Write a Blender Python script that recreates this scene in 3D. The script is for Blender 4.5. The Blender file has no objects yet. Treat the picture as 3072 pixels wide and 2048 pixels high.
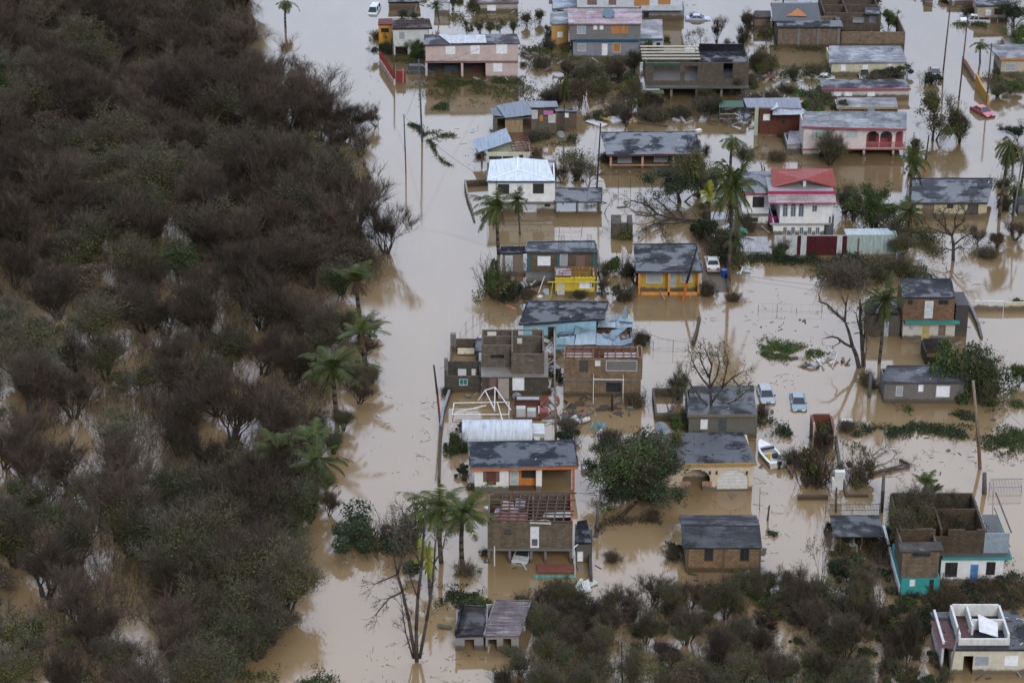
import bpy, math, random
from mathutils import Vector, Matrix, noise
sc = bpy.context.scene
col = sc.collection
R = math.radians

# ---------------------------------------------------------------- camera
CX, CY, FPX = 1536.0, 1024.0, 7600.0          # the photograph is 3072 x 2048
TH = math.atan(3544.0 / FPX)                  # depression of the view axis
HC = 132.0
CAM = Vector((0, -HC / math.tan(TH), HC))
FWD = Vector((0, math.cos(TH), -math.sin(TH)))
UPV = Vector((0, math.sin(TH), math.cos(TH)))
cd = bpy.data.cameras.new('camera')
cam = bpy.data.objects.new('camera', cd)
col.objects.link(cam)
cam.location = CAM
cam.rotation_euler = (math.pi / 2 - TH, 0, 0)
cd.sensor_width = 36.0
cd.lens = 36.0 * FPX / 3072.0
cd.clip_start = 1.0
cd.clip_end = 6000.0
cd.dof.use_dof = True; cd.dof.focus_distance = 300.0; cd.dof.aperture_fstop = .36
sc.camera = cam

# ---------------------------------------------------------------- sky, sun, exposure
SUN_EL, SUN_ROT = R(34), R(168)
w = bpy.data.worlds.new('World'); sc.world = w; w.use_nodes = True
nt = w.node_tree; nt.nodes.clear()
wo = nt.nodes.new('ShaderNodeOutputWorld'); bg = nt.nodes.new('ShaderNodeBackground')
sky = nt.nodes.new('ShaderNodeTexSky'); sky.sky_type = 'NISHITA'; sky.sun_disc = False
sky.sun_elevation = SUN_EL; sky.sun_rotation = SUN_ROT
sky.air_density = 1.0; sky.dust_density = 4.0; sky.ozone_density = 1.0
# an overcast layer of cloud over the clear sky: it greys the blue out and is lumpy
tc = nt.nodes.new('ShaderNodeTexCoord'); nz = nt.nodes.new('ShaderNodeTexNoise')
mp = nt.nodes.new('ShaderNodeMapping'); mp.inputs['Scale'].default_value = (1, 1, 2.2)
nz.inputs['Scale'].default_value = 2.2; nz.inputs['Detail'].default_value = 4
cr = nt.nodes.new('ShaderNodeValToRGB')
cr.color_ramp.elements[0].position = .3; cr.color_ramp.elements[0].color = (10.0, 11.6, 15.0, 1)
cr.color_ramp.elements[1].position = .7; cr.color_ramp.elements[1].color = (13.8, 15.4, 18.8, 1)
mx = nt.nodes.new('ShaderNodeMix'); mx.data_type = 'RGBA'; mx.inputs[0].default_value = .82
nt.links.new(tc.outputs['Generated'], mp.inputs[0]); nt.links.new(mp.outputs[0], nz.inputs['Vector'])
nt.links.new(nz.outputs['Fac'], cr.inputs[0])
# bright lobe added to the unseen sky beyond the town to brighten water reflections
dt = nt.nodes.new('ShaderNodeVectorMath'); dt.operation = 'DOT_PRODUCT'; dt.inputs[1].default_value = (0, math.cos(R(46)), math.sin(R(46)))
mr = nt.nodes.new('ShaderNodeMapRange'); mr.interpolation_type = 'SMOOTHSTEP'; mr.inputs['From Min'].default_value = .72; mr.inputs['From Max'].default_value = 1.0
mr.inputs['To Min'].default_value = .46; mr.inputs['To Max'].default_value = 2.5
sc2 = nt.nodes.new('ShaderNodeVectorMath'); sc2.operation = 'SCALE'
nt.links.new(tc.outputs['Generated'], dt.inputs[0]); nt.links.new(dt.outputs['Value'], mr.inputs['Value']); nt.links.new(mr.outputs[0], sc2.inputs['Scale'])
nt.links.new(sky.outputs[0], mx.inputs[6]); nt.links.new(cr.outputs[0], mx.inputs[7]); nt.links.new(mx.outputs[2], sc2.inputs[0])
nt.links.new(sc2.outputs[0], bg.inputs[0]); bg.inputs[1].default_value = 0.11
nt.links.new(bg.outputs[0], wo.inputs[0])
sl = bpy.data.lights.new('sun', 'SUN'); sl.energy = 2.0; sl.angle = R(24); sl.color = (1, .96, .9)
so = bpy.data.objects.new('sun', sl); col.objects.link(so)
so.rotation_euler = (math.pi / 2 - SUN_EL, 0, math.pi - SUN_ROT)
sc.view_settings.view_transform = 'Standard'; sc.view_settings.look = 'None'
sc.view_settings.gamma = 1.0; sc.view_settings.exposure = -0.08
sc.cycles.max_bounces = 6; sc.cycles.diffuse_bounces = 3; sc.cycles.glossy_bounces = 3
sc.cycles.use_denoising = True

# ---------------------------------------------------------------- pixel -> world
def ray(px, py): return FWD * FPX + Vector((px - CX, 0, 0)) - UPV * (py - CY)
def P(px, py, z=0.0):
    d = ray(px, py); t = (z - CAM.z) / d.z
    return CAM + d * t
def ZAT(base, py):                         # height above point base that shows at row py
    d = ray(CX, py); t = (base.y - CAM.y) / d.y
    return CAM.z + d.z * t
def MPP(px, py): return (P(px + 1, py) - P(px, py)).length   # metres per source pixel there

# ---------------------------------------------------------------- mesh builder
class MB:
    def __init__(s): s.v = []; s.f = []; s.m = []
    def quad(s, a, b, c, d, m=0):
        i = len(s.v); s.v += [tuple(a), tuple(b), tuple(c), tuple(d)]; s.f.append((i, i+1, i+2, i+3)); s.m.append(m)
    def tri(s, a, b, c, m=0):
        i = len(s.v); s.v += [tuple(a), tuple(b), tuple(c)]; s.f.append((i, i+1, i+2)); s.m.append(m)
    def box(s, x0, x1, y0, y1, z0, z1, m=0):
        s.hexa([(x0,y0,z0),(x1,y0,z0),(x1,y1,z0),(x0,y1,z0)], [(x0,y0,z1),(x1,y0,z1),(x1,y1,z1),(x0,y1,z1)], m)
    def hexa(s, lo, hi, m=0):
        n = len(lo); i = len(s.v); s.v += [tuple(p) for p in lo] + [tuple(p) for p in hi]
        s.f.append(tuple(range(i + n - 1, i - 1, -1))); s.f.append(tuple(range(i + n, i + 2 * n)))
        for k in range(n):
            j = (k + 1) % n; s.f.append((i + k, i + j, i + n + j, i + n + k))
        s.m += [m] * (n + 2)
    def tube(s, p, q, r0, r1=None, n=6, m=0, cap=True):
        p = Vector(p); q = Vector(q); r1 = r0 if r1 is None else r1
        d = q - p
        if d.length < 1e-6: return
        a = d.orthogonal().normalized(); b = d.cross(a).normalized(); i = len(s.v)
        for c, r in ((p, r0), (q, r1)):
            for k in range(n):
                t = 2 * math.pi * k / n; s.v.append(tuple(c + a * (r * math.cos(t)) + b * (r * math.sin(t))))
        for k in range(n):
            j = (k + 1) % n; s.f.append((i + k, i + j, i + n + j, i + n + k)); s.m.append(m)
        if cap:
            s.f.append(tuple(range(i + n - 1, i - 1, -1))); s.f.append(tuple(range(i + n, i + 2 * n))); s.m += [m, m]
    def path(s, pts, rs, n=6, m=0):
        for k in range(len(pts) - 1): s.tube(pts[k], pts[k+1], rs[k], rs[k+1], n, m)
    def beam(s, p, q, wd, h, m=0):
        p = Vector(p); q = Vector(q); d = (q - p).normalized()
        a = d.cross(Vector((0, 0, 1)))
        if a.length < 1e-3: a = Vector((1, 0, 0))
        a.normalize(); b = a.cross(d).normalized(); a = a * (wd / 2); b = b * (h / 2)
        s.hexa([p - a - b, p + a - b, p + a + b, p - a + b], [q - a - b, q + a - b, q + a + b, q - a + b], m)
    def build(s, name, mat, parent=None, smooth=False, label=None):
        me = bpy.data.meshes.new(name); me.from_pydata(s.v, [], s.f)
        mats = mat if isinstance(mat, (list, tuple)) else [mat]
        for x in mats: me.materials.append(x)
        if len(mats) > 1: me.polygons.foreach_set('material_index', s.m)
        if smooth: me.polygons.foreach_set('use_smooth', [True] * len(me.polygons))
        me.update()
        o = bpy.data.objects.new(name, me); col.objects.link(o); o.parent = parent
        if label: o['label'] = label
        return o

def tag(o, label=None, cat=None, group=None, kind=None):
    if label: o['label'] = label
    if cat: o['category'] = cat
    if group: o['group'] = group
    if kind: o['kind'] = kind
    return o
def empty(name, loc, rz=0, label=None, cat=None, group=None):
    o = bpy.data.objects.new(name, None); col.objects.link(o); o.location = loc; o.rotation_euler = (0, 0, rz)
    o.empty_display_size = .3
    return tag(o, label, cat, group)
def copy_tree(o, parent=None):
    c = o.copy(); col.objects.link(c); c.parent = parent
    for ch in list(o.children): copy_tree(ch, c)
    return c

# ---------------------------------------------------------------- materials
def newmat(name):
    m = bpy.data.materials.new(name); m.use_nodes = True; t = m.node_tree; t.nodes.clear()
    o = t.nodes.new('ShaderNodeOutputMaterial'); b = t.nodes.new('ShaderNodeBsdfPrincipled')
    t.links.new(b.outputs[0], o.inputs[0]); return m, t, b
def nd(t, kind, **kw):
    n = t.nodes.new(kind)
    for k, v in kw.items():
        if k in n.inputs: n.inputs[k].default_value = v
        else: setattr(n, k, v)
    return n
def ramp(t, fac, p0, c0, p1, c1):
    r = t.nodes.new('ShaderNodeValToRGB'); e = r.color_ramp.elements
    e[0].position = p0; e[0].color = (*c0, 1); e[1].position = p1; e[1].color = (*c1, 1)
    t.links.new(fac, r.inputs[0]); return r.outputs[0]
def mixc(t, fac, a, b, mode='MIX'):
    m = t.nodes.new('ShaderNodeMix'); m.data_type = 'RGBA'; m.blend_type = mode
    for i, x in ((0, fac), (6, a), (7, b)):
        if hasattr(x, 'links'): t.links.new(x, m.inputs[i])
        elif i == 0: m.inputs[0].default_value = x
        else: m.inputs[i].default_value = (*x, 1)
    return m.outputs[2]
def objco(t, scale=(1, 1, 1)):
    c = t.nodes.new('ShaderNodeTexCoord'); m = t.nodes.new('ShaderNodeMapping'); m.inputs['Scale'].default_value = scale
    g = t.nodes.new('ShaderNodeVectorMath'); g.operation = 'ADD'
    oi = t.nodes.new('ShaderNodeObjectInfo')
    rr = t.nodes.new('ShaderNodeVectorMath'); rr.operation = 'SCALE'; rr.inputs[0].default_value = (37, 53, 0)
    t.links.new(oi.outputs['Random'], rr.inputs['Scale'])
    t.links.new(c.outputs['Object'], m.inputs[0]); t.links.new(m.outputs[0], g.inputs[0]); t.links.new(rr.outputs[0], g.inputs[1])
    return g.outputs[0]
def noi(t, vec, scale, detail=5, rough=.6):
    n = nd(t, 'ShaderNodeTexNoise', Scale=scale, Detail=detail, Roughness=rough); t.links.new(vec, n.inputs['Vector']); return n.outputs['Fac']
def bump(t, b, h, strength=.4, dist=.03):
    n = nd(t, 'ShaderNodeBump', Strength=strength, Distance=dist); t.links.new(h, n.inputs['Height']); t.links.new(n.outputs[0], b.inputs['Normal'])
_mc = {}
def cached(f):
    def g(*a):
        k = (f.__name__,) + a
        if k not in _mc: _mc[k] = f(*a)
        return _mc[k]
    return g
def dk(c, k): return tuple(x * k for x in c)
GRIME = (.035, .032, .027)
def siltline(t, colr):
    """wet band of silt the flood left on the walls, ragged, up to about 0.4 m"""
    c0 = t.nodes.new('ShaderNodeTexCoord'); s = t.nodes.new('ShaderNodeSeparateXYZ'); t.links.new(c0.outputs['Object'], s.inputs[0])
    n = noi(t, c0.outputs['Object'], 1.2, 5, .7); a = t.nodes.new('ShaderNodeMath'); a.operation = 'MULTIPLY_ADD'; t.links.new(n, a.inputs[0]); a.inputs[1].default_value = -.9; t.links.new(s.outputs[2], a.inputs[2])
    return mixc(t, ramp(t, a.outputs[0], -.05, (.9,) * 3, .25, (0,) * 3), colr, (.075, .058, .038))
@cached
def paint(c, dirt=.45, rough=.75):
    """painted render with rain streaks, mould and a silt line"""
    m, t, b = newmat('painted_render'); v = objco(t); vs = objco(t, (2.2, 2.2, .25))
    n1 = noi(t, v, 1.1); n2 = noi(t, vs, 1.6, 6, .7)
    c1 = ramp(t, n1, .3, dk(c, .78), .65, c)
    f = ramp(t, n2, .5, (0, 0, 0), .78, (dirt,) * 3)
    cc = siltline(t, mixc(t, f, c1, mixc(t, .5, c, GRIME)))
    t.links.new(cc, b.inputs['Base Color']); b.inputs['Roughness'].default_value = rough
    bump(t, b, noi(t, v, 9), .25, .02); return m
@cached
def block(c, mort=(.12, .11, .095), dirt=.6, bw=.5, bh=.25):
    m, t, b = newmat('block_masonry')
    c0 = t.nodes.new('ShaderNodeTexCoord'); s = t.nodes.new('ShaderNodeSeparateXYZ'); t.links.new(c0.outputs['Object'], s.inputs[0])
    a = t.nodes.new('ShaderNodeMath'); a.operation = 'ADD'; t.links.new(s.outputs[0], a.inputs[0]); t.links.new(s.outputs[1], a.inputs[1])
    cb = t.nodes.new('ShaderNodeCombineXYZ'); t.links.new(a.outputs[0], cb.inputs[0]); t.links.new(s.outputs[2], cb.inputs[1])
    br = t.nodes.new('ShaderNodeTexBrick'); t.links.new(cb.outputs[0], br.inputs['Vector'])
    br.inputs['Scale'].default_value = 1; br.inputs['Brick Width'].default_value = bw; br.inputs['Row Height'].default_value = bh
    br.inputs['Mortar Size'].default_value = .03; br.inputs['Color1'].default_value = (*c, 1)
    br.inputs['Color2'].default_value = (*dk(c, .62), 1); br.inputs['Mortar'].default_value = (*mort, 1)
    v = objco(t); vs = objco(t, (1.6, 1.6, .3))
    f = ramp(t, noi(t, vs, 1.3, 6, .7), .42, (0, 0, 0), .75, (dirt,) * 3)
    cc = mixc(t, f, br.outputs['Color'], GRIME)
    cc = siltline(t, mixc(t, ramp(t, noi(t, v, .8), .35, (0,) * 3, .7, (.45,) * 3), cc, dk(c, .45)))
    t.links.new(cc, b.inputs['Base Color']); b.inputs['Roughness'].default_value = .92; b.inputs['Specular IOR Level'].default_value = .15
    bump(t, b, br.outputs['Fac'], .6, -.03); return m
@cached
def roofmat(c0=(.045, .048, .055), c1=(.17, .18, .20), wet=.5):
    """flat concrete or felt roof: dark mould, paler worn patches and scrapes, wet patches that shine"""
    m, t, b = newmat('weathered_flat_roof'); v = objco(t, (.6, .8, 1)); v2 = objco(t); v3 = objco(t, (.25, 1.6, 1))
    c0 = dk(c0, .58); c1 = dk(c1, .36) if c1[0] < .33 else dk(c1, .8)
    n1 = noi(t, v, .42, 8, .68); n2 = noi(t, v2, 1.7, 9, .75); n3 = noi(t, v2, .35, 4, .6)
    ca = ramp(t, n1, .30, c0, .80, c1)
    ca = mixc(t, ramp(t, n2, .40, (0,) * 3, .75, (.6,) * 3), ca, dk(c0, .8))
    ca = mixc(t, ramp(t, noi(t, v3, 1.1, 7, .7), .52, (0,) * 3, .76, (.55,) * 3), ca, dk(c1, 1.7) if c1[0] < .4 else c1)
    vo = nd(t, 'ShaderNodeTexVoronoi', Scale=.9); t.links.new(v2, vo.inputs['Vector'])
    ca = mixc(t, ramp(t, vo.outputs['Distance'], .05, (.6,) * 3, .13, (0,) * 3), ca, dk(c0, .5))
    c9 = t.nodes.new('ShaderNodeTexCoord'); bk = t.nodes.new('ShaderNodeTexBrick'); t.links.new(c9.outputs['Object'], bk.inputs['Vector']); bk.inputs['Scale'].default_value = 1; bk.inputs['Brick Width'].default_value = 2.7 + 3 * c1[2]; bk.inputs['Row Height'].default_value = 1.5 + 6 * c0[2]; bk.inputs['Mortar Size'].default_value = .035
    bk.inputs['Color1'].default_value = (1, 1, 1, 1); bk.inputs['Color2'].default_value = (.74, .74, .74, 1); bk.inputs['Mortar'].default_value = (.5, .5, .5, 1)      # felt sheets and their laps
    ca = mixc(t, .8, ca, bk.outputs['Color'], 'MULTIPLY')
    ca = mixc(t, ramp(t, noi(t, v2, .9, 6, .75), .60, (0,) * 3, .72, (.55,) * 3), ca, (.085, .06, .045))
    t.links.new(ca, b.inputs['Base Color'])
    ro = ramp(t, n3, .50 - .1 * wet, (.95,) * 3, .60 - .1 * wet, (.30,) * 3)
    t.links.new(ro, b.inputs['Roughness']); t.links.new(ramp(t, n3, .50 - .1 * wet, (.04,) * 3, .62 - .1 * wet, (.08 + .12 * wet,) * 3), b.inputs['Specular IOR Level'])
    bump(t, b, n2, .35, .03); return m
@cached
def tin(c=(.36, .39, .43), rust=.25, pitch=7.0, ax=0):
    """corrugated sheet: ribs, lap seams, streaks of rust"""
    m, t, b = newmat('corrugated_sheet'); v = objco(t)
    wv = nd(t, 'ShaderNodeTexWave', Scale=pitch / 6.283 * 2.0, Distortion=0.0); wv.bands_direction = 'XY'[ax]
    c = tuple(c); c0 = t.nodes.new('ShaderNodeTexCoord'); t.links.new(c0.outputs['Object'], wv.inputs['Vector'])
    st = objco(t, (3, .25, .5) if ax == 0 else (.25, 3, .5)); n = noi(t, st, 1.2, 5, .7)
    ca = ramp(t, n, .35, dk(c, .68), .6, c)
    ca = mixc(t, ramp(t, noi(t, v, 1.3, 6, .7), .52, (0,) * 3, .72, (rust * 1.6,) * 3), ca, (.11, .05, .03))
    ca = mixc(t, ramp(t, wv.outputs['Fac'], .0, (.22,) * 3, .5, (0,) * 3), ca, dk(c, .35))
    t.links.new(ca, b.inputs['Base Color']); b.inputs['Roughness'].default_value = .55; b.inputs['Specular IOR Level'].default_value = .25
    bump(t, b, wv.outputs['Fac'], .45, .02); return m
@cached
def plain(c, rough=.7, metal=0.0, var=.3):
    m, t, b = newmat('plain_surface'); v = objco(t)
    ca = ramp(t, noi(t, v, 2.2), .3, dk(c, 1 - var), .7, c)
    t.links.new(ca, b.inputs['Base Color']); b.inputs['Roughness'].default_value = rough; b.inputs['Metallic'].default_value = metal
    return m
@cached
def wood(c=(.16, .09, .05)):
    m, t, b = newmat('weathered_timber'); v = objco(t, (5, 5, .4))
    ca = ramp(t, noi(t, v, 1.5, 6, .7), .3, dk(c, .4), .7, c); t.links.new(ca, b.inputs['Base Color']); b.inputs['Roughness'].default_value = .85
    return m
@cached
def glass(c=(.02, .025, .03)):
    m, t, b = newmat('window_glass'); b.inputs['Base Color'].default_value = (*c, 1); b.inputs['Roughness'].default_value = .08
    b.inputs['Specular IOR Level'].default_value = .6; return m
@cached
def leafm(c, c2, rnd=.35):
    """leaves or twigs; each plant differs a little"""
    m, t, b = newmat('foliage'); oi = t.nodes.new('ShaderNodeObjectInfo'); c0 = t.nodes.new('ShaderNodeTexCoord')
    n = noi(t, c0.outputs['Object'], .9, 4); ca = ramp(t, n, .35, c, .65, c2)
    k = t.nodes.new('ShaderNodeMapRange'); k.inputs['To Min'].default_value = 1 - rnd; k.inputs['To Max'].default_value = 1 + rnd
    t.links.new(oi.outputs['Random'], k.inputs['Value'])
    h = t.nodes.new('ShaderNodeHueSaturation'); t.links.new(k.outputs[0], h.inputs['Value']); t.links.new(ca, h.inputs['Color'])
    t.links.new(h.outputs[0], b.inputs['Base Color']); b.inputs['Roughness'].default_value = .7; b.inputs['Specular IOR Level'].default_value = .25
    return m
@cached
def barkm(c=(.06, .05, .045)):
    m, t, b = newmat('bark'); v = objco(t, (4, 4, .8)); ca = ramp(t, noi(t, v, 2, 6, .7), .3, dk(c, .5), .7, dk(c, 1.5))
    t.links.new(ca, b.inputs['Base Color']); b.inputs['Roughness'].default_value = .9; return m
@cached
def carpaint(c):
    m, t, b = newmat('car_paint'); v = objco(t); ca = siltline(t, ramp(t, noi(t, v, 3, 5), .35, c, .7, mixtuple(c, (.2, .16, .1), .5)))
    t.links.new(ca, b.inputs['Base Color']); b.inputs['Roughness'].default_value = .38; b.inputs['Coat Weight'].default_value = .15; return m
def mixtuple(a, b, k): return tuple(x * (1 - k) + y * k for x, y in zip(a, b))

WHITE = (.74, .75, .76); OFFW = (.58, .57, .53); PINK = (.52, .42, .40); CREAM = (.52, .47, .35)
BRICK = (.30, .205, .125); BLOCKC = (.17, .135, .098); GREY = (.16, .155, .15); DARK = (.02, .02, .022)
ORANGE = (.52, .165, .05); TEAL = (.02, .27, .26); TURQ = (.02, .36, .34)

# ---------------------------------------------------------------- water
def water():
    m, t, b = newmat('flood_water'); c0 = t.nodes.new('ShaderNodeTexCoord')
    mp = t.nodes.new('ShaderNodeMapping'); t.links.new(c0.outputs['Object'], mp.inputs[0])
    n1 = noi(t, mp.outputs[0], .035, 4, .6)
    ms = t.nodes.new('ShaderNodeMapping'); ms.inputs['Scale'].default_value = (1, .22, 1); t.links.new(c0.outputs['Object'], ms.inputs[0])
    ca = ramp(t, n1, .35, (.112, .080, .040), .65, (.130, .094, .049))
    ca = mixc(t, ramp(t, noi(t, ms.outputs[0], .22, 7, .62), .45, (0,) * 3, .68, (.7,) * 3), ca, (.160, .120, .070))
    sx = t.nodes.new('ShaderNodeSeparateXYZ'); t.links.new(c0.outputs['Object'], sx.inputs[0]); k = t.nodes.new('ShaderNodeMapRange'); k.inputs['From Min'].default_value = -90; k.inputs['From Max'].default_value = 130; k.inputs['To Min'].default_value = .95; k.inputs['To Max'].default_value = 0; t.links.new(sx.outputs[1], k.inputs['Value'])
    ca = mixc(t, k.outputs[0], ca, (.27, .185, .098))      # light painted into the mud colour, which pales towards the near end
    t.links.new(ca, b.inputs['Base Color']); b.inputs['IOR'].default_value = 1.38; b.inputs['Specular IOR Level'].default_value = .62
    n2 = noi(t, mp.outputs[0], .06, 3, .6)
    t.links.new(ramp(t, n2, .4, (.03,) * 3, .7, (.08,) * 3), b.inputs['Roughness'])
    m2 = t.nodes.new('ShaderNodeMapping'); m2.inputs['Scale'].default_value = (1.0, 1.7, 1); t.links.new(c0.outputs['Object'], m2.inputs[0])
    h = noi(t, m2.outputs[0], 1.3, 6, .68)
    bump(t, b, h, .42, .008)
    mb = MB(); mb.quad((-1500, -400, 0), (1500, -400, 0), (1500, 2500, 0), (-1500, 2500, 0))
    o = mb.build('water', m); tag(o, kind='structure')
    mb = MB(); mb.quad((-1500, -400, -3), (1500, -400, -3), (1500, 2500, -3), (-1500, 2500, -3))
    o = mb.build('ground', plain((.12, .08, .05), .95)); tag(o, kind='structure')
water()
# ---------------------------------------------------------------- houses
SPLIT = {'pillar', 'post', 'pipe', 'drain_pipe', 'wall_lamp', 'wall_plate', 'awning_post', 'rebar', 'roof_beam', 'torn_tarp', 'support', 'side_cladding', 'rooftop_pipe', 'rail', 'red_floor'}
class House:
    """front-left and front-right waterline pixels fix place, width and heading; local x runs along the front, y back, z up"""
    def __init__(s, name, label, cat, xl, yl, xr, yr, group=None):
        a = P(xl, yl); b = P(xr, yr); s.a = a; s.w = (b - a).length
        s.rz = math.atan2(b.y - a.y, b.x - a.x)
        s.e = empty(name, a, s.rz, label, cat, group); s.M = Matrix.Rotation(-s.rz, 4, 'Z')
        s.co = s.M @ (CAM - a)
    def d(s, px, py): return s.M @ ray(px, py)
    def uz(s, px, py, v=0.0):
        d = s.d(px, py); t = (v - s.co.y) / d.y; p = s.co + d * t; return p.x, p.z
    def xy(s, px, py, z=0.0):
        d = s.d(px, py); t = (z - s.co.z) / d.z; p = s.co + d * t; return p.x, p.y
    def rect(s, r, v=0.0):
        x0, y0, x1, y1 = r; ym = (y0 + (y1 if y1 is not None else y0 + 40)) / 2; xm = (x0 + x1) / 2
        u0 = s.uz(x0, ym, v)[0]; u1 = s.uz(x1, ym, v)[0]; z1 = s.uz(xm, y0, v)[1]
        z0 = -.8 if y1 is None else s.uz(xm, y1, v)[1]
        return u0, u1, z0, z1
    def part(s, mb, name, mat, parent=None, label=None, smooth=False):
        if name in SPLIT:
            n = 0; i = 0; last = None; parts = []
            # primitives share no vertices: cut the builder at vertex blocks
            seen = []
            for f in sorted(mb.f, key=min):
                lo, hi = min(f), max(f)
                if seen and lo <= seen[-1][1]: seen[-1][1] = max(seen[-1][1], hi); seen[-1][2].append(f)
                else: seen.append([lo, hi, [f]])
            for lo, hi, fs in seen:
                b = MB(); b.v = mb.v[lo:hi + 1]; b.f = [tuple(k - lo for k in f) for f in fs]; b.m = [0] * len(fs); last = b.build(name, mat, parent or s.e, smooth, label)
            return last
        return mb.build(name, mat, parent or s.e, smooth, label)
    def box(s, name, r, v0, v1, mat, parent=None, label=None):
        u0, u1, z0, z1 = s.rect(r, v0); mb = MB(); mb.box(u0, u1, v0, v1, z0, z1)
        return s.part(mb, name, mat, parent, label)
    def panel(s, mb, u0, u1, z0, z1, v, t, holes):
        """wall panel v..v+t with rectangular openings"""
        xs = sorted({u0, u1} | {min(max(x, u0), u1) for h in holes for x in h[:2]})
        zs = sorted({z0, z1} | {min(max(z, z0), z1) for h in holes for z in h[2:4]})
        nx, nz = len(xs) - 1, len(zs) - 1
        def solid(i, k):
            if i < 0 or k < 0 or i >= nx or k >= nz: return False
            cx = (xs[i] + xs[i+1]) / 2; cz = (zs[k] + zs[k+1]) / 2
            return not any(h[0] < cx < h[1] and h[2] < cz < h[3] for h in holes)
        for i in range(nx):
            for k in range(nz):
                if not solid(i, k): continue
                a, b, c, d = xs[i], xs[i+1], zs[k], zs[k+1]
                mb.quad((a, v, c), (b, v, c), (b, v, d), (a, v, d)); mb.quad((a, v+t, c), (a, v+t, d), (b, v+t, d), (b, v+t, c))
                if not solid(i-1, k): mb.quad((a, v, c), (a, v, d), (a, v+t, d), (a, v+t, c))
                if not solid(i+1, k): mb.quad((b, v, c), (b, v+t, c), (b, v+t, d), (b, v, d))
                if not solid(i, k-1): mb.quad((a, v, c), (a, v+t, c), (b, v+t, c), (b, v, c))
                if not solid(i, k+1): mb.quad((a, v, d), (b, v, d), (b, v+t, d), (a, v+t, d))
    def shell(s, r, v0, v1, mat, wins=(), name='wall', t=.18, label=None, sides='LRB', seams=True):
        """four walls round an empty inside; wins are pixel rects with a kind: each cuts a real opening and fills it"""
        u0, u1, z0, z1 = s.rect(r, v0); mb = MB(); hs = []
        for q in wins:
            hs.append(s.rect(q[:4], v0))
        s.panel(mb, u0, u1, z0, z1, v0, t, hs)
        if 'L' in sides: mb.box(u0, u0 + t, v0 + t, v1, z0, z1)
        if 'R' in sides: mb.box(u1 - t, u1, v0 + t, v1, z0, z1)
        if 'B' in sides: mb.box(u0 + t, u1 - t, v1 - t, v1, z0, z1)
        o = s.part(mb, name, mat, None, label)
        for q, h in zip(wins, hs): s.fill(q[4] if len(q) > 4 else 'dark', h, v0, t, q[5] if len(q) > 5 else None)
        return u0, u1, z0, z1
    def fill(s, kind, h, v, t, c=None):
        u0, u1, z0, z1 = h; z0 = max(z0, -.8)
        if kind == 'hole': return
        if kind in ('dark', 'glass', 'white', 'grey', 'brown', 'wood'):
            colr = {'dark': (.03, .03, .033), 'glass': (.10, .14, .17), 'white': (.72, .75, .8), 'grey': (.24, .27, .31), 'brown': (.12, .055, .04), 'wood': (.5, .25, .09)}[kind]
            if c: colr = c
            fr = MB(); k = .06; y0, y1 = v - .03, v + .07
            for a, b, p, q in ((u0, u1, z0, z0 + k), (u0, u1, z1 - k, z1), (u0, u0 + k, z0 + k, z1 - k), (u1 - k, u1, z0 + k, z1 - k)): fr.box(a, b, y0, y1, p, q)
            wn = MB()
            if kind in ('dark', 'glass', 'wood'):
                wn.box(u0 + k, u1 - k, v + .05, v + .07, z0 + k, z1 - k)
                if kind != 'wood':
                    n = max(2, int((u1 - u0) / .6))
                    for i in range(1, n): x = u0 + (u1 - u0) * i / n; fr.box(x - .02, x + .02, y0 + .02, y1 - .03, z0 + k, z1 - k)
                m = glass(colr) if kind != 'wood' else wood(colr)
            else:
                n = max(3, int((z1 - z0) / .16)); wn.box(u0 + k, u1 - k, v + .08, v + .09, z0 + k, z1 - k)
                for i in range(n):
                    zz = z0 + k + (z1 - z0 - 2 * k) * i / n; dz = (z1 - z0 - 2 * k) / n
                    wn.hexa([(u0 + k, v, zz), (u1 - k, v, zz), (u1 - k, v + .02, zz), (u0 + k, v + .02, zz)], [(u0 + k, v + .05, zz + dz * .9), (u1 - k, v + .05, zz + dz * .9), (u1 - k, v + .07, zz + dz * .9), (u0 + k, v + .07, zz + dz * .9)])
                m = plain(colr, .5)
            o = s.part(wn, 'window', m); fm = {'dark': (.06, .06, .06), 'brown': (.12, .06, .04)}.get(kind, (.6, .62, .64))
            s.part(fr, 'window_frame', plain(fm, .6), o)
        elif kind == 'door':
            d = MB(); d.box(u0, u1, v + .03, v + .08, z0, z1); o = s.part(d, 'door', plain(c or (.6, .62, .66), .5))
            k = MB(); k.box(u1 - .18, u1 - .1, v - .03, v + .03, (z0 + z1) / 2 - .06, (z0 + z1) / 2 + .06); s.part(k, 'door_handle', plain((.3, .28, .22), .4, .6), o)
            pn = MB()
            for zz in (.12, .55): pn.box(u0 + .12, u1 - .12, v + .018, v + .028, z0 + (z1 - z0) * zz, z0 + (z1 - z0) * (zz + .33))
            s.part(pn, 'door_panel', plain(dk(c or (.6, .62, .66), .85), .5), o)
        elif kind == 'board':
            d = MB(); d.box(u0 - .05, u1 + .05, v - .05, v - .02, z0 - .03, z1 + .03); s.part(d, 'window_board', wood(c or (.5, .24, .08)))
    def slab(s, name, pts, z, th, mat, parent=None, label=None, lip=0, lipmat=None):
        """plate whose outline is given as pixels on the level z; lip adds a low parapet"""
        q = [s.xy(x, y, z) for x, y in pts]; mb = MB()
        mb.hexa([(a, b, z - th) for a, b in q], [(a, b, z) for a, b in q]); o = s.part(mb, name, mat, parent, label)
        if lip:
            l = MB(); n = len(q)
            for i in range(n):
                a = Vector((*q[i], z + .003)); b = Vector((*q[(i+1) % n], z + .003)); l.beam(a + Vector((0, 0, lip / 2)), b + Vector((0, 0, lip / 2)), .16, lip)
            s.part(l, 'parapet', lipmat or mat, o)
        return o, q
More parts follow.
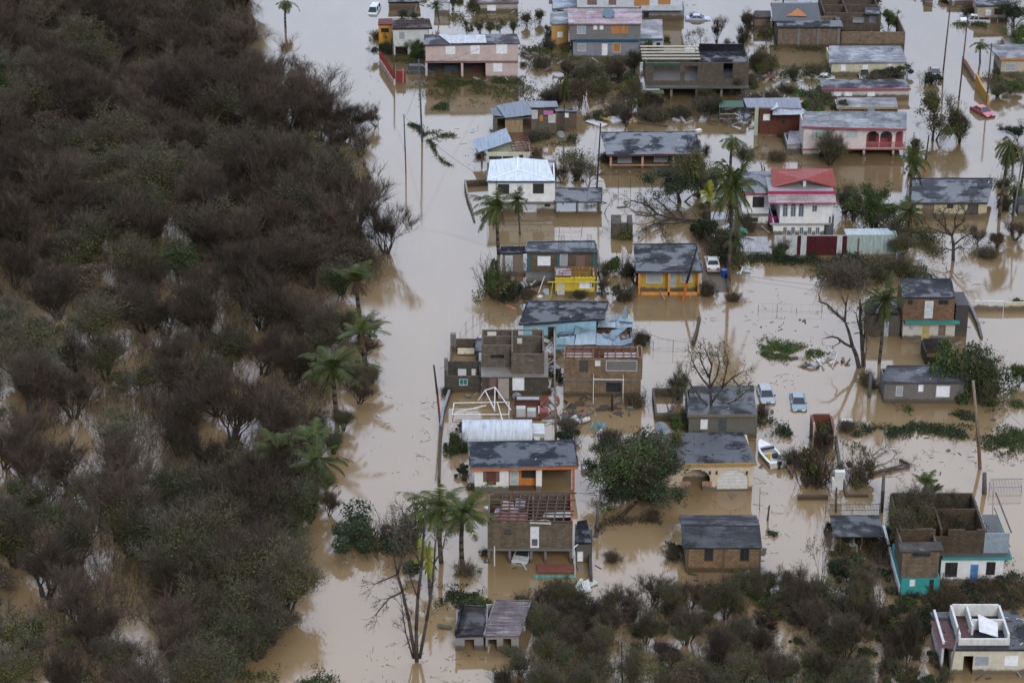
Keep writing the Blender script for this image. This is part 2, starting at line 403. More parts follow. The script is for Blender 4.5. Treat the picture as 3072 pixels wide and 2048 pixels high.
    def gable(s, name, fl, fr, z, ridge_py, back, mat, th=.12, rise=None, parent=None):
        """ridge parallel to the front; back = total depth"""
        u0, u1 = s.uz(fl, ridge_py, -.3)[0], s.uz(fr, ridge_py, -.3)[0]; f, bk = -.4, back + .4; m = (f + bk) / 2
        rise = rise or (s.uz((fl + fr) / 2, ridge_py, m)[1] - z); mb = MB()
        mb.hexa([(u0, f, z - th), (u1, f, z - th), (u1, m, z + rise - th), (u0, m, z + rise - th)], [(u0, f, z), (u1, f, z), (u1, m, z + rise), (u0, m, z + rise)])
        mb.hexa([(u0, m, z + rise - th), (u1, m, z + rise - th), (u1, bk, z - th), (u0, bk, z - th)], [(u0, m, z + rise), (u1, m, z + rise), (u1, bk, z), (u0, bk, z)])
        o = s.part(mb, name, mat, parent); c = MB(); c.beam((u0, m, z + rise + .02), (u1, m, z + rise + .02), .3, .05); s.part(c, 'ridge_cap', mat, o)
        e = MB()
        for x in (s.x0 if hasattr(s, 'x0') else .1, s.w - .25):
            e.hexa([(x, .05, z - .15), (x + .15, .05, z - .15), (x + .15, back - .05, z - .15), (x, back - .05, z - .15)], [(x, m - .05, z + rise - th - .02), (x + .15, m - .05, z + rise - th - .02), (x + .15, m + .05, z + rise - th - .02), (x, m + .05, z + rise - th - .02)])
        return o
    def post(s, px, ytop, v, mat, wd=.25, ybot=None, name='pillar'):
        u, z1 = s.uz(px, ytop, v); z0 = -.8 if ybot is None else s.uz(px, ybot, v)[1]
        mb = MB(); mb.box(u - wd / 2, u + wd / 2, v, v + wd, z0, z1); return s.part(mb, name, mat)
    def rafters(s, name, pts, z, n, m, mat, sag=.0, wd=.09, parent=None, zslope=0.0, seed=1, miss=.1):
        """bare roof frame: n joists from front to back and m purlins across, some missing"""
        rd = random.Random(seed); q = [Vector((*s.xy(x, y, z), z)) for x, y in pts]; mb = MB(); fl, fr, br, bl = q
        bl = bl + Vector((0, 0, zslope)); br = br + Vector((0, 0, zslope))
        for i in range(n + 1):
            t = i / n
            if rd.random() < miss: continue
            mb.beam(fl.lerp(fr, t), bl.lerp(br, min(1, max(0, t + rd.uniform(-.02, .02)))), wd, wd * 1.6)
        for j in range(m + 1):
            t = j / m
            if rd.random() < miss: continue
            a, b = fl.lerp(bl, t), fr.lerp(br, t); k0 = 0 if rd.random() < .7 else rd.uniform(0, .3); k1 = 1 if rd.random() < .7 else rd.uniform(.7, 1)
            mb.beam(a.lerp(b, k0) + Vector((0, 0, .1)), a.lerp(b, k1) + Vector((0, 0, .1)), wd, wd)
        return s.part(mb, name, mat, parent)
    def sheet(s, name, pts, z, mat, lift=(0, 0, 0, 0), th=.04, parent=None, label=None, div=8, warp=.08, seed=3):
        """loose metal sheet on level z, corners lifted, surface buckled"""
        q = [Vector((*s.xy(x, y, z), z + l)) for (x, y), l in zip(pts, lift)]; a, b, c, d = q; mb = MB(); g = []
        for i in range(div + 1):
            row = []
            for j in range(div + 1):
                p = a.lerp(b, i / div).lerp(d.lerp(c, i / div), j / div)
                p = p + Vector((0, 0, warp * noise.noise(Vector((p.x * .8 + seed, p.y * .8, seed))))); row.append(p)
            g.append(row)
        for i in range(div):
            for j in range(div):
                mb.quad(g[i][j], g[i+1][j], g[i+1][j+1], g[i][j+1])
                dn = Vector((0, 0, -th)); mb.quad(g[i][j] + dn, g[i][j+1] + dn, g[i+1][j+1] + dn, g[i+1][j] + dn)
        return s.part(mb, name, mat, parent, label)

def scatter_roof(H, q, z, n, seed, mats=None):
    """things blown on to a roof: sticks, pipes and scraps, one part"""
    rd = random.Random(seed)
    for i in range(n):
        mb = MB(); u, v = rd.random(), rd.random(); a = Vector(q[0]).lerp(Vector(q[1]), u).lerp(Vector(q[3]).lerp(Vector(q[2]), u), .1 + .8 * v)
        an = rd.uniform(0, 3.14); L = rd.uniform(.15, .9); d = Vector((math.cos(an), math.sin(an))) * L / 2
        w_ = H.e.matrix_basis.copy(); w_ = Matrix.Translation(H.a) @ Matrix.Rotation(H.rz, 4, 'Z')
        mb.beam((-d.x, -d.y, 0), (d.x, d.y, 0), rd.uniform(.05, .16), .05); o = mb.build('roof_scrap', mats or plain(rd.choice(((.42, .42, .40), (.16, .15, .14), (.05, .045, .04))), .8))
        o.location = w_ @ Vector((a.x, a.y, z + .035)); o.rotation_euler[2] = H.rz; tag(o, 'stick or scrap of wreckage lying loose on a flat roof', 'debris', 'loose scraps on flat roofs')

def simple(name, label, cat, wl, roof, wallm, rm, wins=(), fascia=None, over=.35, th=.2, lip=.0, debris=0, group=None, seed=1, slabover=None):
    """one-storey house with a flat slab roof: roof = front-left, front-right, back-right, back-left pixels"""
    H = House(name, label, cat, *wl, group=group); z = H.uz((roof[0][0] + roof[1][0]) / 2, (roof[0][1] + roof[1][1]) / 2, -over)[1]; H.z = z
    o, q = H.slab('roof', roof, z, th, rm, lip=lip); H.q = q; H.roof = o
    bk = min(q[2][1], q[3][1]) - .25; H.bk = bk
    ytop = None
    u0, u1 = 0, H.w; mb = MB(); hs = [H.rect(w_[:4], 0) for w_ in wins]
    H.panel(mb, u0, u1, -.8, z - th, 0, .18, hs); mb.box(0, .18, .18, bk, -.8, z - th); mb.box(u1 - .18, u1, .18, bk, -.8, z - th); mb.box(.18, u1 - .18, bk - .18, bk, -.8, z - th)
    H.part(mb, 'wall', wallm)
    for w_, h in zip(wins, hs): H.fill(w_[4] if len(w_) > 4 else 'dark', h, 0, .18, w_[5] if len(w_) > 5 else None)
    if fascia:
        f = MB(); a, b = Vector((*q[0], z)), Vector((*q[1], z)); f.beam(a + Vector((0, -.04, -.16)), b + Vector((0, -.04, -.16)), .07, .34); H.part(f, 'fascia', fascia, o)
    if debris: scatter_roof(H, q, z, debris, seed)
    return H
# ---------------------------------------------------------------- the town, house by house (pixels read off the photograph, laid on the water plane)
class VW:
    def __init__(s, x, y, k=3.36): s.x, s.y, s.k = x, y, k
    def __call__(s, x, y): return (s.x + x / s.k, s.y + y / s.k)
    def r(s, x0, y0, x1, y1, *m): return (s.x + x0 / s.k, s.y + y0 / s.k, s.x + x1 / s.k, None if y1 is None else s.y + y1 / s.k, *m)
    def l(s, x0, x1, y, y2=None): return (*s(x0, y), *s(x1, y if y2 is None else y2))
vA, vB, vC, vT = VW(1000, 0), VW(1600, 0), VW(2200, 0), VW(2600, 0, 3.364)
vD, vG, vI = VW(1300, 350), VW(1800, 350), VW(2372, 350)
vE, vF, vJ = VW(1300, 700), VW(1900, 700), VW(2372, 750)
vL, vQ, vK = VW(1250, 1150), VW(1750, 1150), VW(2372, 1150)
vN, vM, vR, vS = VW(1000, 1400), VW(1300, 1582), VW(1900, 1582), VW(2372, 1582)
rf = roofmat(); rf2 = roofmat((.06, .065, .075), (.26, .275, .31), .6); rfd = roofmat((.025, .026, .03), (.09, .095, .11), .55)
rfp = roofmat((.10, .075, .075), (.34, .29, .29), .2); rfw = roofmat((.20, .20, .21), (.62, .62, .66), .3)
blk = block(BLOCKC); brk = block(BRICK); blkd = block((.11, .10, .085), (.07, .065, .06)); conc = paint(GREY, .6)
white = paint(WHITE, .3); offw = paint(OFFW, .6); pink = paint(PINK, .3); cream = paint(CREAM, .5)
red_t = wood((.15, .035, .025)); brn_t = wood((.10, .055, .038)); pale_t = wood((.36, .27, .16))

# --- orange trimmed house -------------------------------------------------
H = House('house', 'white and orange house with a bright orange roof edge and open carport', 'house', *vL.l(585, 1600, 1085))
z = H.uz(*vL(1080, 842), -.4)[1]
o, q = H.slab('roof', [vL(540, 855), vL(1628, 835), vL(1587, 572), vL(520, 592)], z, .2, roofmat((.04, .047, .06), (.15, .17, .21), .6), lip=.06)
scatter_roof(H, q, z, 16, 4)
f = MB(); f.beam((q[0][0], q[0][1] - .04, z - .14), (q[1][0], q[1][1] - .04, z - .14), .07, .34); H.part(f, 'fascia', plain(ORANGE, .6), o)
bk = q[2][1] - .3; zt = z - .2
u = [H.uz(*vL(x, 980))[0] for x in (585, 927, 1203, 1262, 1570, 1592)]
mb = MB(); hw = H.rect(vL.r(670, 885, 835, 990)); hw = (hw[0], hw[1], hw[2], hw[3])
H.panel(mb, u[0], u[1], -.8, zt, 0, .18, [hw]); mb.box(u[0], u[0] + .18, .18, bk, -.8, zt); mb.box(u[1] - .18, u[1], .18, bk - .2, -.8, zt)
mb.box(u[0] + .18, u[4], bk - .18, bk, -.8, zt); mb.box(u[2], u[3], 0, .5, -.8, zt)
H.part(mb, 'wall', white); H.fill('brown', hw, 0, .18)
mb = MB(); a, b = H.uz(*vL(705, 900), -.1)[0], H.uz(*vL(800, 900), -.1)[0]; mb.box(a, b, -.1, -.05, hw[2] - .35, hw[3]); H.part(mb, 'window_board', wood((.14, .055, .035)))
mb = MB(); hd = H.rect(vL.r(940, 868, 1028, 1035), 1.2); ho = H.rect(vL.r(1055, 870, 1195, 950), 1.2)
H.panel(mb, u[1], u[2], -.8, zt, 1.2, .18, [hd, ho]); H.part(mb, 'porch_wall', plain((.60, .20, .04), .7)); H.fill('door', hd, 1.2, .18, (.55, .62, .68)); H.fill('dark', ho, 1.2, .18)
mb = MB(); mb.box(u[1] + .05, u[2] - .05, .1, 1.2, -.4, H.uz(*vL(1060, 1072), .1)[1]); H.part(mb, 'porch_floor', conc)
mb = MB(); mb.box(u[4], u[5], 0, .25, -.8, zt); H.part(mb, 'pillar', plain(ORANGE, .6))
mb = MB(); mb.box(u[5] - .1, u[5], .3, bk, -.8, .5); H.part(mb, 'carport_wall', plain((.4, .14, .05), .7))

# --- yellow house with orange pillars --------------------------------------
H = House('house', 'yellow house with orange pillars and grey mottled flat roof', 'house', *vF.l(55, 670, 622))
z = H.uz(*vF(360, 386), -.3)[1]
o, q = H.slab('roof', [vF(22, 388), vF(697, 386), vF(640, 105), vF(5, 108)], z, .2, roofmat((.045, .047, .055), (.22, .225, .25), .5), lip=.08)
scatter_roof(H, q, z, 12, 8); bk = q[2][1] - .3; zt = z - .2
mb = MB(); hs = [H.rect(vF.r(130, 400, 290, 500), 1.1), H.rect(vF.r(370, 400, 434, 540), 1.1), H.rect(vF.r(478, 400, 590, 492), 1.1)]
H.panel(mb, 0, H.w, -.8, zt, 1.1, .18, hs); mb.box(0, .18, 1.28, bk, -.8, zt); mb.box(H.w - .18, H.w, 1.28, bk, -.8, zt); mb.box(.18, H.w - .18, bk - .18, bk, -.8, zt)
H.part(mb, 'wall', paint((.42, .28, .045), .5)); H.fill('grey', hs[0], 1.1, .18); H.fill('door', hs[1], 1.1, .18, (.35, .42, .48)); H.fill('grey', hs[2], 1.1, .18)
for x in (62, 362, 662): H.post(vF(x, 0)[0], vF(0, 398)[1], 0, plain((.66, .27, .06), .6))
mb = MB(); zr = H.uz(*vF(360, 592))[1]; mb.box(.25, H.w - .25, 0, .12, -.8, zr); H.part(mb, 'porch_rail', plain((.66, .27, .06), .6))

# --- cream house with arches ------------------------------------------------
H = House('house', 'cream house with an arched porch and white arched garage door', 'house', *vQ.l(580, 1700, 1090, 1078))
z = H.uz(*vQ(1400, 800), -.3)[1]
o, q = H.slab('roof', [vQ(560, 815), vQ(1750, 800), vQ(1610, 488), vQ(660, 500)], z, .2, roofmat((.03, .032, .038), (.12, .13, .15), .9))
H.q = q; scatter_roof(H, q, z, 22, 12, brn_t); bk = q[2][1] - .3; zt = z - .2
f = MB(); f.beam((q[0][0], q[0][1] - .04, z - .16), (q[1][0], q[1][1] - .04, z - .16), .07, .36); H.part(f, 'fascia', plain((.36, .22, .05), .7), o)
mb = MB()
def arch_holes(cx, w, z0, z1, n=7):
    """openings stepping up into a half circle"""
    r = w / 2; out = [(cx - r, cx + r, z0, z1 - r * .8)]
    for i in range(n):
        a = z1 - r * .8 + r * .8 * i / n; b = z1 - r * .8 + r * .8 * (i + 1) / n; k = r * math.sqrt(max(0, 1 - ((i + .5) / n) ** 2)); out.append((cx - k, cx + k, a, b))
    return out
a0 = H.rect(vQ.r(998, 868, 1278, 1040)); g0 = H.rect(vQ.r(1350, 868, 1665, 1070)); d0 = H.rect(vQ.r(1080, 1040, 1200, None))
hs = arch_holes((a0[0] + a0[1]) / 2, a0[1] - a0[0], a0[2], a0[3]) + arch_holes((g0[0] + g0[1]) / 2, g0[1] - g0[0], g0[2], g0[3]) + [(d0[0], d0[1], -.8, d0[3] + .01)]
H.panel(mb, 0, H.w, -.8, zt, 0, .2, hs); mb.box(0, .2, .2, bk, -.8, zt); mb.box(H.w - .2, H.w, .2, bk, -.8, zt); mb.box(.2, H.w - .2, bk - .2, bk, -.8, zt)
mb.box(.2, H.w - .2, 2.4, 2.6, -.8, zt); H.part(mb, 'wall', paint((.56, .47, .36), .35))
mb = MB(); mb.box(g0[0] - .1, g0[1] + .1, .22, .27, g0[2], zt - .05); gd = H.part(mb, 'garage_door', plain((.66, .67, .66), .5))
mb = MB()
for i in range(1, 6): zz = g0[2] + (g0[3] - g0[2]) * i / 6; mb.box(g0[0], g0[1], .2, .22, zz - .02, zz + .02)
H.part(mb, 'garage_door_rib', plain((.5, .5, .5), .5), gd)
mb = MB(); zr = H.uz(*vQ(1040, 985))[1]
for r_ in ((975, 1080), (1200, 1298)):
    a, b = H.uz(*vQ(r_[0], 1000), -.1)[0], H.uz(*vQ(r_[1], 1000), -.1)[0]; mb.box(a, b, -.12, -.02, zr - .06, zr); zb = H.uz(*vQ(1040, 1045), -.1)[1]; mb.box(a, b, -.12, -.02, zb - .05, zb)
    n = 9
    for i in range(n): x = a + (b - a) * (i + .5) / n; mb.box(x - .04, x + .04, -.1, -.04, zb, zr - .06)
H.part(mb, 'balustrade', paint((.42, .26, .18), .3))
mb = MB()
for x in (1278, 1345, 1650, 930): u0, z1 = H.uz(*vQ(x, 885), -.1); mb.box(u0 - .1, u0 + .1, -.12, -.003, z1 - .4, z1)
H.part(mb, 'wall_lamp', plain((.05, .04, .03), .5))
mb = MB(); a = H.uz(*vQ(730, 500), 0)[0]
H.dish = H

# --- flat-roofed house behind, part flooded yard -----------------------------
H = simple('house', 'grey concrete house with flat roof behind the bare-limbed tree', 'house', vQ.l(1060, 1745, 550), [vQ(1050, 312), vQ(1748, 308), vQ(1715, 15), vQ(1075, 25)], paint((.12, .115, .10), .5), roofmat((.06, .065, .07), (.22, .235, .26), .6), [vQ.r(1360, 355, 1445, 490, 'door', (.08, .10, .11)), vQ.r(1180, 360, 1255, 460, 'white')], fascia=plain((.16, .14, .10)), debris=5)
W = House('yard_wall', 'low concrete wall around the flooded yard beside the grey concrete house', 'wall', *vQ.l(722, 1040, 380))
mb = MB(); d = W.xy(*vQ(740, 120))[1]; mb.box(0, .25, .25, d, -.8, 1.0); mb.box(0, W.w, 0, .25, -.8, 1.0); mb.box(.25, W.w, d - .25, d, -.8, 1.0); W.part(mb, 'wall', blk)

# --- brick house with roofless top -------------------------------------------
H = House('house', 'two-storey brown block house with roofless upper room and red rafters', 'house', *vL.l(1478, 2230, 132, 140))
# storeys: top edge of front wall at vE y 1265, right tower at 2095..2225
z2 = H.uz(*vE(1700, 1268))[1]; zb = H.uz(*vE(1700, 1475))[1]; uT = H.uz(*vE(2095, 1350))[0]
bk = H.xy(*vE(1700, 1140), z2)[1]
mb = MB(); hs = [H.rect(vE.r(1470, 1280, 1560, 1395)), H.rect(vE.r(1740, 1280, 2055, 1385)), H.rect(vE.r(1740, 1500, 1900, 1600))]
H.panel(mb, 0, uT, -.8, z2, 0, .2, hs); mb.box(0, .2, .2, bk, -.8, z2); mb.box(.2, uT, bk - .2, bk, -.8, z2); mb.box(H.w * .385, H.w * .385 + .15, .2, bk - .2, zb, z2 - .1)
mb.box(uT, H.w, -.05, .15, -.8, z2 + .25); mb.box(H.w - .2, H.w, .15, bk, -.8, z2 + .25); mb.box(uT, H.w - .2, bk - .15, bk, -.8, z2 + .25); mb.box(uT - .02, uT + .16, .2, bk - .15, zb, z2 + .2)
H.part(mb, 'wall', brk)
mb = MB(); mb.box(.2, H.w - .2, .2, bk - .2, zb - .15, zb); H.part(mb, 'floor_slab', paint((.25, .22, .19), .5))
H.fill('dark', hs[0], 0, .2, (.06, .06, .06)); H.fill('grey', hs[1], 0, .2, (.10, .10, .10)); H.fill('dark', hs[2], 0, .2)
mb = MB(); mb.box(-.05, H.w + .05, -.12, -.003, zb - .1, zb + .08); H.part(mb, 'ledge', conc)
h_ = H.rect(vE.r(1630, 1282, 1684, 1336), -.03); mb = MB(); mb.box(h_[0], h_[1], -.06, -.01, h_[2], h_[3]); H.part(mb, 'wall_plate', plain((.7, .7, .72), .5))
H.rafters('rafter', [vE(1330, 1262), vE(2090, 1262), vE(2080, 1142), vE(1340, 1142)], z2 + .05, 9, 4, red_t, seed=5)
H.sheet('ceiling_board', [vE(1325, 1245), vE(1608, 1255), vE(1608, 1160), vE(1335, 1160)], z2 - .5, plain((.42, .36, .30), .8), seed=2)
H.sheet('ceiling_board', [vE(1720, 1248), vE(2090, 1250), vE(2085, 1200), vE(1725, 1200)], z2 - .3, plain((.5, .45, .42), .8), seed=7)
mb = MB(); ua, za = H.uz(*vE(1615, 1470), -1.6); ub, _ = H.uz(*vE(1915, 1468), -1.6)
for x in (ua, ub): mb.tube((x, -1.6, -.6), (x, -1.6, za), .05)
mb.tube((ua, -1.6, za), (ub, -1.6, za), .05); mb.tube((ua, -1.6, za), (ua, -.1, za - .05), .04); mb.tube((ub, -1.6, za), (ub, -.1, za - .05), .04); H.part(mb, 'awning_frame', plain((.75, .75, .75), .5))

# --- torn blue roof behind it ---------------------------------------------
H = House('house', 'light blue house whose tin roof is torn open over red rafters', 'house', *vE.l(1240, 2015, 1205))
z = H.uz(*vE(1600, 1125), -.1)[1]; bk = H.xy(*vE(1700, 862), z)[1]
mb = MB(); mb.box(0, .18, 0, bk, -.8, z - .15); mb.box(.18, H.w, 0, .18, -.8, z - .15); mb.box(H.w - .18, H.w, .18, bk, -.8, z - .15); mb.box(.18, H.w - .18, bk - .18, bk, -.8, z - .15); H.part(mb, 'wall', paint((.24, .42, .50), .3))
H.rafters('rafter', [vE(1255, 1125), vE(2010, 1125), vE(1995, 865), vE(1330, 890)], z - .05, 12, 9, red_t, seed=9)
tb = tin((.25, .33, .39), .25)
tb2 = tin((.17, .24, .30), .45); tb3 = tin((.31, .38, .43), .15)
for pts, lf, sd, k, wp in (([(1250, 1128), (1420, 1126), (1425, 1040), (1270, 1045)], (0, .03, .1, .05), 1, 0, .07), ([(1424, 1124), (1635, 1122), (1640, 960), (1585, 965), (1570, 1000), (1430, 1030)][0:2] + [(1640, 985), (1440, 1010)], (.02, .04, .1, .1), 2, 2, .07), ([(1640, 1128), (1800, 1130), (1800, 1045), (1645, 1010)], (.05, .02, .08, .12), 3, 0, .1), ([(1805, 1130), (1905, 1128), (1880, 1070), (1800, 1050)], (.05, .0, .15, .1), 4, 1, .1),
                    ([(1655, 950), (1840, 955), (1835, 862), (1665, 855)], (.1, .06, .08, .1), 5, 2, .06), ([(1845, 955), (2015, 955), (2005, 880), (1840, 872)], (.05, .15, .1, .1), 6, 0, .1), ([(1268, 1030), (1415, 1030), (1412, 1006), (1272, 1000)], (0, .45, .3, .05), 7, 1, .1), ([(1418, 1028), (1432, 975), (1565, 945), (1578, 975)], (.05, .7, .6, .15), 8, 1, .12),
                    ([(1742, 1050), (1860, 1045), (1965, 980), (1800, 1005)], (.1, .25, .55, .45), 9, 1, .15), ([(1900, 1128), (1995, 1110), (2010, 1075), (1890, 1085)], (.0, .1, .3, .15), 10, 1, .12), ([(1870, 900), (2010, 915), (2015, 880), (1885, 860)], (.2, .35, .2, .4), 11, 0, .15), ([(1700, 1040), (1830, 1085), (1835, 1070), (1705, 1025)], (.2, .2, .35, .35), 12, 1, .1), ([(1770, 895), (1850, 880), (1885, 835), (1850, 845)], (.1, .1, .45, .3), 13, 1, .1)):
    H.sheet('roof_sheet', [vE(*p) for p in pts], z + .12 + .012 * sd, (tb, tb2, tb3)[k], lf, seed=sd, warp=wp)
mb = MB(); mb.box(-.05, 1.25, -.12, -.02, .2, z + .9); H.part(mb, 'gable_wall', paint((.27, .46, .55), .3))
mb = MB(); a = Vector((*H.xy(*vE(1880, 890), z), z)); mb.hexa([a, a + Vector((.9, 0, 0)), a + Vector((.9, .05, 0)), a + Vector((0, .05, 0))], [a + Vector((.6, .1, 2.1)), a + Vector((.85, .1, 2.1)), a + Vector((.85, .15, 2.1)), a + Vector((.6, .15, 2.1))]); H.part(mb, 'bent_roof_sheet', tb)

# --- blue walled house with large dark roof ---------------------------------
H = simple('house', 'pale blue house under a broad dark grey slanting roof', 'house', vE.l(910, 1640, 1075), [vE(862, 915), vE(1725, 862), vE(1762, 690), vE(955, 682)], paint((.24, .44, .55), .35), roofmat((.04, .042, .05), (.17, .175, .20), .5), [vE.r(980, 940, 1060, 1000, 'grey'), vE.r(1155, 940, 1235, None, 'dark')], over=.4, lip=.07, debris=5)

# --- teal pillared house ------------------------------------------------------
H = simple('house', 'ruined house with teal pillars and an ornate white window', 'house', vE.l(945, 1650, 468), [vE(925, 190), vE(1655, 190), vE(1625, 80), vE(945, 85)], block((.16, .12, .08)), roofmat((.07, .08, .09), (.27, .29, .33), .7), [vE.r(1050, 228, 1182, 325, 'white'), vE.r(1430, 215, 1535, 350, 'brown'), vE.r(1275, 195, 1352, 325, 'grey')], over=.3, lip=.1, debris=6)
for x in (958, 1258, 1620): H.post(vE(x, 0)[0], vE(0, 200)[1], -.15, plain((.02, .13, .15), .6), .28)
mb = MB(); mb.box(-.1, H.w * .42, -1.6, 0, -.6, H.uz(*vE(1080, 440), -1.6)[1]); H.part(mb, 'porch_floor', conc)
mb = MB(); u0, z0 = H.uz(*vE(1100, 210), -.2); 
for i in range(5): mb.tube((H.w * (.45 + .02 * i), H.bk * .5, H.z), (H.w * (.45 + .02 * i), H.bk * .5, H.z + 1.6), .02)
for i in range(4): mb.tube((H.w * (.86 + .02 * i), H.bk * .6, H.z), (H.w * (.86 + .02 * i), H.bk * .6, H.z + 1.7), .02)
H.part(mb, 'rebar', plain((.06, .04, .03)))
H = simple('shed', 'grey lean-to room with a pale door left of the teal pillared house', 'shed', vE.l(695, 905, 435), [vE(668, 200), vE(930, 192), vE(925, 130), vE(678, 130)], paint((.18, .15, .12), .6), rfd, [vE.r(725, 222, 800, 380, 'door', (.55, .6, .64))], over=.2)

# --- yellow annex with exposed rafters -------------------------------------------
H = House('annex', 'bright yellow annex with bare maroon roof frame', 'outbuilding', *vE.l(1228, 1625, 625))
z = H.uz(*vE(1420, 436), -.1)[1]
H.shell((*vE(1228, 440), *vE(1625, 440)[:1], None), 0, H.xy(*vE(1420, 335), z)[1], paint((.55, .42, .03), .4), [vE.r(1248, 500, 1322, 620, 'door', (.6, .58, .5)), vE.r(1470, 492, 1600, 555, 'white'), vE.r(1580, 500, 1615, 540, 'dark')])
H.rafters('rafter', [vE(1225, 436), vE(1645, 436), vE(1635, 332), vE(1240, 332)], z + .05, 11, 4, red_t, seed=14)
mb = MB(); mb.box(-.05, H.w + .1, -.12, 0, z - .35, z - .1); H.part(mb, 'fascia', plain((.66, .50, .02), .6))
mb = MB(); mb.box(-1.0, H.w + .6, -.9, -.8, *sorted(H.uz(*vE(1300, yy), -.85)[1] for yy in (486, 494))); mb.tube((-.7, -.85, -.5), (-.3, -.85, H.uz(*vE(1300, 490), -.85)[1]), .06); H.part(mb, 'handrail', plain((.6, .47, .02), .6))
H.sheet('roof_sheet', [vE(1232, 430), vE(1390, 430), vE(1390, 340), vE(1240, 340)], z + .12, tin((.30, .26, .27), .4), seed=20, warp=.1)
D = House('rusty_sheet', 'rusty brown round sheet lying before the yellow annex', 'debris', *vE.l(1430, 1625, 625)); mb = MB()
mb.hexa([(D.w / 2 + D.w / 2 * math.cos(t) , .9 + .9 * math.sin(t), .45 + .25 * math.sin(t)) for t in [2 * math.pi * i / 20 for i in range(20)]], [(D.w / 2 + D.w / 2 * math.cos(t) * .98, .9 + .88 * math.sin(t), .58 + .25 * math.sin(t)) for t in [2 * math.pi * i / 20 for i in range(20)]]); D.part(mb, 'sheet', plain((.15, .06, .025), .9))

# --- roofless grey block house -----------------------------------------------
H = House('house', 'roofless grey block house with open rooms and outside stair', 'house', *vE.l(485, 1158, 1643))
zs = H.uz(*vE(900, 1432))[1]; W_ = H.w
v1 = H.xy(*vE(640, 1345), zs)[1]; v2 = H.xy(*vE(960, 1412), zs)[1]
zw = H.uz(*vE(640, 1128), v1)[1]; zw2 = H.uz(*vE(960, 1215), v2)[1]; bk = H.xy(*vE(800, 968), zw)[1]
um = H.uz(*vE(795, 1250), v1)[0]; ur = H.uz(*vE(1118, 1300), v2)[0]
mb = MB(); hs = [H.rect(vE.r(575, 1225, 712, 1275), v1)]; hs2 = [H.rect(vE.r(925, 1230, 1008, 1278), v2)]
H.panel(mb, .0, um - .1, zs, zw, v1, .2, hs); H.panel(mb, um + .1, ur, zs, zw2, v2, .2, hs2)
mb.box(um - .1, um + .1, min(v1, v2), bk - .2, zs, zw); mb.box(0, .2, v1 + .2, bk - .2, zs, zw); mb.box(ur - .2, ur, v2 + .2, bk - .2, zs, zw)
hb = [H.rect(vE.r(545, 990, 635, 1040), bk - .2), H.rect(vE.r(855, 982, 995, 1030), bk - .2)]
H.panel(mb, 0, ur, zs, zw, bk - .2, .2, hb); vm = v1 + (bk - v1) * .62; mb.box(.2, um - .1, vm, vm + .18, zs, zw - .1); mb.box(um + .1, ur - .2, vm, vm + .18, zs, zw - .15)
H.part(mb, 'upper_wall', block((.17, .14, .11)))
mb = MB(); mb.box(-.05, W_, -.1, bk, zs - .2, zs); H.part(mb, 'floor_slab', paint((.22, .20, .18), .6))
mb = MB(); hs = [H.rect(vL.r(965, -60, 1085, 80)), H.rect(vL.r(730, -60, 835, 60))]
H.panel(mb, 0, W_, -.8, zs - .2, .3, .2, hs); mb.box(0, .2, .5, bk, -.8, zs - .2); mb.box(W_ - .2, W_, .5, bk, -.8, zs - .2); mb.box(.2, W_ - .2, bk - .2, bk, -.8, zs - .2); H.part(mb, 'wall', blkd)
H.fill('white', hs[0], .3, .2); H.fill('brown', hs[1], .3, .2)
mb = MB(); a, b = H.uz(*vL(820, 50), -.8)[0], H.uz(*vL(930, 50), -.8)[0]
for i in range(9): mb.box(a, b, -2.2 + .24 * i, -.1, -.1 + (zs - .2) * i / 9, -.1 + (zs - .2) * (i + 1) / 9)
H.part(mb, 'stair', paint((.3, .27, .22), .4))
mb = MB(); uu, vv = H.xy(*vE(840, 1200), zs + .1); mb.box(uu - .6, uu + .6, vv, vv + .5, zs + .005, zs + .3); H.part(mb, 'rubble', plain((.35, .37, .4), .8))
mb = MB(); u0, z0 = H.uz(*vE(870, 1082), vm); mb.box(u0 - .3, u0 + .3, vm - .06, vm - .01, z0 - .35, z0 + .35); H.part(mb, 'wall_plate', plain((.62, .6, .56), .7))

H = House('outbuilding', 'low roofless grey wing with window openings beside the road', 'outbuilding', *vE.l(120, 478, 1600))
zt = H.uz(*vE(300, 1345))[1]; bk = 2.2; mb = MB(); hs = [H.rect(vE.r(262, 1465, 345, 1530))]
H.panel(mb, 0, H.w, -.8, zt - 1.2, 0, .18, hs); mb.box(0, .18, .18, bk, -.8, zt - .6); hb = [H.rect(vE.r(248, 1365, 332, 1440), bk), H.rect(vE.r(385, 1365, 440, 1435), bk)]
H.panel(mb, 0, H.w, -.8, zt - .35, bk, .18, hb); mb.box(H.w - .18, H.w, .18, bk, -.8, zt - .6); H.part(mb, 'wall', blkd); H.fill('glass', hs[0], 0, .18, (.03, .14, .16))
mb = MB(); mb.box(-.1, .35, .3, .75, -.8, zt + .9); H.part(mb, 'pillar', conc)
W = House('yard_wall', 'roofless brown walls round a flooded courtyard by the road', 'wall', *vE.l(165, 435, 1335)); mb = MB(); d = W.xy(*vE(300, 1185))[1]; hh = 1.6
mb.box(0, .2, 0, d, -.8, hh * .5); mb.box(0, W.w, d, d + .2, -.8, hh); mb.box(W.w, W.w + .22, .0, d + .2, -.8, hh + .2); W.part(mb, 'wall', blk)
mb = MB(); mb.box(.0, .7, d - .1, d + .5, -.8, hh + .7); W.part(mb, 'pillar', conc)
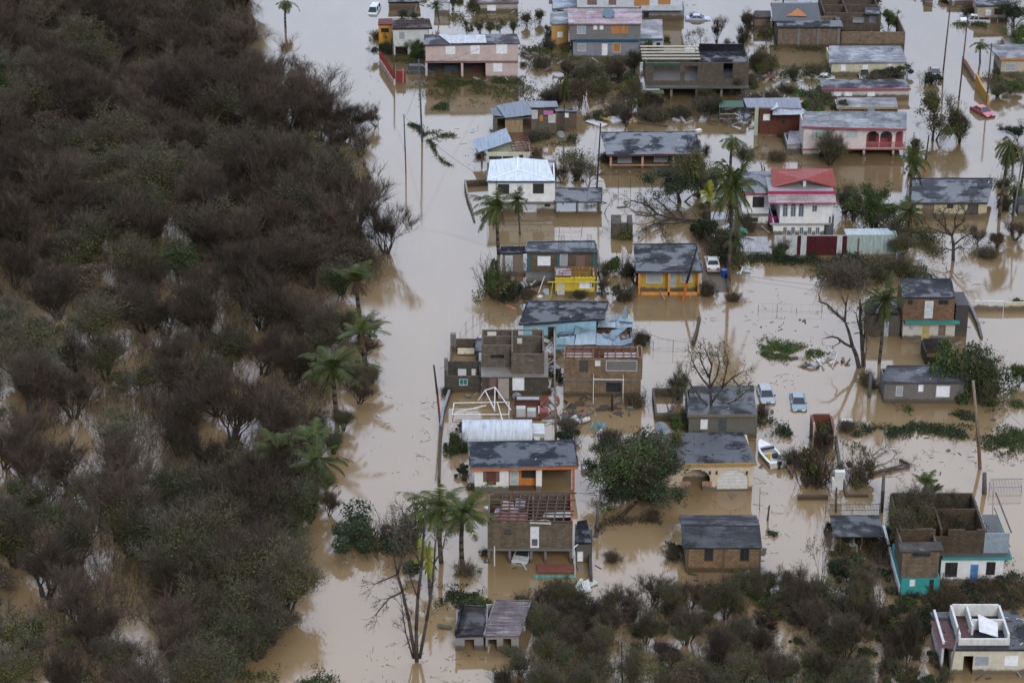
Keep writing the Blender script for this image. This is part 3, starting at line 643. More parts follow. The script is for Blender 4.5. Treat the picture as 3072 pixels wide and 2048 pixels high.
mb = MB(); mb.hexa([(.9, d - 1.3, .15), (W.w - .3, d - 1.3, .15), (W.w - .3, d - .5, .5), (.9, d - .5, .5)], [(.9, d - 1.3, .3), (W.w - .3, d - 1.3, .3), (W.w - .3, d - .5, .65), (.9, d - .5, .65)]); W.part(mb, 'fallen_slab', plain((.6, .52, .36), .8))
W = House('walkway', 'narrow wet concrete roof strip beside the grey block house', 'roof', *vE.l(430, 480, 1335)); mb = MB(); d = W.xy(*vE(440, 1055), 1.9)[1]
mb.box(-.1, W.w + .4, .1, d, 1.75, 1.9); W.part(mb, 'slab', rf2); mb = MB(); mb.box(-.05, .1, .2, d - .1, -.6, 1.74); mb.box(W.w + .2, W.w + .35, .2, d - .1, -.6, 1.74); W.part(mb, 'support', conc)

# --- white roofed long shed with half-round roof --------------------------------
H = House('shed', 'long shed under a pale half-round corrugated roof', 'shed', *vL.l(490, 1165, 640)); z = H.uz(*vL(800, 583), -.2)[1]
u0, u1 = H.uz(*vL(455, 583), -.2)[0], H.uz(*vL(1165, 583), -.2)[0]; dpt = 4.2; mb = MB(); n = 14
pr = [(-.2 + dpt * (1 - math.cos(math.pi * i / n)) / 2, z + 1.35 * math.sin(math.pi * i / n)) for i in range(n + 1)]
for i in range(n):
    (a, b), (c, d) = pr[i], pr[i+1]; mb.quad((u0, a, b), (u1, a, b), (u1, c, d), (u0, c, d)); mb.quad((u0, a, b - .05), (u0, c, d - .05), (u1, c, d - .05), (u1, a, b - .05))
i0 = len(mb.v); mb.hexa([(u0 + .05, a, b - .06) for a, b in pr], [(u0 + .1, a, b - .06) for a, b in pr]); H.part(mb, 'roof', tin((.52, .56, .61), .2))
mb = MB(); mb.box(.0, .15, 0, dpt - .5, -.8, z); mb.box(.15, H.w, 0, .12, -.8, z); mb.box(H.w - .15, H.w, .12, dpt - .5, -.8, z); mb.box(.15, H.w - .15, dpt - .6, dpt - .5, -.8, z); H.part(mb, 'wall', paint((.5, .5, .5), .4))
mb = MB()
for x in (1000, 1068): uu = H.uz(*vL(x, 590), -.25)[0]; mb.tube((uu, -.25, z - .6), (uu, -.3, z + .1), .05)
H.part(mb, 'pipe', plain((.6, .6, .6)))
H = simple('shed', 'small white flat-roofed shed against the half-round roofed one', 'shed', vL.l(1170, 1285, 590), [vL(1168, 502), vL(1290, 505), vL(1285, 402), vL(1165, 400)], offw, plain((.5, .51, .53), .5), [vL.r(1180, 530, 1245, 570, 'white')], over=.15)

# --- brick house with rafters (lower middle) -----------------------------------
H = House('house', 'brown brick house with torn-off roof and tall white window panel', 'house', *vM.l(548, 1400, 362, 365))
z = H.uz(*vL(1100, 1395))[1]; zb = H.uz(*vM(900, 210))[1]; bk = H.xy(*vL(1180, 1112), z)[1]
mb = MB(); hw = H.rect(vN.r(1715, 628, 1795, 682)); hw2 = H.rect(vM.r(978, -10, 1065, 200))
H.panel(mb, 0, H.w, zb, z, 0, .2, [hw, hw2]); mb.box(0, .2, .2, bk, zb, z); mb.box(.2, H.w - .2, bk - .2, bk, zb, z); um = H.uz(*vL(1165, 1300), 3)[0]; mb.box(um, um + .18, .2, bk - .2, zb, z - .05)
H.part(mb, 'upper_wall', block((.19, .15, .105))); mb = MB(); mb.box(H.w - .2, H.w, .2, bk, zb, z + .1); H.part(mb, 'side_wall', paint((.30, .055, .03), .5))
mb = MB(); mb.box(.0, H.w, -.15, bk, zb - .2, zb); H.part(mb, 'floor_slab', conc)
H.fill('dark', hw, 0, .2); mb = MB(); mb.box(hw2[0], hw2[1], -.05, .06, hw2[2], hw2[3]); o = H.part(mb, 'door', plain((.72, .75, .8), .4)); mb = MB(); zz = hw2[2]; hh = hw2[3] - hw2[2]
mb.box(hw2[0] + .15, hw2[1] - .15, -.07, -.053, zz + hh * .1, zz + hh * .42); H.part(mb, 'pane', glass((.05, .06, .08)), o)
mb = MB()
for x in (560, 770, 985, 1130, 1385): uu = H.uz(*vM(x, 300))[0]; mb.box(uu - .12, uu + .12, .1, .35, -.8, zb - .2)
H.part(mb, 'pillar', conc)
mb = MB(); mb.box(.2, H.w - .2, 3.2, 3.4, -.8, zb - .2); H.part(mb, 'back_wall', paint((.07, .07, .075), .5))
for x0, x1 in ((710, 790), (1245, 1340)): H.box('window', vM.r(x0, 250, x1, 345), 3.1, 3.18, plain((.35, .37, .4), .4))
mb = MB()
for x, dy in ((615, 0), (1418, 10)): uu, zz = H.uz(*vM(x, 190 + dy), -.4); mb.tube((uu, -.4, -.5), (uu, -.4, zz), .07)
mb.tube((uu, -.4, zz), (uu + 1.2, 1.2, zz + .2), .07); H.part(mb, 'drain_pipe', plain((.75, .75, .74), .4))
H.rafters('rafter', [vL(735, 1385), vL(1570, 1400), vL(1612, 1112), vL(780, 1115)], z + .06, 9, 8, brn_t, seed=31, wd=.12, miss=.05)
for pts, c_, sd in (([(760, 1385), (1120, 1385), (1125, 1300), (780, 1290)], (.28, .09, .08), 1), ([(850, 1290), (985, 1290), (975, 1190), (870, 1185)], (.4, .33, .27), 2), ([(985, 1255), (1090, 1255), (1100, 1165), (1000, 1160)], (.24, .24, .28), 3), ([(780, 1310), (1040, 1330), (1030, 1250), (800, 1255)], (.27, .24, .29), 4), ([(1140, 1410), (1355, 1415), (1355, 1378), (1140, 1370)], (.42, .42, .38), 6), ([(1265, 1350), (1560, 1340), (1555, 1290), (1290, 1300)], (.45, .44, .42), 7)):
    H.sheet('roof_sheet', [vL(*p) for p in pts], z + .05 if sd > 5 else z - .1, tin(c_, .3, 7.0, 1), seed=sd + 40, warp=.18)
H.box('awning', vM.r(1010, 500, 1440, 528), -3.0, -2.6, tin((.10, .36, .30), .15), None, 'turquoise tin awning just above the water')
mb = MB()
for x in (1040, 1430): uu, zz = H.uz(*vM(x, 490), -2.9); mb.tube((uu, -2.9, -.6), (uu, -2.9, zz), .05)
mb.tube((uu, -2.6, zz - .05), (uu, -.1, 1.6), .05); H.part(mb, 'awning_post', plain((.5, .5, .45)))
mb = MB(); mb.hexa([(H.uz(*vM(1045, 420), -1.2)[0], -2.1, .15), (H.uz(*vM(1420, 420), -1.2)[0], -2.1, .15), (H.uz(*vM(1420, 420), -1.2)[0], -.6, .3), (H.uz(*vM(1045, 420), -1.2)[0], -.6, .3)], [(H.uz(*vM(1045, 420), -1.2)[0], -2.1, .22), (H.uz(*vM(1420, 420), -1.2)[0], -2.1, .22), (H.uz(*vM(1420, 420), -1.2)[0], -.6, .37), (H.uz(*vM(1045, 420), -1.2)[0], -.6, .37)]); H.part(mb, 'awning_sheet', plain((.20, .07, .05), .8))
H = simple('outbuilding', 'narrow dark lean-to beside the brown brick house', 'outbuilding', vM.l(1435, 1585, 350), [vM(1425, 155), vM(1595, 150), vL(1715, 1370), vL(1620, 1385)], paint((.10, .09, .08), .5), rfd, [vM.r(1450, 240, 1510, 340, 'white')], over=.2)

# --- bottom: twin roofs ---------------------------------------------------------
H = simple('house', 'small concrete house with pinkish grey stained roof and black openings', 'house', vM.l(528, 862, 1245), [vM(508, 1085), vM(865, 1088), vM(985, 738), vM(625, 730)], paint((.28, .27, .26), .7), roofmat((.09, .06, .065), (.38, .34, .35), .15), [vM.r(548, 1125, 640, None, 'hole'), vM.r(705, 1118, 785, None, 'hole')], over=.2, lip=.06)
H = simple('house', 'low dark-roofed concrete house with one black opening', 'house', vM.l(222, 505, 1240), [vM(225, 1092), vM(502, 1085), vM(535, 800), vM(300, 790)], paint((.24, .24, .25), .6), roofmat((.035, .03, .035), (.20, .175, .19), .5), [vM.r(315, 1125, 412, None, 'hole')], over=.2, lip=.12)
mb = MB(); q = H.q; mb.beam((q[0][0], q[0][1], H.z + .3), (q[3][0], q[3][1], H.z + .3), .2, .5); H.part(mb, 'parapet_wall', rfd)

# --- gable brick house --------------------------------------------------------
H = House('house', 'small brown brick house with grey gabled roof and two black windows', 'house', *vR.l(530, 1275, 452))
z = H.uz(*vR(900, 205), -.4)[1] + .05; bk = H.xy(*vQ(1440, 1325), z)[1]; hs = [vR.r(715, 208, 805, 335, 'dark'), vR.r(1075, 208, 1167, 335, 'dark')]
H.shell((*vR(530, 215), vR(1275, 0)[0], None), 0, bk - .4, block((.30, .20, .115), (.14, .10, .07), .35), hs)
mb = MB()
for x in (-.02, H.w / 2 - .12, H.w - .2): mb.box(x, x + .24, -.03, 0.0, -.8, z - .15)
H.part(mb, 'pillar', paint((.10, .075, .055), .4)); H.gable('roof', vR(502, 0)[0], vR(1306, 0)[0], z, vQ(0, 1500)[1], bk - .4, roofmat((.05, .055, .062), (.22, .235, .255), .35), rise=.75)

# --- turquoise / brown block complex bottom right -------------------------------
H = House('house', 'large roofless brown block house on white ground floor with turquoise edge', 'house', *vS.l(1515, 2145, 565))
z1 = H.uz(*vS(1850, 300), -.3)[1]; z2 = H.uz(*vS(1700, -20), .6)[1]; uL = H.uz(*vS(1090, 400))[0]
hs = [vS.r(1555, 350, 1680, 495, 'dark'), vS.r(1808, 370, 1888, 545, 'door', (.10, .25, .55)), vS.r(1970, 345, 2062, 475, 'dark')]
DB = H.xy(*vK(1790, 1100), z1 + 2.7)[1]
H.shell((*vS(1515, 325), vS(2145, 0)[0], None), 0, DB, white, hs)
mb = MB(); mb.box(-.1, H.w + .5, -.33, DB + .2, z1 - .22, z1); H.part(mb, 'floor_slab', paint((.10, .10, .10), .5)); mb = MB(); mb.box(-.12, H.w + .55, -.4, -.335, z1 - .26, z1 + .02); mb.box(H.w + .505, H.w + .57, -.33, DB, z1 - .24, z1 + .01); H.part(mb, 'turquoise_edge', paint((.02, .26, .27), .3))
zt = z1 + 2.7; mb = MB(); uR = H.uz(*vS(1965, 0), .6)[0]
h1 = H.rect(vS.r(1760, -40, 1880, 40), .6); h2 = H.rect(vS.r(1460, 20, 1590, 95), .6)
H.panel(mb, uL, uR, z1, zt, .6, .2, [h1, h2]); mb.box(uR - .2, uR, .8, DB, z1, zt); mb.box(uL, uL + .2, .8, DB, z1, zt * .97); mb.box(uL + .2, uR - .2, DB - .2, DB, z1, zt)
mb.box(uL + .2, (uL + uR) / 2, DB * .45, DB * .45 + .18, z1, zt - .9); mb.box((uL + uR) / 2, uR - .2, DB * .6, DB * .6 + .18, z1, zt - .1)
mb.box((uL + uR) / 2 - .2, (uL + uR) / 2, .8, DB - .2, z1, zt - .05); H.part(mb, 'upper_wall', block((.12, .09, .06), (.06, .05, .04), .8))
mb = MB(); mb.box(uL, 0, .3, DB - .1, z1 - .2, z1 - .02); H.part(mb, 'floor', paint((.12, .10, .08), .6))
mb = MB()
for i in range(6): mb.box(uR + .05, uR + .1, 1 + i * (DB - 2) / 6, 1 + (i + .6) * (DB - 2) / 6, z1, zt)
mb.box(uR, H.w + .3, .62, .7, z1, zt - .4); H.part(mb, 'side_cladding', plain((.26, .32, .38), .5))
mb = MB(); mb.beam((H.w + .4, .4, zt - .2), (H.w + .2, DB, zt), .12, .12); mb.beam((H.w + .4, .4, z1 + .8), (H.w + .2, DB, z1 + .9), .08, .08); H.part(mb, 'rail', plain((.05, .06, .06)))
CPX = (H.e.location.copy(), H.rz, z1, uL, uR, DB)
H2 = House('outbuilding', 'brown block room over a turquoise painted ground floor', 'outbuilding', *vS.l(1115, 1500, 722))
zc = H2.uz(*vS(1300, 505))[1]; ze = H2.uz(*vS(1300, 240), -.2)[1]
H2.shell((*vS(1115, 508), vS(1500, 0)[0], None), 0, 7, paint((.03, .29, .28), .5), [vS.r(1395, 520, 1440, None, 'dark'), vS.r(1198, 522, 1255, 590, 'white')])
H2.shell((vS(1122, 0)[0], vS(0, 243)[1], vS(1492, 0)[0], vS(0, 503)[1]), .05, 5, block((.23, .17, .115), (.13, .10, .08)), [vS.r(1225, 250, 1412, 295, 'dark')], name='upper_wall')
H2.slab('roof', [vS(1100, 240), vS(1545, 228), vS(1515, 138), vS(1082, 145)], ze, .18, roofmat((.09, .085, .08), (.26, .24, .22), .3))
mb = MB(); H2.e.location.z += 0; mb.box(-.25, -.02, .4, 13, -.8, 1.1); mb.box(-.28, 0, .4, 13, 1.1, 1.3); H2.part(mb, 'side_wall', paint((.6, .62, .62), .4))

# shed with dark roof left of it
H = House('shed', 'open shed with dark sheet roof sheltering white chairs', 'shed', *vS.l(480, 930, 290)); z = H.uz(*vS(680, 90), -.2)[1]
H.slab('roof', [vS(432, 92), vS(935, 88), vK(890, 1322), vK(395, 1325)], z, .12, roofmat((.05, .055, .06), (.19, .20, .22), .6)); mb = MB(); bk = 4.2
for x in (.1, H.w / 2, H.w - .2):
    for y in (.1, bk): mb.box(x, x + .14, y, y + .14, -.8, z - .12)
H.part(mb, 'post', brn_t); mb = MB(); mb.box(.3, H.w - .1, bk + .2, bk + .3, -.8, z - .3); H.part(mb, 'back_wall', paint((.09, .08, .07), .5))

# --- white house bottom right corner --------------------------------------------
H = House('house', 'white house with a white roofless rooftop room', 'house', *vS.l(1620, 2420, 1480)); z = H.uz(*vS(1900, 1225), -.3)[1]
o, q = H.slab('roof', [vS(1590, 1225), vS(2480, 1225), vS(2290, 835), vS(1400, 850)], z, .22, roofmat((.045, .048, .055), (.17, .18, .20), .6)); bk = q[2][1] - .3
H.shell((vS(1620, 0)[0], vS(0, 1235)[1], vS(2420, 0)[0], None), 0, bk, paint((.55, .52, .42), .4), [vS.r(1740, 1292, 1838, None, 'hole'), vS.r(1850, 1290, 2000, 1395, 'grey'), vS.r(2150, 1285, 2300, 1395, 'white')])
mb = MB(); a = H.xy(*vS(1690, 1185), z); b = H.xy(*vS(2205, 1185), z); hh = 1.25; dd = 5.6
mb.box(a[0], b[0], a[1], a[1] + .2, z, z + hh * .55); mb.box(a[0], a[0] + .2, a[1] + .2, a[1] + dd, z, z + hh * .9); mb.box(b[0] - .2, b[0], a[1] + .2, a[1] + dd, z, z + hh * .9)
mb.box(a[0] + .2, b[0] - .2, a[1] + dd - .2, a[1] + dd, z, z + hh); mb.box(a[0] + 1.6, b[0] - .2, a[1] + dd * .5, a[1] + dd * .5 + .2, z, z + hh * .9); mb.box(a[0] + 1.5, a[0] + 1.7, a[1] + 1.8, a[1] + dd - .2, z, z + hh * .9); H.part(mb, 'rooftop_room', paint((.62, .62, .61), .8))
mb = MB(); mb.hexa([(a[0] + 2.2, a[1] + 1.5, z + .6), (b[0] - 1, a[1] + .8, z + .4), (b[0] - .8, a[1] + 2.4, z + 1.0), (a[0] + 2.3, a[1] + 3.2, z + 1.5)], [(a[0] + 2.2, a[1] + 1.5, z + .66), (b[0] - 1, a[1] + .8, z + .46), (b[0] - .8, a[1] + 2.4, z + 1.06), (a[0] + 2.3, a[1] + 3.2, z + 1.56)]); H.part(mb, 'fallen_sheet', plain((.7, .72, .75), .5))
mb = MB(); mb.box(a[0] + .25, a[0] + 1.45, a[1] + .3, a[1] + dd - .5, z + .004, z + .05); mb.box(a[0] - 2.0, a[0] - .3, a[1] - .5, a[1] + 4.5, z + .004, z + .012); H.part(mb, 'red_floor', plain((.09, .035, .03), .8))
scatter_roof(H, q, z, 34, 51)
mb = MB(); mb.box(-1.0, -.78, 0.6, bk, -.8, z + .3); H.part(mb, 'side_wall', paint((.62, .62, .62), .3))

# --- right side -------------------------------------------------------------------
H = House('house', 'two-storey brick house with white door over a green ledge', 'house', *vJ.l(1130, 1655, 905)); z = H.uz(*vJ(1390, 476), -.2)[1]; bk = H.xy(*vJ(1360, 292), z)[1] - .3; zm = H.uz(*vJ(1390, 722), -.4)[1]
H.slab('roof', [vJ(1128, 476), vJ(1652, 476), vJ(1615, 290), vJ(1108, 292)], z, .2, roofmat((.05, .052, .062), (.2, .21, .245), .45), lip=.08)
H.shell((vJ(1135, 0)[0], vJ(0, 482)[1], vJ(1650, 0)[0], vJ(0, 712)[1]), 0, bk, block((.25, .145, .09), (.13, .09, .07), .35), [vJ.r(1177, 502, 1230, 552, 'dark'), vJ.r(1350, 512, 1436, 688, 'door', (.66, .7, .74)), vJ.r(1490, 502, 1590, 552, 'dark')], name='upper_wall')
H.shell((vJ(1130, 0)[0], vJ(0, 740)[1], vJ(1655, 0)[0], None), .02, bk, paint((.50, .49, .44), .6), [vJ.r(1183, 755, 1236, 808, 'grey'), vJ.r(1322, 758, 1398, None, 'door', (.50, .42, .17)), vJ.r(1490, 760, 1560, 860, 'brown')])
mb = MB(); mb.box(.05, H.w + .3, -.8, -.02, zm - .18, zm); H.part(mb, 'ledge', paint((.04, .25, .21), .4)); mb = MB(); mb.box(H.w + .02, H.w + 1.6, 1, bk, -.8, zm + 1.6); H.part(mb, 'side_annex', paint((.05, .045, .045), .4))
simple('outbuilding', 'dark grey roofed outbuilding behind the palm beside the two-storey brick house', 'outbuilding', vJ.l(790, 1100, 870), [vJ(765, 640), vJ(1112, 640), vJ(1100, 465), vJ(800, 465)], paint((.09, .08, .07), .5), rfd, [vJ.r(925, 690, 990, None, 'door', (.38, .45, .5))], over=.2)
simple('house', 'long grey stained house with white shutters and mottled flat roof', 'house', vJ.l(935, 1735, 1545), [vJ(912, 1330), vJ(1748, 1330), vJ(1715, 1168), vJ(975, 1165)], paint((.15, .14, .135), .7), roofmat((.08, .085, .10), (.30, .31, .34), .4), [vJ.r(1285, 1355, 1340, 1425, 'white'), vJ.r(1465, 1365, 1605, 1480, 'white'), vJ.r(1060, 1370, 1130, 1470, 'grey')], over=.3, lip=.05, debris=5)
W = House('roofless_room', 'low dark block walls of a roofless room by the leaning tree', 'wall', *vJ.l(1350, 1590, 1155)); mb = MB(); mb.box(0, W.w, 0, .2, -.8, 1.0); mb.box(0, .2, .2, 3.5, -.8, 1.6); mb.box(.2, W.w, 3.3, 3.5, -.8, 1.9); mb.box(W.w - .2, W.w, .2, 3.3, -.8, 1.2); W.part(mb, 'wall', block((.07, .065, .065), (.04, .04, .04)))
simple('house', 'long cream walled house with a big puddled grey roof and holes', 'house', vI.l(1255, 1970, 1012), [vI(1150, 872), vI(1985, 870), vI(2045, 625), vI(1215, 625)], paint((.48, .42, .28), .6), roofmat((.07, .075, .085), (.26, .275, .31), .8), [vI.r(1330, 880, 1445, 985, 'brown'), vI.r(1575, 880, 1640, 925, 'dark'), vI.r(1782, 885, 1890, 985, 'dark')], over=.3, lip=.12, debris=8)
simple('house', 'grey house cut by the right edge of the picture', 'house', vI.l(2290, 2600, 1000), [vI(2265, 870), vI(2620, 870), vI(2600, 745), vI(2290, 745)], conc, rf2, [], over=.3)

# --- red roofed white house -------------------------------------------------------
H = House('house', 'white two-storey house with a broken red roof and crimson trimmed awning', 'house', *vG.l(1745, 2258, 1195)); rd = plain((.38, .055, .04), .6)
z = H.uz(*vG(2000, 870), -1.3)[1]; za = H.uz(*vG(2000, 785), .2)[1]; zg = za; uL = H.uz(*vG(1815, 950))[0]; uR = H.uz(*vI(412, 950))[0]; zm = H.uz(*vG(2000, 1073))[1]
hs = [vG.r(1840, 905, 1893, 1010, 'glass'), vG.r(1920, 905, 1975, 1010, 'glass'), vG.r(2000, 905, 2055, 1010, 'glass'), vG.r(2137, 893, 2190, 960, 'glass')]
H.shell((vG(1815, 0)[0], vG(0, 800)[1], vI(420, 0)[0], vG(0, 1073)[1]), 0, 8, white, hs, name='upper_wall')
mb = MB()
for h in hs[:3]:
    a = H.rect(h[:4]); c = (a[0] + a[1]) / 2; r = (a[1] - a[0]) / 2; mb.hexa([(c + r * math.cos(t), -.03, a[3] + r * math.sin(t)) for t in [math.pi * i / 8 for i in range(9)]], [(c + r * math.cos(t), .02, a[3] + r * math.sin(t)) for t in [math.pi * i / 8 for i in range(9)]])
H.part(mb, 'window_arch', glass((.10, .14, .17)))
lo = [vG.r(x, 1112, x + 42, 1190, 'glass') for x in (1843, 1924, 2010, 2092, 2172)]
H.shell((vG(1745, 0)[0], vG(0, 1085)[1], vG(2258, 0)[0], None), .15, 8, white, lo)
mb = MB(); mb.box(H.uz(*vG(1712, 1070))[0], H.uz(*vG(2258, 1070))[0] + .9, -.25, 0, zm - .15, zm + .02); H.part(mb, 'ledge', paint((.35, .35, .36), .3))
u0, u1 = H.uz(*vG(1700, 870), -1.3)[0], H.uz(*vI(462, 870), -1.3)[0]; mb = MB(); mb.hexa([(u0, -1.3, z - .12), (u1, -1.3, z - .12), (u1, .3, za - .12), (u0, .3, za - .12)], [(u0, -1.3, z), (u1, -1.3, z), (u1, .3, za), (u0, .3, za)]); aw = H.part(mb, 'awning', roofmat((.34, .25, .25), (.72, .68, .70), .2))
mb = MB(); mb.box(u0, u1, .3, .42, za - .1, H.uz(*vG(2000, 752), .3)[1]); mb.box(u0, u1, -1.34, -1.3, z - .14, z + .03); H.part(mb, 'crimson_trim', plain((.42, .02, .09), .5), aw)
zt = H.uz(*vG(2000, 752), .3)[1]; mb = MB(); mb.box(u0 + .2, u1 - .1, .42, 6.5, za - .2, zt - .35); H.part(mb, 'terrace_slab', paint((.24, .24, .25), .5))
# gabled top room under red roof
zr = H.uz(*vI(450, 712), 2.6)[1]; ua, ub = H.uz(*vG(1742, 700), 2.6)[0], H.uz(*vI(455, 712), 2.6)[0]; um = (ua + ub) / 2
ridge = H.uz(*vG(2010, 630), 2.6)[1]; yb = H.xy(*vG(2100, 525), ridge)[1]; mb = MB(); th = .15
for p, q_, zp, zq in ((ua, um, zr, ridge), (um, ub, ridge, zr)):
    mb.hexa([(p, 2.6, zp - th), (q_, 2.6, zq - th), (q_, yb, ridge - th), (p, yb, ridge - th)], [(p, 2.6, zp), (q_, 2.6, zq), (q_, yb, ridge), (p, yb, ridge)])
H.part(mb, 'roof', tin((.27, .04, .028), .15)); mb = MB(); mb.hexa([(ua + .5, 3.6, zt - .4), (ub - .4, 3.6, zt - .4), (ub - .4, 3.8, zt - .4), (ua + .5, 3.8, zt - .4)], [(ua + .5, 3.6, zr - .25), (ub - .4, 3.6, zr - .25), (ub - .4, 3.8, zr - .25), (ua + .5, 3.8, zr - .25)])
mb.box(um - .15, um + .25, 2.9, 3.2, zt - .4, ridge - .2); mb.box(ua + .6, um - .5, 2.9, 3.1, zr - .5, zr - .2); mb.box(um + .5, ub - .4, 2.9, 3.1, zr - .5, zr - .2); mb.box(ua + .5, ua + .7, 3.8, yb - .3, zt - .4, zr - .2); mb.box(ub - .6, ub - .4, 3.8, yb - .3, zt - .4, zr - .2); H.part(mb, 'rooftop_room', offw)
# left wing
Lw = House('house_wing', 'white flat-roofed wing left of the red roof, crimson edged', 'house', *vG.l(1430, 1705, 1110)); zl = Lw.uz(*vG(1560, 772), -.3)[1]
Lw.slab('roof', [vG(1395, 772), vG(1740, 770), vG(1722, 548), vG(1400, 555)], zl, .2, roofmat((.09, .10, .115), (.3, .32, .36), .7)); bk = 7
Lw.shell((vG(1430, 0)[0], vG(0, 790)[1], vG(1705, 0)[0], None), 0, bk, white, [vG.r(1538, 805, 1655, 915, 'dark'), vG.r(1455, 1017, 1592, 1060, 'dark')])
mb = MB(); a, b = Lw.uz(*vG(1395, 780), -.34)[0], Lw.uz(*vG(1740, 780), -.34)[0]; mb.box(a, b, -.36, -.3, zl - .24, zl - .01); Lw.part(mb, 'crimson_trim', plain((.42, .02, .09), .5))
mb = MB(); zz = Lw.uz(*vG(1560, 990), -.5)[1]; mb.box(-.1, Lw.w, -.5, 0, zz - .1, zz); Lw.part(mb, 'ledge', conc)
B = Lw; mb = MB(); a = B.rect(vG.r(1712, 1005, 1810, 1072), -.5); mb.box(a[0], a[1], -.5, -.42, a[2], a[3]); B.part(mb, 'balcony_cloth', plain((.42, .04, .18), .8)); mb = MB(); mb.box(a[0] - .1, a[1] + .1, -.42, .6, a[2] - .15, a[2] - .02); mb.box(a[0] - .1, a[0], -.42, .6, a[2], a[3]); mb.box(a[1], a[1] + .1, -.42, .6, a[2], a[3]); B.part(mb, 'balcony', plain((.18, .03, .05), .6))
Tk = House('water_tank', 'grey upright water tank at the right end of the white two-storey house', 'tank', *vI.l(340, 432, 1195)); mb = MB(); zz = Tk.uz(*vI(385, 1008))[1]; mb.tube((Tk.w / 2, .6, -.6), (Tk.w / 2, .6, zz), Tk.w / 2, n=20); tk = Tk.part(mb, 'drum', plain((.10, .11, .13), .5)); mb = MB(); mb.tube((Tk.w / 2, .6, zz + .003), (Tk.w / 2, .6, zz + .12), Tk.w / 5, n=12); Tk.part(mb, 'lid', plain((.08, .09, .1), .5))

# --- white house, white hipped roof ---------------------------------------------
H = House('house', 'white two-storey house with bright white hipped tin roof and dark windows', 'house', *vD.l(560, 1228, 972)); zc = H.uz(*vD(890, 648), -.3)[1]; zm = H.uz(*vD(890, 855))[1]
u0, u1 = H.uz(*vD(540, 648), -.3)[0], H.uz(*vD(1226, 648), -.3)[0]; m = tin((.60, .66, .72), .08, 5.0)
ur, zr = H.uz(*vD(850, 530), 3.2); bkd = H.xy(*vD(800, 437), zc)[1]; mb = MB(); th = .06
b0, b1 = H.xy(*vD(572, 437), zc)[0], H.xy(*vD(1150, 437), zc)[0]; zr = min(zr, zc + 1.25)
a, b, c, d = (u0, -.3, zc), (u1, -.3, zc), (b1, bkd, zc), (b0, bkd, zc); r1 = (ur, 3.0, zr); r2 = (ur, bkd, zr)
mb.tri(a, b, r1); mb.quad(a, r1, r2, d); mb.quad(b, c, r2, r1); mb.tri(c, d, r2); mb.quad(a, d, c, b); ro = H.part(mb, 'roof', m)
mb = MB()
for p, q_ in ((a, r1), (b, r1), (r1, r2)): mb.beam(Vector(p) + Vector((0, 0, .03)), Vector(q_) + Vector((0, 0, .03)), .22, .05)
H.part(mb, 'ridge_cap', plain((.74, .77, .8), .4), ro); mb = MB(); mb.box(u0, u1, -.36, -.31, zc - .25, zc - .01); mb.box(u0 - .05, u0, -.36, bkd, zc - .25, zc - .01); H.part(mb, 'fascia', plain((.05, .10, .14), .5), ro)
H.shell((vD(557, 0)[0], vD(0, 665)[1], vD(1226, 0)[0], vD(0, 860)[1]), 0, bkd - .3, white, [vD.r(650, 680, 765, 782, 'dark'), vD.r(840, 682, 908, 790, 'door', (.6, .62, .66)), vD.r(1003, 675, 1115, 775, 'dark')], name='upper_wall')
mb = MB(); mb.box(-.1, H.w, -.3, 0, zm - .16, zm - .02); H.part(mb, 'ledge', conc); H.shell((vD(700, 0)[0], vD(0, 872)[1], vD(1228, 0)[0], None), .3, bkd - .3, paint((.4, .38, .36), .6), [vD.r(905, 880, 1040, None, 'door', (.62, .66, .72)), vD.r(1120, 880, 1180, 908, 'dark')])
# carport
H = House('carport', 'open carport with wet grey flat roof beside the white hipped-roof house', 'carport', *vD.l(1228, 1690, 980)); z = H.uz(*vD(1460, 858), -.1)[1]
H.slab('roof', [vD(1218, 860), vD(1697, 860), vD(1693, 718), vD(1232, 722)], z, .15, roofmat((.06, .058, .06), (.24, .24, .26), .75), lip=.05); bk = H.xy(*vD(1460, 720), z)[1] - .3; mb = MB()
for x in (0, H.w * .475, H.w - .22):
    for y in (0, bk): mb.box(x, x + .2, y, y + .2, -.8, z - .15)
H.part(mb, 'post', conc)
simple('outbuilding', 'small grey concrete box behind the white hipped roof', 'outbuilding', vD.l(1160, 1240, 640), [vD(1155, 550), vD(1245, 550), vD(1238, 435), vD(1150, 435)], conc, rf2, [], over=.1)

# --- tilted tin roof, bare rafters ---------------------------------------------------
H = House('house', 'low pale green house with a tilted tin roof and bare red rafters', 'house', *vD.l(540, 975, 505)); z = H.uz(*vD(760, 358), -.1)[1]
H.shell((vD(540, 0)[0], vD(0, 362)[1], vD(975, 0)[0], None), 0, 4.5, paint((.50, .52, .42), .4), [vD.r(700, 400, 805, 430, 'dark'), vD.r(865, 385, 905, 430, 'dark'), vD.r(560, 400, 690, 430, 'dark')])
H.sheet('roof', [vD(455, 362), vD(792, 285), vD(733, 168), vD(392, 245)], z + .1, tin((.26, .32, .40), .05, 5.0), (.0, .55, .85, .1), warp=.12, seed=5)
H.rafters('rafter', [vD(800, 345), vD(1015, 350), vD(945, 200), vD(745, 180)], z + .1, 5, 10, red_t, seed=4)
mb = MB(); uu = H.uz(*vD(480, 400), 1)[0]; mb.box(uu, uu + .25, .5, 1.0, -.8, z); mb.box(uu + 1.0, uu + 1.2, 1.5, 1.7, -.8, z); H.part(mb, 'post', brn_t)

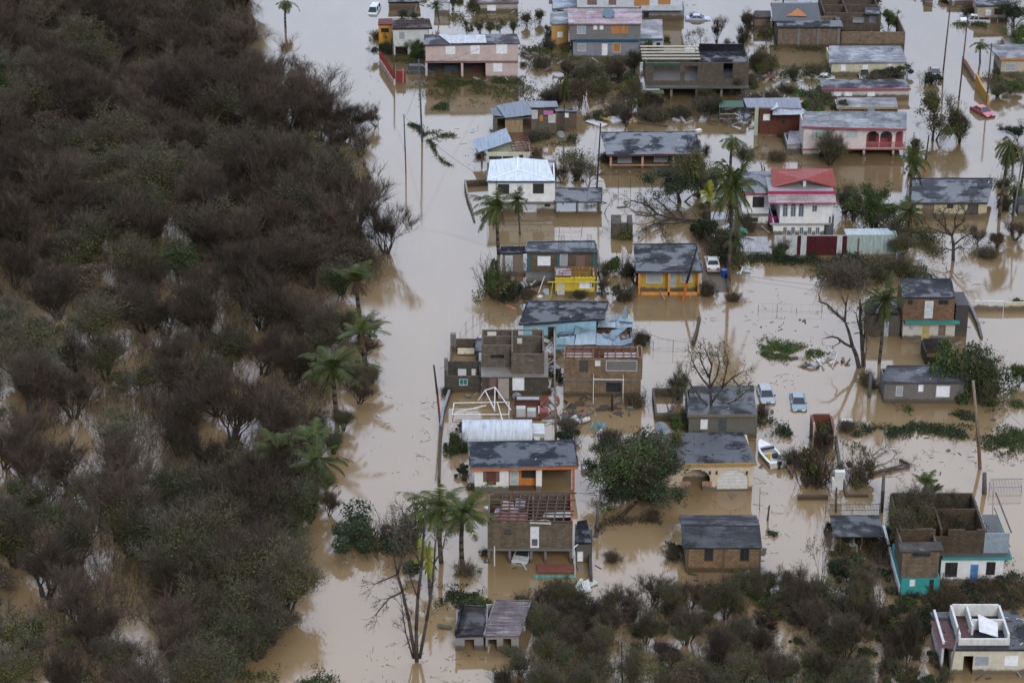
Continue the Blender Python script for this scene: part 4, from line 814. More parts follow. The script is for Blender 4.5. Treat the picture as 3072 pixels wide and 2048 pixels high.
# --- wood shack --------------------------------------------------------------------
H = House('shack', 'patched timber shack with blue-grey sheet roof and hanging torn tarps', 'shack', *vD.l(600, 1242, 165)); z = H.uz(*vA(1800, 1185), -.2)[1]
H.shell((vD(600, 0)[0], vA(0, 1190)[1], vD(1242, 0)[0], None), 0, 4.5, wood((.15, .125, .10)), [vD.r(645, 20, 722, 160, 'hole'), vD.r(903, 20, 988, 150, 'hole')])
mb = MB(); a = H.rect(vD.r(725, 30, 900, 160), -.05); mb.box(a[0], a[1], -.06, -.004, .1, a[3] - .1); H.part(mb, 'plank_panel', pale_t)
H.sheet('roof', [vA(1730, 1190), vA(2030, 1160), vA(1930, 1035), vA(1640, 1075)], z + .1, tin((.16, .19, .24), .1, 5.0), (0, .1, .4, .2), seed=8); H.sheet('roof_sheet', [vA(1600, 1150), vA(1730, 1180), vA(1700, 1080), vA(1580, 1095)], z, tin((.13, .15, .19), .1), (-.2, 0, .2, 0), seed=9)
H.sheet('roof_sheet', [vA(1990, 1090), vA(2270, 1085), vA(2250, 1025), vA(1960, 1025)], z + .2, tin((.2, .23, .27), .3), (.1, .1, .1, .1), seed=10)
mb = MB()
for x0, x1, y0, y1 in ((2000, 2060, 1110, 1200), (2165, 2240, 1150, 1240)): a = H.rect(vA.r(x0, y0, x1, y1), -.12); mb.box(a[0], a[1], -.14, -.1, a[2], a[3])
H.part(mb, 'torn_tarp', plain((.5, .5, .5), .8)); a = H.rect(vA.r(2120, 1120, 2215, 1155), -.2); mb = MB(); mb.box(a[0], a[1], -.25, -.15, a[2], a[3]); H.part(mb, 'pink_cloth', plain((.5, .16, .4), .8)); a = H.rect(vA.r(2080, 1165, 2112, 1225), -.2); mb = MB(); mb.box(a[0], a[1], -.2, -.1, a[2], a[3]); H.part(mb, 'orange_cloth', plain((.45, .2, .07), .8))
simple('shed', 'brown block shed with a small white panel beside the timber shack', 'shed', vB.l(235, 435, 1300), [vB(222, 1125), vB(440, 1125), vB(425, 1098), vB(215, 1095)], paint((.10, .075, .055), .4), rfd, [vB.r(315, 1132, 357, 1185, 'white')], over=.15)

# --- dark roof house with orange pillars -----------------------------------------------
H = House('house', 'dark-roofed porch house with salmon pillars and a scalloped front wall', 'house', *vG.l(100, 1040, 535)); z = H.uz(*vG(560, 380), -.4)[1]
o, q = H.slab('roof', [vG(70, 385), vG(1045, 375), vG(955, 150), vG(5, 158)], z, .2, roofmat((.025, .028, .036), (.24, .27, .33), 1.0), lip=.05); scatter_roof(H, q, z, 12, 33); bk = q[2][1] - .3
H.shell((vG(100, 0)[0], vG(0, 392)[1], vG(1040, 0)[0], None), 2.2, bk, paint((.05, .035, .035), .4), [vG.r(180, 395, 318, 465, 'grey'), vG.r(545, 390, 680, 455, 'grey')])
sal = paint((.52, .30, .20), .25)
for x in (110, 430, 745, 1030): H.post(vG(x, 0)[0], vG(0, 395)[1], 0, sal, .3)
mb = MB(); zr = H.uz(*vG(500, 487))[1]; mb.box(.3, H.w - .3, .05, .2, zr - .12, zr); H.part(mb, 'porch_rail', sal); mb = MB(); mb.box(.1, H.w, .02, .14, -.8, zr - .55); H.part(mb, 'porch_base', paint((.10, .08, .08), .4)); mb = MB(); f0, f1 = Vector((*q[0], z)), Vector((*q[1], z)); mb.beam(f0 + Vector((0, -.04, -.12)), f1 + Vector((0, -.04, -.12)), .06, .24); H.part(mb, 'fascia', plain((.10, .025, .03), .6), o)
W = House('garden_wall', 'scalloped salmon wall standing in water before the dark-roofed porch house', 'wall', *vG.l(-110, 705, 590)); mb = MB(); n = 6; zt = W.uz(*vG(160, 545))[1]
for i in range(n):
    w_ = W.w / n; N = 10
    for k in range(N):
        a, b = k / N, (k + 1) / N; fa, fb = [(.12 + .88 * abs(2 * t - 1) ** 2.2) for t in (a, b)]; x0, x1 = (i + a) * w_, (i + b) * w_
        mb.hexa([(x0, 0, -.6), (x1, 0, -.6), (x1, .15, -.6), (x0, .15, -.6)], [(x0, 0, zt * fa), (x1, 0, zt * fb), (x1, .15, zt * fb), (x0, .15, zt * fa)])
W.part(mb, 'wall', sal)

# --- pink arched house --------------------------------------------------------------------
H = House('house', 'white house with red arched veranda and pale sheet roof', 'house', *vI.l(130, 1165, 412)); z = H.uz(*vI(640, 100), -.4)[1]; zm = H.uz(*vI(950, 325), -.1)[1]; rdp = plain((.34, .07, .08), .7)
o, q = H.slab('roof', [vC(685, 1275), vC(1745, 1300), vC(1750, 1128), vC(715, 1122)], z, .15, roofmat((.17, .18, .19), (.46, .48, .52), .2)); scatter_roof(H, q, z, 6, 3)
mb = MB(); a, b = Vector((*q[0], z)), Vector((*q[1], z)); mb.beam(a + Vector((0, -.04, -.12)), b + Vector((0, -.04, -.12)), .07, .26); H.part(mb, 'fascia', rdp, o); bk = min(q[2][1], q[3][1]) - .3
u = [H.uz(*vI(x, 200))[0] for x in (130, 735, 1165)]; mb = MB(); hs = [H.rect(vI.r(208, 112, 365, 215)), H.rect(vI.r(555, 115, 678, 215))]; zt = z - .15
H.panel(mb, u[0], u[1], zm, zt, 0, .18, hs); mb.box(u[0], u[0] + .18, .18, bk, zm, zt); mb.box(u[2] - .18, u[2], 2.2, bk, zm, zt); mb.box(u[0] + .18, u[2] - .18, bk - .18, bk, zm, zt)
ah = []
for x0, x1 in ((762, 892), (900, 1022), (1055, 1155)): a = H.rect(vI.r(x0, 148, x1, 310)); ah += arch_holes((a[0] + a[1]) / 2, a[1] - a[0], zm + .15, a[3], 6)
H.panel(mb, u[1], u[2], zm, zt, 0, .2, ah); H.part(mb, 'upper_wall', paint((.62, .56, .56), .35))
for h in hs: H.fill('grey', h, 0, .18, (.36, .4, .44))
mb = MB(); mb.box(u[1], u[2] - .2, 1.8, 1.95, zm, zt); H.part(mb, 'veranda_wall', plain((.32, .07, .085), .7)); H.box('door', vI.r(790, 155, 858, 245), 1.72, 1.79, plain((.05, .015, .02), .6)); H.box('window', vI.r(912, 160, 985, 215), 1.72, 1.79, glass((.04, .05, .06)))
mb = MB(); a = H.uz(*vI(765, 280), -.02)[0]; b = H.uz(*vI(1155, 280), -.02)[0]; zz = zm + 1.0; mb.box(a, b, -.06, 0, zz - .06, zz)
for i in range(34): x = a + (b - a) * i / 33; mb.box(x - .03, x + .03, -.05, -.01, zm, zz)
H.part(mb, 'balustrade', plain((.42, .14, .15), .6)); mb = MB(); mb.box(u[0], u[2], -.12, bk, zm - .16, zm); H.part(mb, 'floor_slab', plain((.33, .10, .10), .7))
mb = MB(); mb.box(u[0] + .02, H.uz(*vI(290, 350))[0], .05, bk, -.8, zm - .16); H.part(mb, 'wall', paint((.45, .42, .38), .5))
for x in (455, 740, 1036, 1150): H.post(vI(x, 0)[0], vI(0, 330)[1], .1, paint((.42, .36, .31), .4), .32, name='pillar')
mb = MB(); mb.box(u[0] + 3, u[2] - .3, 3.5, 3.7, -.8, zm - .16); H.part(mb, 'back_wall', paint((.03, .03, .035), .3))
simple('shed', 'tiny shed with rusty grey roof left of the white arched house', 'shed', vG.l(1885, 2020, 360), [vG(1885, 278), vG(2025, 272), vG(2040, 142), vG(1905, 145)], paint((.3, .33, .36), .4), tin((.30, .29, .30), .4), [], over=.15)

# --- long white roofs upper right --------------------------------------------------------
simple('house', 'long house with cracked dark roof and a pink roof edge', 'house', vC.l(900, 1770, 990), [vC(885, 892), vC(1790, 890), vC(1735, 800), vC(875, 800)], paint((.5, .46, .46), .35), roofmat((.045, .045, .055), (.32, .34, .38), .6), [vC.r(985, 925, 1090, 970, 'white'), vC.r(1120, 925, 1200, 970, 'white'), vC.r(1350, 925, 1430, 970, 'white')], fascia=plain((.33, .09, .11), .6))
simple('house', 'long low building with cream eave and pinkish white roof', 'house', vC.l(1045, 1655, 1125), [vC(1040, 1078), vC(1660, 1078), vC(1640, 985), vC(1050, 985)], paint((.52, .48, .38), .4), rfw, [], fascia=plain((.36, .27, .16), .6))
simple('house', 'pale house with silvery sheet roof behind a hedge', 'house', vC.l(985, 1720, 760), [vC(965, 630), vC(1752, 625), vC(1690, 462), vC(965, 462)], paint((.50, .48, .36), .35), roofmat((.17, .18, .20), (.46, .48, .54), .3), [vC.r(1083, 645, 1137, 718, 'white'), vC.r(1300, 650, 1362, 722, 'white'), vC.r(1550, 640, 1605, 690, 'white')], debris=4)
H = simple('house', 'rust red timber house with collapsed grey tin awning', 'house', vC.l(255, 680, 1350), [vC(135, 1080), vC(690, 1090), vC(665, 985), vC(100, 990)], wood((.13, .04, .025)), tin((.2, .21, .27), .3), [vC.r(300, 1150, 370, 1215, 'white'), vC.r(480, 1210, 520, 1255, 'dark')], over=.3)
H.sheet('awning', [vC(395, 1160), vC(700, 1155), vC(690, 1115), vC(400, 1118)], H.z - .5, tin((.36, .4, .45), .1), (0, 0, .3, .3), seed=4); H.sheet('roof_sheet', [vC(325, 1120), vC(455, 1110), vC(440, 1060), (2315, 325)], H.z - .1, tin((.5, .53, .57), .1), (0, .4, .5, 0), seed=6, warp=.3)
mb = MB(); a = H.rect(vC.r(215, 1075, 252, 1290), -.6); mb.box(a[0], a[1], -.6, -.5, -.5, a[3]); H.part(mb, 'door_leaf', plain((.38, .45, .35), .6))
H = House('pergola', 'small green roofed pergola with white rails', 'pergola', *vB.l(1870, 2125, 1222)); z = 2.2; mb = MB(); H.slab('roof', [vB(1870, 1080), vB(2125, 1080), vB(2110, 1015), vB(1880, 1015)], z, .08, plain((.03, .09, .05), .7))
for x in (0, H.w - .12):
    for y in (0, 3.5): mb.box(x, x + .12, y, y + .12, -.6, z - .08)
H.part(mb, 'post', plain((.03, .10, .09))); mb = MB()
for zz in (.35, 1.1): mb.box(.12, H.w - .12, 0, .08, zz, zz + .08)
H.part(mb, 'rail', plain((.45, .45, .42)))

# --- ruined open concrete house top middle ---------------------------------------------------
H = House('house', 'ruined two-storey concrete house with open rooms and bare roof beams', 'house', *vB.l(1290, 2165, 1010)); zs = H.uz(*vB(1700, 880), -.6)[1]; zt = H.uz(*vB(1700, 625), 1.0)[1]; u0 = H.uz(*vB(1130, 750), .6)[0]; W_ = H.w
mb = MB(); mb.box(u0, W_, -.6, 9, zs - .25, zs); H.part(mb, 'floor_slab', paint((.10, .095, .085), .6)); mb = MB(); hs = [H.rect(vB.r(1210, 665, 1480, 815), .6), H.rect(vB.r(1525, 665, 1655, 815), .6), H.rect(vB.r(1915, 640, 2010, 790), .6)]
H.panel(mb, u0, W_, zs, zt, .6, .2, hs); mb.box(u0, u0 + .2, .8, 8.5, zs, zt); mb.box(W_ - .2, W_, .8, 8.5, zs, zt); mb.box(u0 + .2, W_ - .2, 8.3, 8.5, zs, zt - .8); mb.box(W_ * .45, W_ * .45 + .2, .8, 8.3, zs, zt); H.part(mb, 'upper_wall', block((.13, .105, .08)))
mb = MB()
for x in (1390, 1645, 1895, 2145): uu = H.uz(*vB(x, 950))[0]; mb.box(uu - .18, uu + .18, 0, .4, -.8, zs - .25)
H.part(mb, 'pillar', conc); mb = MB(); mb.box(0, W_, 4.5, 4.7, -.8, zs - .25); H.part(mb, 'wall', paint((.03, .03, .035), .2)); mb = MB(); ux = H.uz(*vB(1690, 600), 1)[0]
for i in range(5): y = 2 + i * 1.5; mb.box(u0 - .5, ux, y, y + .16, zt + .06, zt + .26)
H.part(mb, 'roof_beam', plain((.55, .53, .47), .7)); mb = MB(); mb.box(ux + .1, W_ - .3, 7, 7.2, zt, zt + .9); mb.box(ux + .1, ux + .25, .8, 7, zt, zt + .15); mb.box(W_ - .45, W_ - .3, .8, 7, zt, zt + .15); mb.box(ux + .1, W_ - .3, 1, 7, zt - .1, zt); H.part(mb, 'roof', rfd)
mb = MB(); mb.box(u0, u0 + (W_ - u0) * .33, .45, .6, zt - .35, zt); H.part(mb, 'green_beam', plain((.02, .09, .06)))
simple('outbuilding', 'small mossy roofed block room before the ruined concrete house', 'outbuilding', vB.l(1050, 1290, 1085), [vB(1040, 950), vB(1320, 940), vB(1310, 905), vB(1050, 910)], block((.17, .135, .11)), plain((.07, .09, .025), .9), [vB.r(1145, 962, 1200, 1040, 'dark')], over=.1)

# --- pink-roofed building and others along the top -------------------------------------------
H = House('house', 'two-storey house with mottled pink roof, blue ledge and boarded windows', 'house', *vB.l(400, 1080, 600)); z = H.uz(*vB(720, 235), -.4)[1]; zm = H.uz(*vB(720, 405), -.5)[1]
H.slab('roof', [vB(352, 238), vB(1095, 238), vB(1095, 90), vB(345, 88)], z, .18, roofmat((.36, .25, .28), (.68, .56, .60), .2)); bk = 9
H.shell((vB(365, 0)[0], vB(0, 243)[1], vB(1080, 0)[0], vB(0, 405)[1]), 0, bk, paint((.17, .165, .17), .4), [vB.r(440, 262, 530, 345, 'glass', (.3, .36, .42)), vB.r(605, 255, 645, 300, 'white'), vB.r(668, 255, 708, 300, 'white'), vB.r(785, 258, 950, 340, 'board')], name='upper_wall')
H.shell((vB(400, 0)[0], vB(0, 420)[1], vB(1080, 0)[0], None), .2, bk, paint((.22, .23, .28), .4), [vB.r(445, 440, 530, 520, 'grey'), vB.r(690, 440, 750, 560, 'white'), vB.r(800, 435, 880, 530, 'wood')])
mb = MB(); mb.box(.2, H.w - .1, -.5, 0, zm - .14, zm); H.part(mb, 'ledge', plain((.015, .13, .24), .5)); mb = MB(); a = Vector((*H.xy(*vB(757, 165), z), z)); mb.tube(a + Vector((0, 0, .05)), a + Vector((0, -.5, .7)), .9, 1.0, 16); H.part(mb, 'satellite_dish', plain((.12, .19, .24), .6))
simple('house_wing', 'grey roofed wing with an orange boarded wall left of the pink roof', 'house', vB.l(185, 355, 480), [vB(165, 240), vB(350, 238), vB(345, 112), vB(170, 118)], paint((.50, .28, .09), .3), roofmat((.2, .22, .24), (.45, .49, .54), .3), [vB.r(240, 320, 300, 380, 'white')])
H = simple('house_wing', 'low white roofed wing with blue edges right of the pink roof', 'house', vB.l(1085, 1310, 500), [vB(1075, 390), vB(1305, 388), vB(1300, 195), vB(1085, 200)], paint((.4, .44, .5), .4), rfw, [vB.r(1120, 430, 1160, 490, 'dark'), vB.r(1240, 430, 1280, 490, 'dark')], fascia=plain((.015, .13, .2), .5))
H = House('house', 'white house with a curved white canopy and orange shutters at the top', 'house', *vB.l(440, 1520, 195)); z2 = H.uz(*vB(1300, 95), -.8)[1]
H.shell((vB(440, 0)[0], vB(0, -110)[1], vB(1505, 0)[0], vB(0, 75)[1]), 0, 9, paint((.55, .6, .66), .3), [vB.r(545, -40, 640, 50, 'brown'), vB.r(760, -40, 835, 50, 'brown'), vB.r(1020, -50, 1168, 60, 'board'), vB.r(1260, -50, 1380, 45, 'board')], name='upper_wall')
H.shell((vB(440, 0)[0], vB(0, 80)[1], vB(1520, 0)[0], None), .3, 9, paint((.2, .2, .21), .4), [vB.r(1110, 125, 1165, 185, 'dark')]); H.box('canopy', vB.r(1085, 70, 1505, 108), -.9, .2, plain((.55, .6, .66), .5)); mb = MB(); zz = H.uz(*vB(900, -110))[1]; mb.box(-.3, H.w + .3, -.4, 9.4, zz, zz + .2); H.part(mb, 'roof', rfw)
simple('house', 'house with blue-grey roof at the top left of the pink roof', 'house', vB.l(195, 430, 145), [vB(195, 85), vB(435, 60), vB(425, -60), vB(195, -55)], paint((.45, .5, .55), .4), roofmat((.28, .34, .42), (.5, .56, .64), .3), [vB.r(240, 100, 300, 135, 'dark')])
H = House('house', 'pink two-storey house with white shutters and patched grey roof', 'house', *vA.l(930, 1860, 800)); z = H.uz(*vA(1400, 448), -.3)[1]; zm = H.uz(*vA(1400, 622), -.1)[1]
o, q = H.slab('roof', [vA(908, 452), vA(1885, 438), vA(1850, 342), vA(915, 350)], z, .2, roofmat((.10, .095, .11), (.28, .27, .31), .4)); scatter_roof(H, q, z, 5, 3)
H.sheet('roof_sheet', [vA(1175, 440), vA(1545, 432), vA(1530, 350), vA(1060, 350)], z + .15, tin((.5, .53, .56), .25), seed=3); bk = min(q[2][1], q[3][1]) - .2
H.shell((vA(930, 0)[0], vA(0, 455)[1], vA(1860, 0)[0], vA(0, 615)[1]), 0, bk, pink, [vA.r(1130, 460, 1232, 550, 'white'), vA.r(1380, 455, 1480, 547, 'white'), vA.r(1640, 450, 1755, 545, 'white')], name='upper_wall')
mb = MB(); mb.box(-.05, H.w + .05, -.15, bk, zm - .2, zm); H.part(mb, 'floor_slab', paint((.22, .13, .13), .4)); H.shell((vA(1535, 0)[0], vA(0, 628)[1], vA(1860, 0)[0], None), 0, bk, pink, [vA.r(1608, 632, 1706, 725, 'white')])
for x in (937, 1298): H.post(vA(x, 0)[0], vA(0, 628)[1], 0, pink, .35)
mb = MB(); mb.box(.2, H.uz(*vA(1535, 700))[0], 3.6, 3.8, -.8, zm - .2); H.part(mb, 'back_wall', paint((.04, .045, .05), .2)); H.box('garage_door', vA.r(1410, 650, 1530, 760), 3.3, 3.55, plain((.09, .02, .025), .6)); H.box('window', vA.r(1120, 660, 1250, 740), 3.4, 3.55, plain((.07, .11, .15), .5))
H = simple('house', 'white-walled house with stripped dark roof and an orange bay', 'house', vA.l(600, 960, 590), [vA(595, 288), vA(1000, 285), vA(970, 195), vA(590, 205)], paint((.55, .58, .58), .3), roofmat((.06, .05, .055), (.20, .17, .18), .2), [vA.r(660, 320, 722, 400, 'grey'), vA.r(625, 470, 750, None, 'hole')], over=.3)
H.rafters('rafter', [vA(595, 285), vA(990, 285), vA(975, 195), vA(590, 200)], H.z + .12, 14, 2, brn_t, seed=6)
simple('house_wing', 'bright orange bay of the white-walled house', 'house', vA.l(460, 590, 480), [vA(450, 245), vA(600, 245), vA(590, 185), vA(455, 190)], paint((.55, .25, .03), .3), red_t, [vA.r(480, 285, 560, 330, 'dark')], over=.2)
simple('shed', 'tall pale shed at the top edge near the road', 'shed', vA.l(1018, 1165, 138), [vA(1010, 20), vA(1175, 20), vA(1170, -60), vA(1015, -60)], paint((.55, .6, .66), .2), rfw, [], over=.1)
# --- hip roof house -------------------------------------------------------------------
H = House('house', 'brown block house with dark hipped roof torn open showing orange boards', 'house', *vC.l(450, 1080, 480)); z = H.uz(*vC(640, 215), 2.5)[1]; zp = H.uz(*vC(760, 270), -.5)[1]
q = [H.xy(*p, z) for p in (vC(400, 215), vC(890, 212), vC(850, 30), vC(375, 30))]; rx = (q[0][0] + q[1][0]) / 2; ry = (q[0][1] + q[3][1]) / 2; rz_ = z + 1.4; A_ = [(a, b, z) for a, b in q]; r1 = (rx - 1.2, ry, rz_); r2 = (rx + 1.2, ry, rz_); mb = MB()
mb.quad(A_[0], A_[1], r2, r1); mb.tri(A_[1], A_[2], r2); mb.quad(A_[2], A_[3], r1, r2); mb.tri(A_[3], A_[0], r1); mb.quad(A_[3], A_[2], A_[1], A_[0]); ro = H.part(mb, 'roof', plain((.045, .05, .058), .6))
mb = MB(); c = Vector(A_[0]).lerp(Vector(A_[1]), .52); up = (Vector(r1).lerp(Vector(r2), .5) - c); n_ = Vector((0, -.05, .06)); pts = [c + up * .28 + Vector((-1.9, 0, 0)) + n_, c + up * .25 + Vector((1.6, 0, 0)) + n_, c + up * .5 + Vector((1.0, 0, 0)) + n_, c + up * .72 + Vector((.3, 0, 0)) + n_, c + up * .45 + Vector((-.9, 0, 0)) + n_]
mb.hexa(pts, [p + Vector((0, -.02, .03)) for p in pts]); H.part(mb, 'exposed_boards', wood((.50, .19, .06)), ro)
mb = MB(); mb.box(q[0][0] + .4, q[1][0] - .4, q[0][1] + .3, q[2][1] - .5, zp, z - .01); H.part(mb, 'upper_wall', blkd); mb = MB(); mb.box(-.3, H.w + .2, -.5, q[0][1] + .3, zp - .2, zp); H.part(mb, 'porch_roof', rf)
H.shell((vC(450, 0)[0], vC(0, 285)[1], vC(1075, 0)[0], None), 0, q[0][1] + 4, block((.22, .16, .13), (.2, .17, .14)), []); mb = MB()
for x in (660, 860, 1062): uu = H.uz(*vC(x, 340), -.1)[0]; mb.box(uu - .25, uu + .25, -.12, 0, -.8, zp - .2)
H.part(mb, 'pillar', conc)
H = House('yard_wall', 'long brown block boundary wall ending at the road corner', 'wall', *vC.l(1082, 1725, 475)); zt = H.uz(*vC(1400, 325))[1]; mb = MB(); mb.box(0, H.w, 0, .2, -.8, zt); mb.box(H.w - .2, H.w, .2, 9, -.8, zt); H.part(mb, 'wall', block((.25, .18, .13), (.2, .16, .12)))
H = House('house', 'roofless dark brick house behind the long boundary wall', 'house', *vC.l(905, 1480, 330)); zt = H.uz(*vC(1100, 130))[1]; mb = MB(); hs = [H.rect(vC.r(1205, 175, 1320, 245)), H.rect(vC.r(1370, 160, 1450, 240)), H.rect(vC.r(1000, 170, 1080, 250))]; H.panel(mb, 0, H.w, -.8, zt, 0, .2, hs); mb.box(0, .2, .2, 9, -.8, zt); mb.box(H.w - .2, H.w, .2, 9, -.8, zt); mb.box(.2, H.w - .2, 8.8, 9, -.8, zt); mb.box(.2, H.w - .2, 4.4, 4.6, 0, zt); mb.box(H.w * .4, H.w * .4 + .2, .2, 8.8, -.8, zt); H.part(mb, 'wall', block((.12, .09, .075))); mb = MB(); mb.box(.2, H.w - .2, .2, 8.8, zt * .45, zt * .5); H.part(mb, 'floor_slab', conc)
H.slab('roof', [vC(1325, 140), vC(1475, 138), vC(1465, 72), vC(1330, 72)], zt + .2, .15, rf2)
simple('shed', 'narrow brown block shed left of the dark hipped roof', 'shed', vC.l(212, 370, 290), [vC(208, 175), vC(380, 172), vC(375, 108), vC(212, 108)], paint((.19, .13, .10), .4), plain((.05, .045, .04), .9), [])
simple('house', 'long white-roofed building crossing the top edge', 'house', vC.l(520, 1400, 75), [vC(510, 30), vC(1400, 28), vC(1380, -60), vC(520, -60)], paint((.14, .12, .11), .4), rfw, [vC.r(900, 40, 1000, 70, 'dark')])
# --- top right --------------------------------------------------------------------------
simple('house', 'cream house with orange trimmed grey roofs at the right edge', 'house', vT.l(1350, 1700, 760), [vT(1345, 590), vT(1720, 590), vT(1640, 450), vT(1200, 450)], paint((.42, .37, .30), .4), roofmat((.17, .17, .19), (.36, .36, .40), .4), [vT.r(1400, 640, 1500, 720, 'grey')], fascia=plain((.42, .18, .03), .6))
simple('house', 'raised room with orange fascia on the cream house', 'house', vT.l(1430, 1720, 620), [vT(1425, 500), vT(1740, 500), vT(1720, 390), vT(1370, 390)], paint((.5, .4, .25), .4), roofmat((.2, .19, .18), (.4, .38, .36), .2), [], fascia=plain((.42, .18, .03), .6))
simple('house', 'shabby grey house beside the white pickup', 'house', vT.l(1110, 1420, 210), [vT(1100, 60), vT(1450, 50), vT(1440, -40), vT(1110, -40)], paint((.42, .36, .28), .5), rf2, [vT.r(1200, 95, 1260, 160, 'white'), vT.r(1290, 90, 1370, 150, 'dark')])
simple('house', 'pink house at the top edge right of the wide road', 'house', vT.l(590, 665, 55), [vT(580, 0), vT(670, 0), vT(660, -60), vT(580, -60)], paint((.6, .35, .38), .3), rfp, [])
simple('house', 'brown-roofed house at the top edge behind the bushes', 'house', vT.l(830, 1090, 60), [vT(815, 5), vT(1100, 5), vT(1090, -60), vT(820, -60)], paint((.3, .2, .15), .3), rfp, [])
simple('house', 'grey house at the top edge left of the curved canopy', 'house', vA.l(1430, 1860, 120), [vA(1420, 30), vA(1870, 28), vA(1860, -60), vA(1430, -60)], paint((.36, .33, .31), .5), rfp, [vA.r(1550, 50, 1640, 110, 'white')])
simple('house', 'brown weathered house at the top edge near the submerged car', 'house', vA.l(560, 860, 90), [vA(550, 20), vA(880, 20), vA(870, -60), vA(560, -60)], paint((.16, .11, .08), .5), rfd, [])

# --- corrugated fence and container --------------------------------------------------------
H = House('corrugated_fence', 'patchwork fence of white and maroon corrugated sheets', 'fence', *vF.l(1420, 2150, 222)); zt = H.uz(*vF(1800, 25))[1]
xs = [(1420, 1505, 0), (1505, 1535, 2), (1535, 1650, 0), (1650, 1688, 1), (1688, 1745, 0), (1745, 2052, 1), (2052, 2105, 0), (2105, 2150, 1)]
cm = [tin((.52, .56, .58), .05), tin((.075, .014, .02), .05), tin((.3, .22, .19), .5)]
for i, (a, b, c) in enumerate(xs): mb = MB(); ua, ub = H.uz(*vF(a, 120))[0], H.uz(*vF(b, 120))[0]; mb.box(ua, ub - .01, .02 * (i % 2), .05 + .02 * (i % 2), -.5, zt - .03 * (i % 3)); H.part(mb, 'fence_sheet', cm[c], None, ('white corrugated sheet', 'maroon corrugated sheet', 'rusty corrugated sheet')[c])
mb = MB(); mb.box(0, H.w, .1, .16, zt - .1, zt + .04); H.part(mb, 'top_rail', plain((.4, .42, .42)))
H = simple('container', 'pale green metal container with white lid sheets', 'container', vI.l(562, 1065, 1385), [vI(560, 1190), vI(1065, 1190), vI(975, 1125), vI(535, 1130)], tin((.36, .46, .44), .12, 2.0), tin((.42, .48, .50), .1), [vI.r(672, 1225, 690, 1380, 'brown')], over=.05)
H = House('shed', 'grey corrugated lean-to shed with ribbed pitched roof', 'shed', *vG.l(1380, 1675, 1410)); z = H.uz(*vG(1530, 1358), -.1)[1]; zb = z + .9
yb = H.xy(*vG(1530, 1208), zb)[1]; a, b = H.uz(*vG(1360, 1358), -.2)[0], H.uz(*vG(1706, 1358), -.2)[0]; mb = MB(); mb.hexa([(a, -.2, z - .05), (b, -.2, z - .05), (b, yb, zb - .05), (a, yb, zb - .05)], [(a, -.2, z), (b, -.2, z), (b, yb, zb), (a, yb, zb)]); H.part(mb, 'roof', tin((.34, .34, .36), .3, 4.0)); mb = MB(); mb.box(0, H.w, 0, .08, -.6, z - .06); mb.box(0, .08, .08, yb - .2, -.6, z - .06); mb.box(H.w - .08, H.w, .08, yb - .2, -.6, z - .06); H.part(mb, 'wall', tin((.36, .4, .42), .2))
H = House('collapsed_roof', 'collapsed brown roof panel with a green patch by the corrugated shed', 'debris', *vG.l(1320, 1500, 1200)); H.sheet('panel', [vG(1310, 1205), vG(1500, 1195), vG(1410, 1060), vG(1305, 1090)], .9, plain((.10, .075, .075), .8), (-.4, -.6, .5, .3)); H.sheet('green_panel', [vG(1420, 1160), vG(1490, 1175), vG(1480, 1130), vG(1410, 1110)], 1.0, plain((.04, .25, .12), .6))
H = simple('shed', 'tiny corrugated shed behind the tall palm trunk', 'shed', vG.l(1130, 1275, 1110), [vG(1115, 1035), vG(1265, 1035), vG(1255, 962), vG(1118, 962)], tin((.33, .33, .34), .3), tin((.38, .38, .40), .3), [], over=.1)
# ---------------------------------------------------------------- plants
TWIG = leafm((.082, .060, .045), (.040, .032, .025), .5); TWIG2 = leafm((.105, .088, .066), (.058, .050, .038), .3)
OLIVE = leafm((.056, .064, .020), (.092, .090, .036), .35); GREEN = leafm((.034, .058, .018), (.060, .086, .028), .3); GREEN2 = leafm((.036, .066, .017), (.075, .11, .03), .25)
DGREEN = leafm((.018, .034, .016), (.036, .054, .022), .3); BARK = barkm(); BARKD = barkm((.035, .028, .025)); STRAW = leafm((.12, .092, .058), (.07, .055, .036), .3)

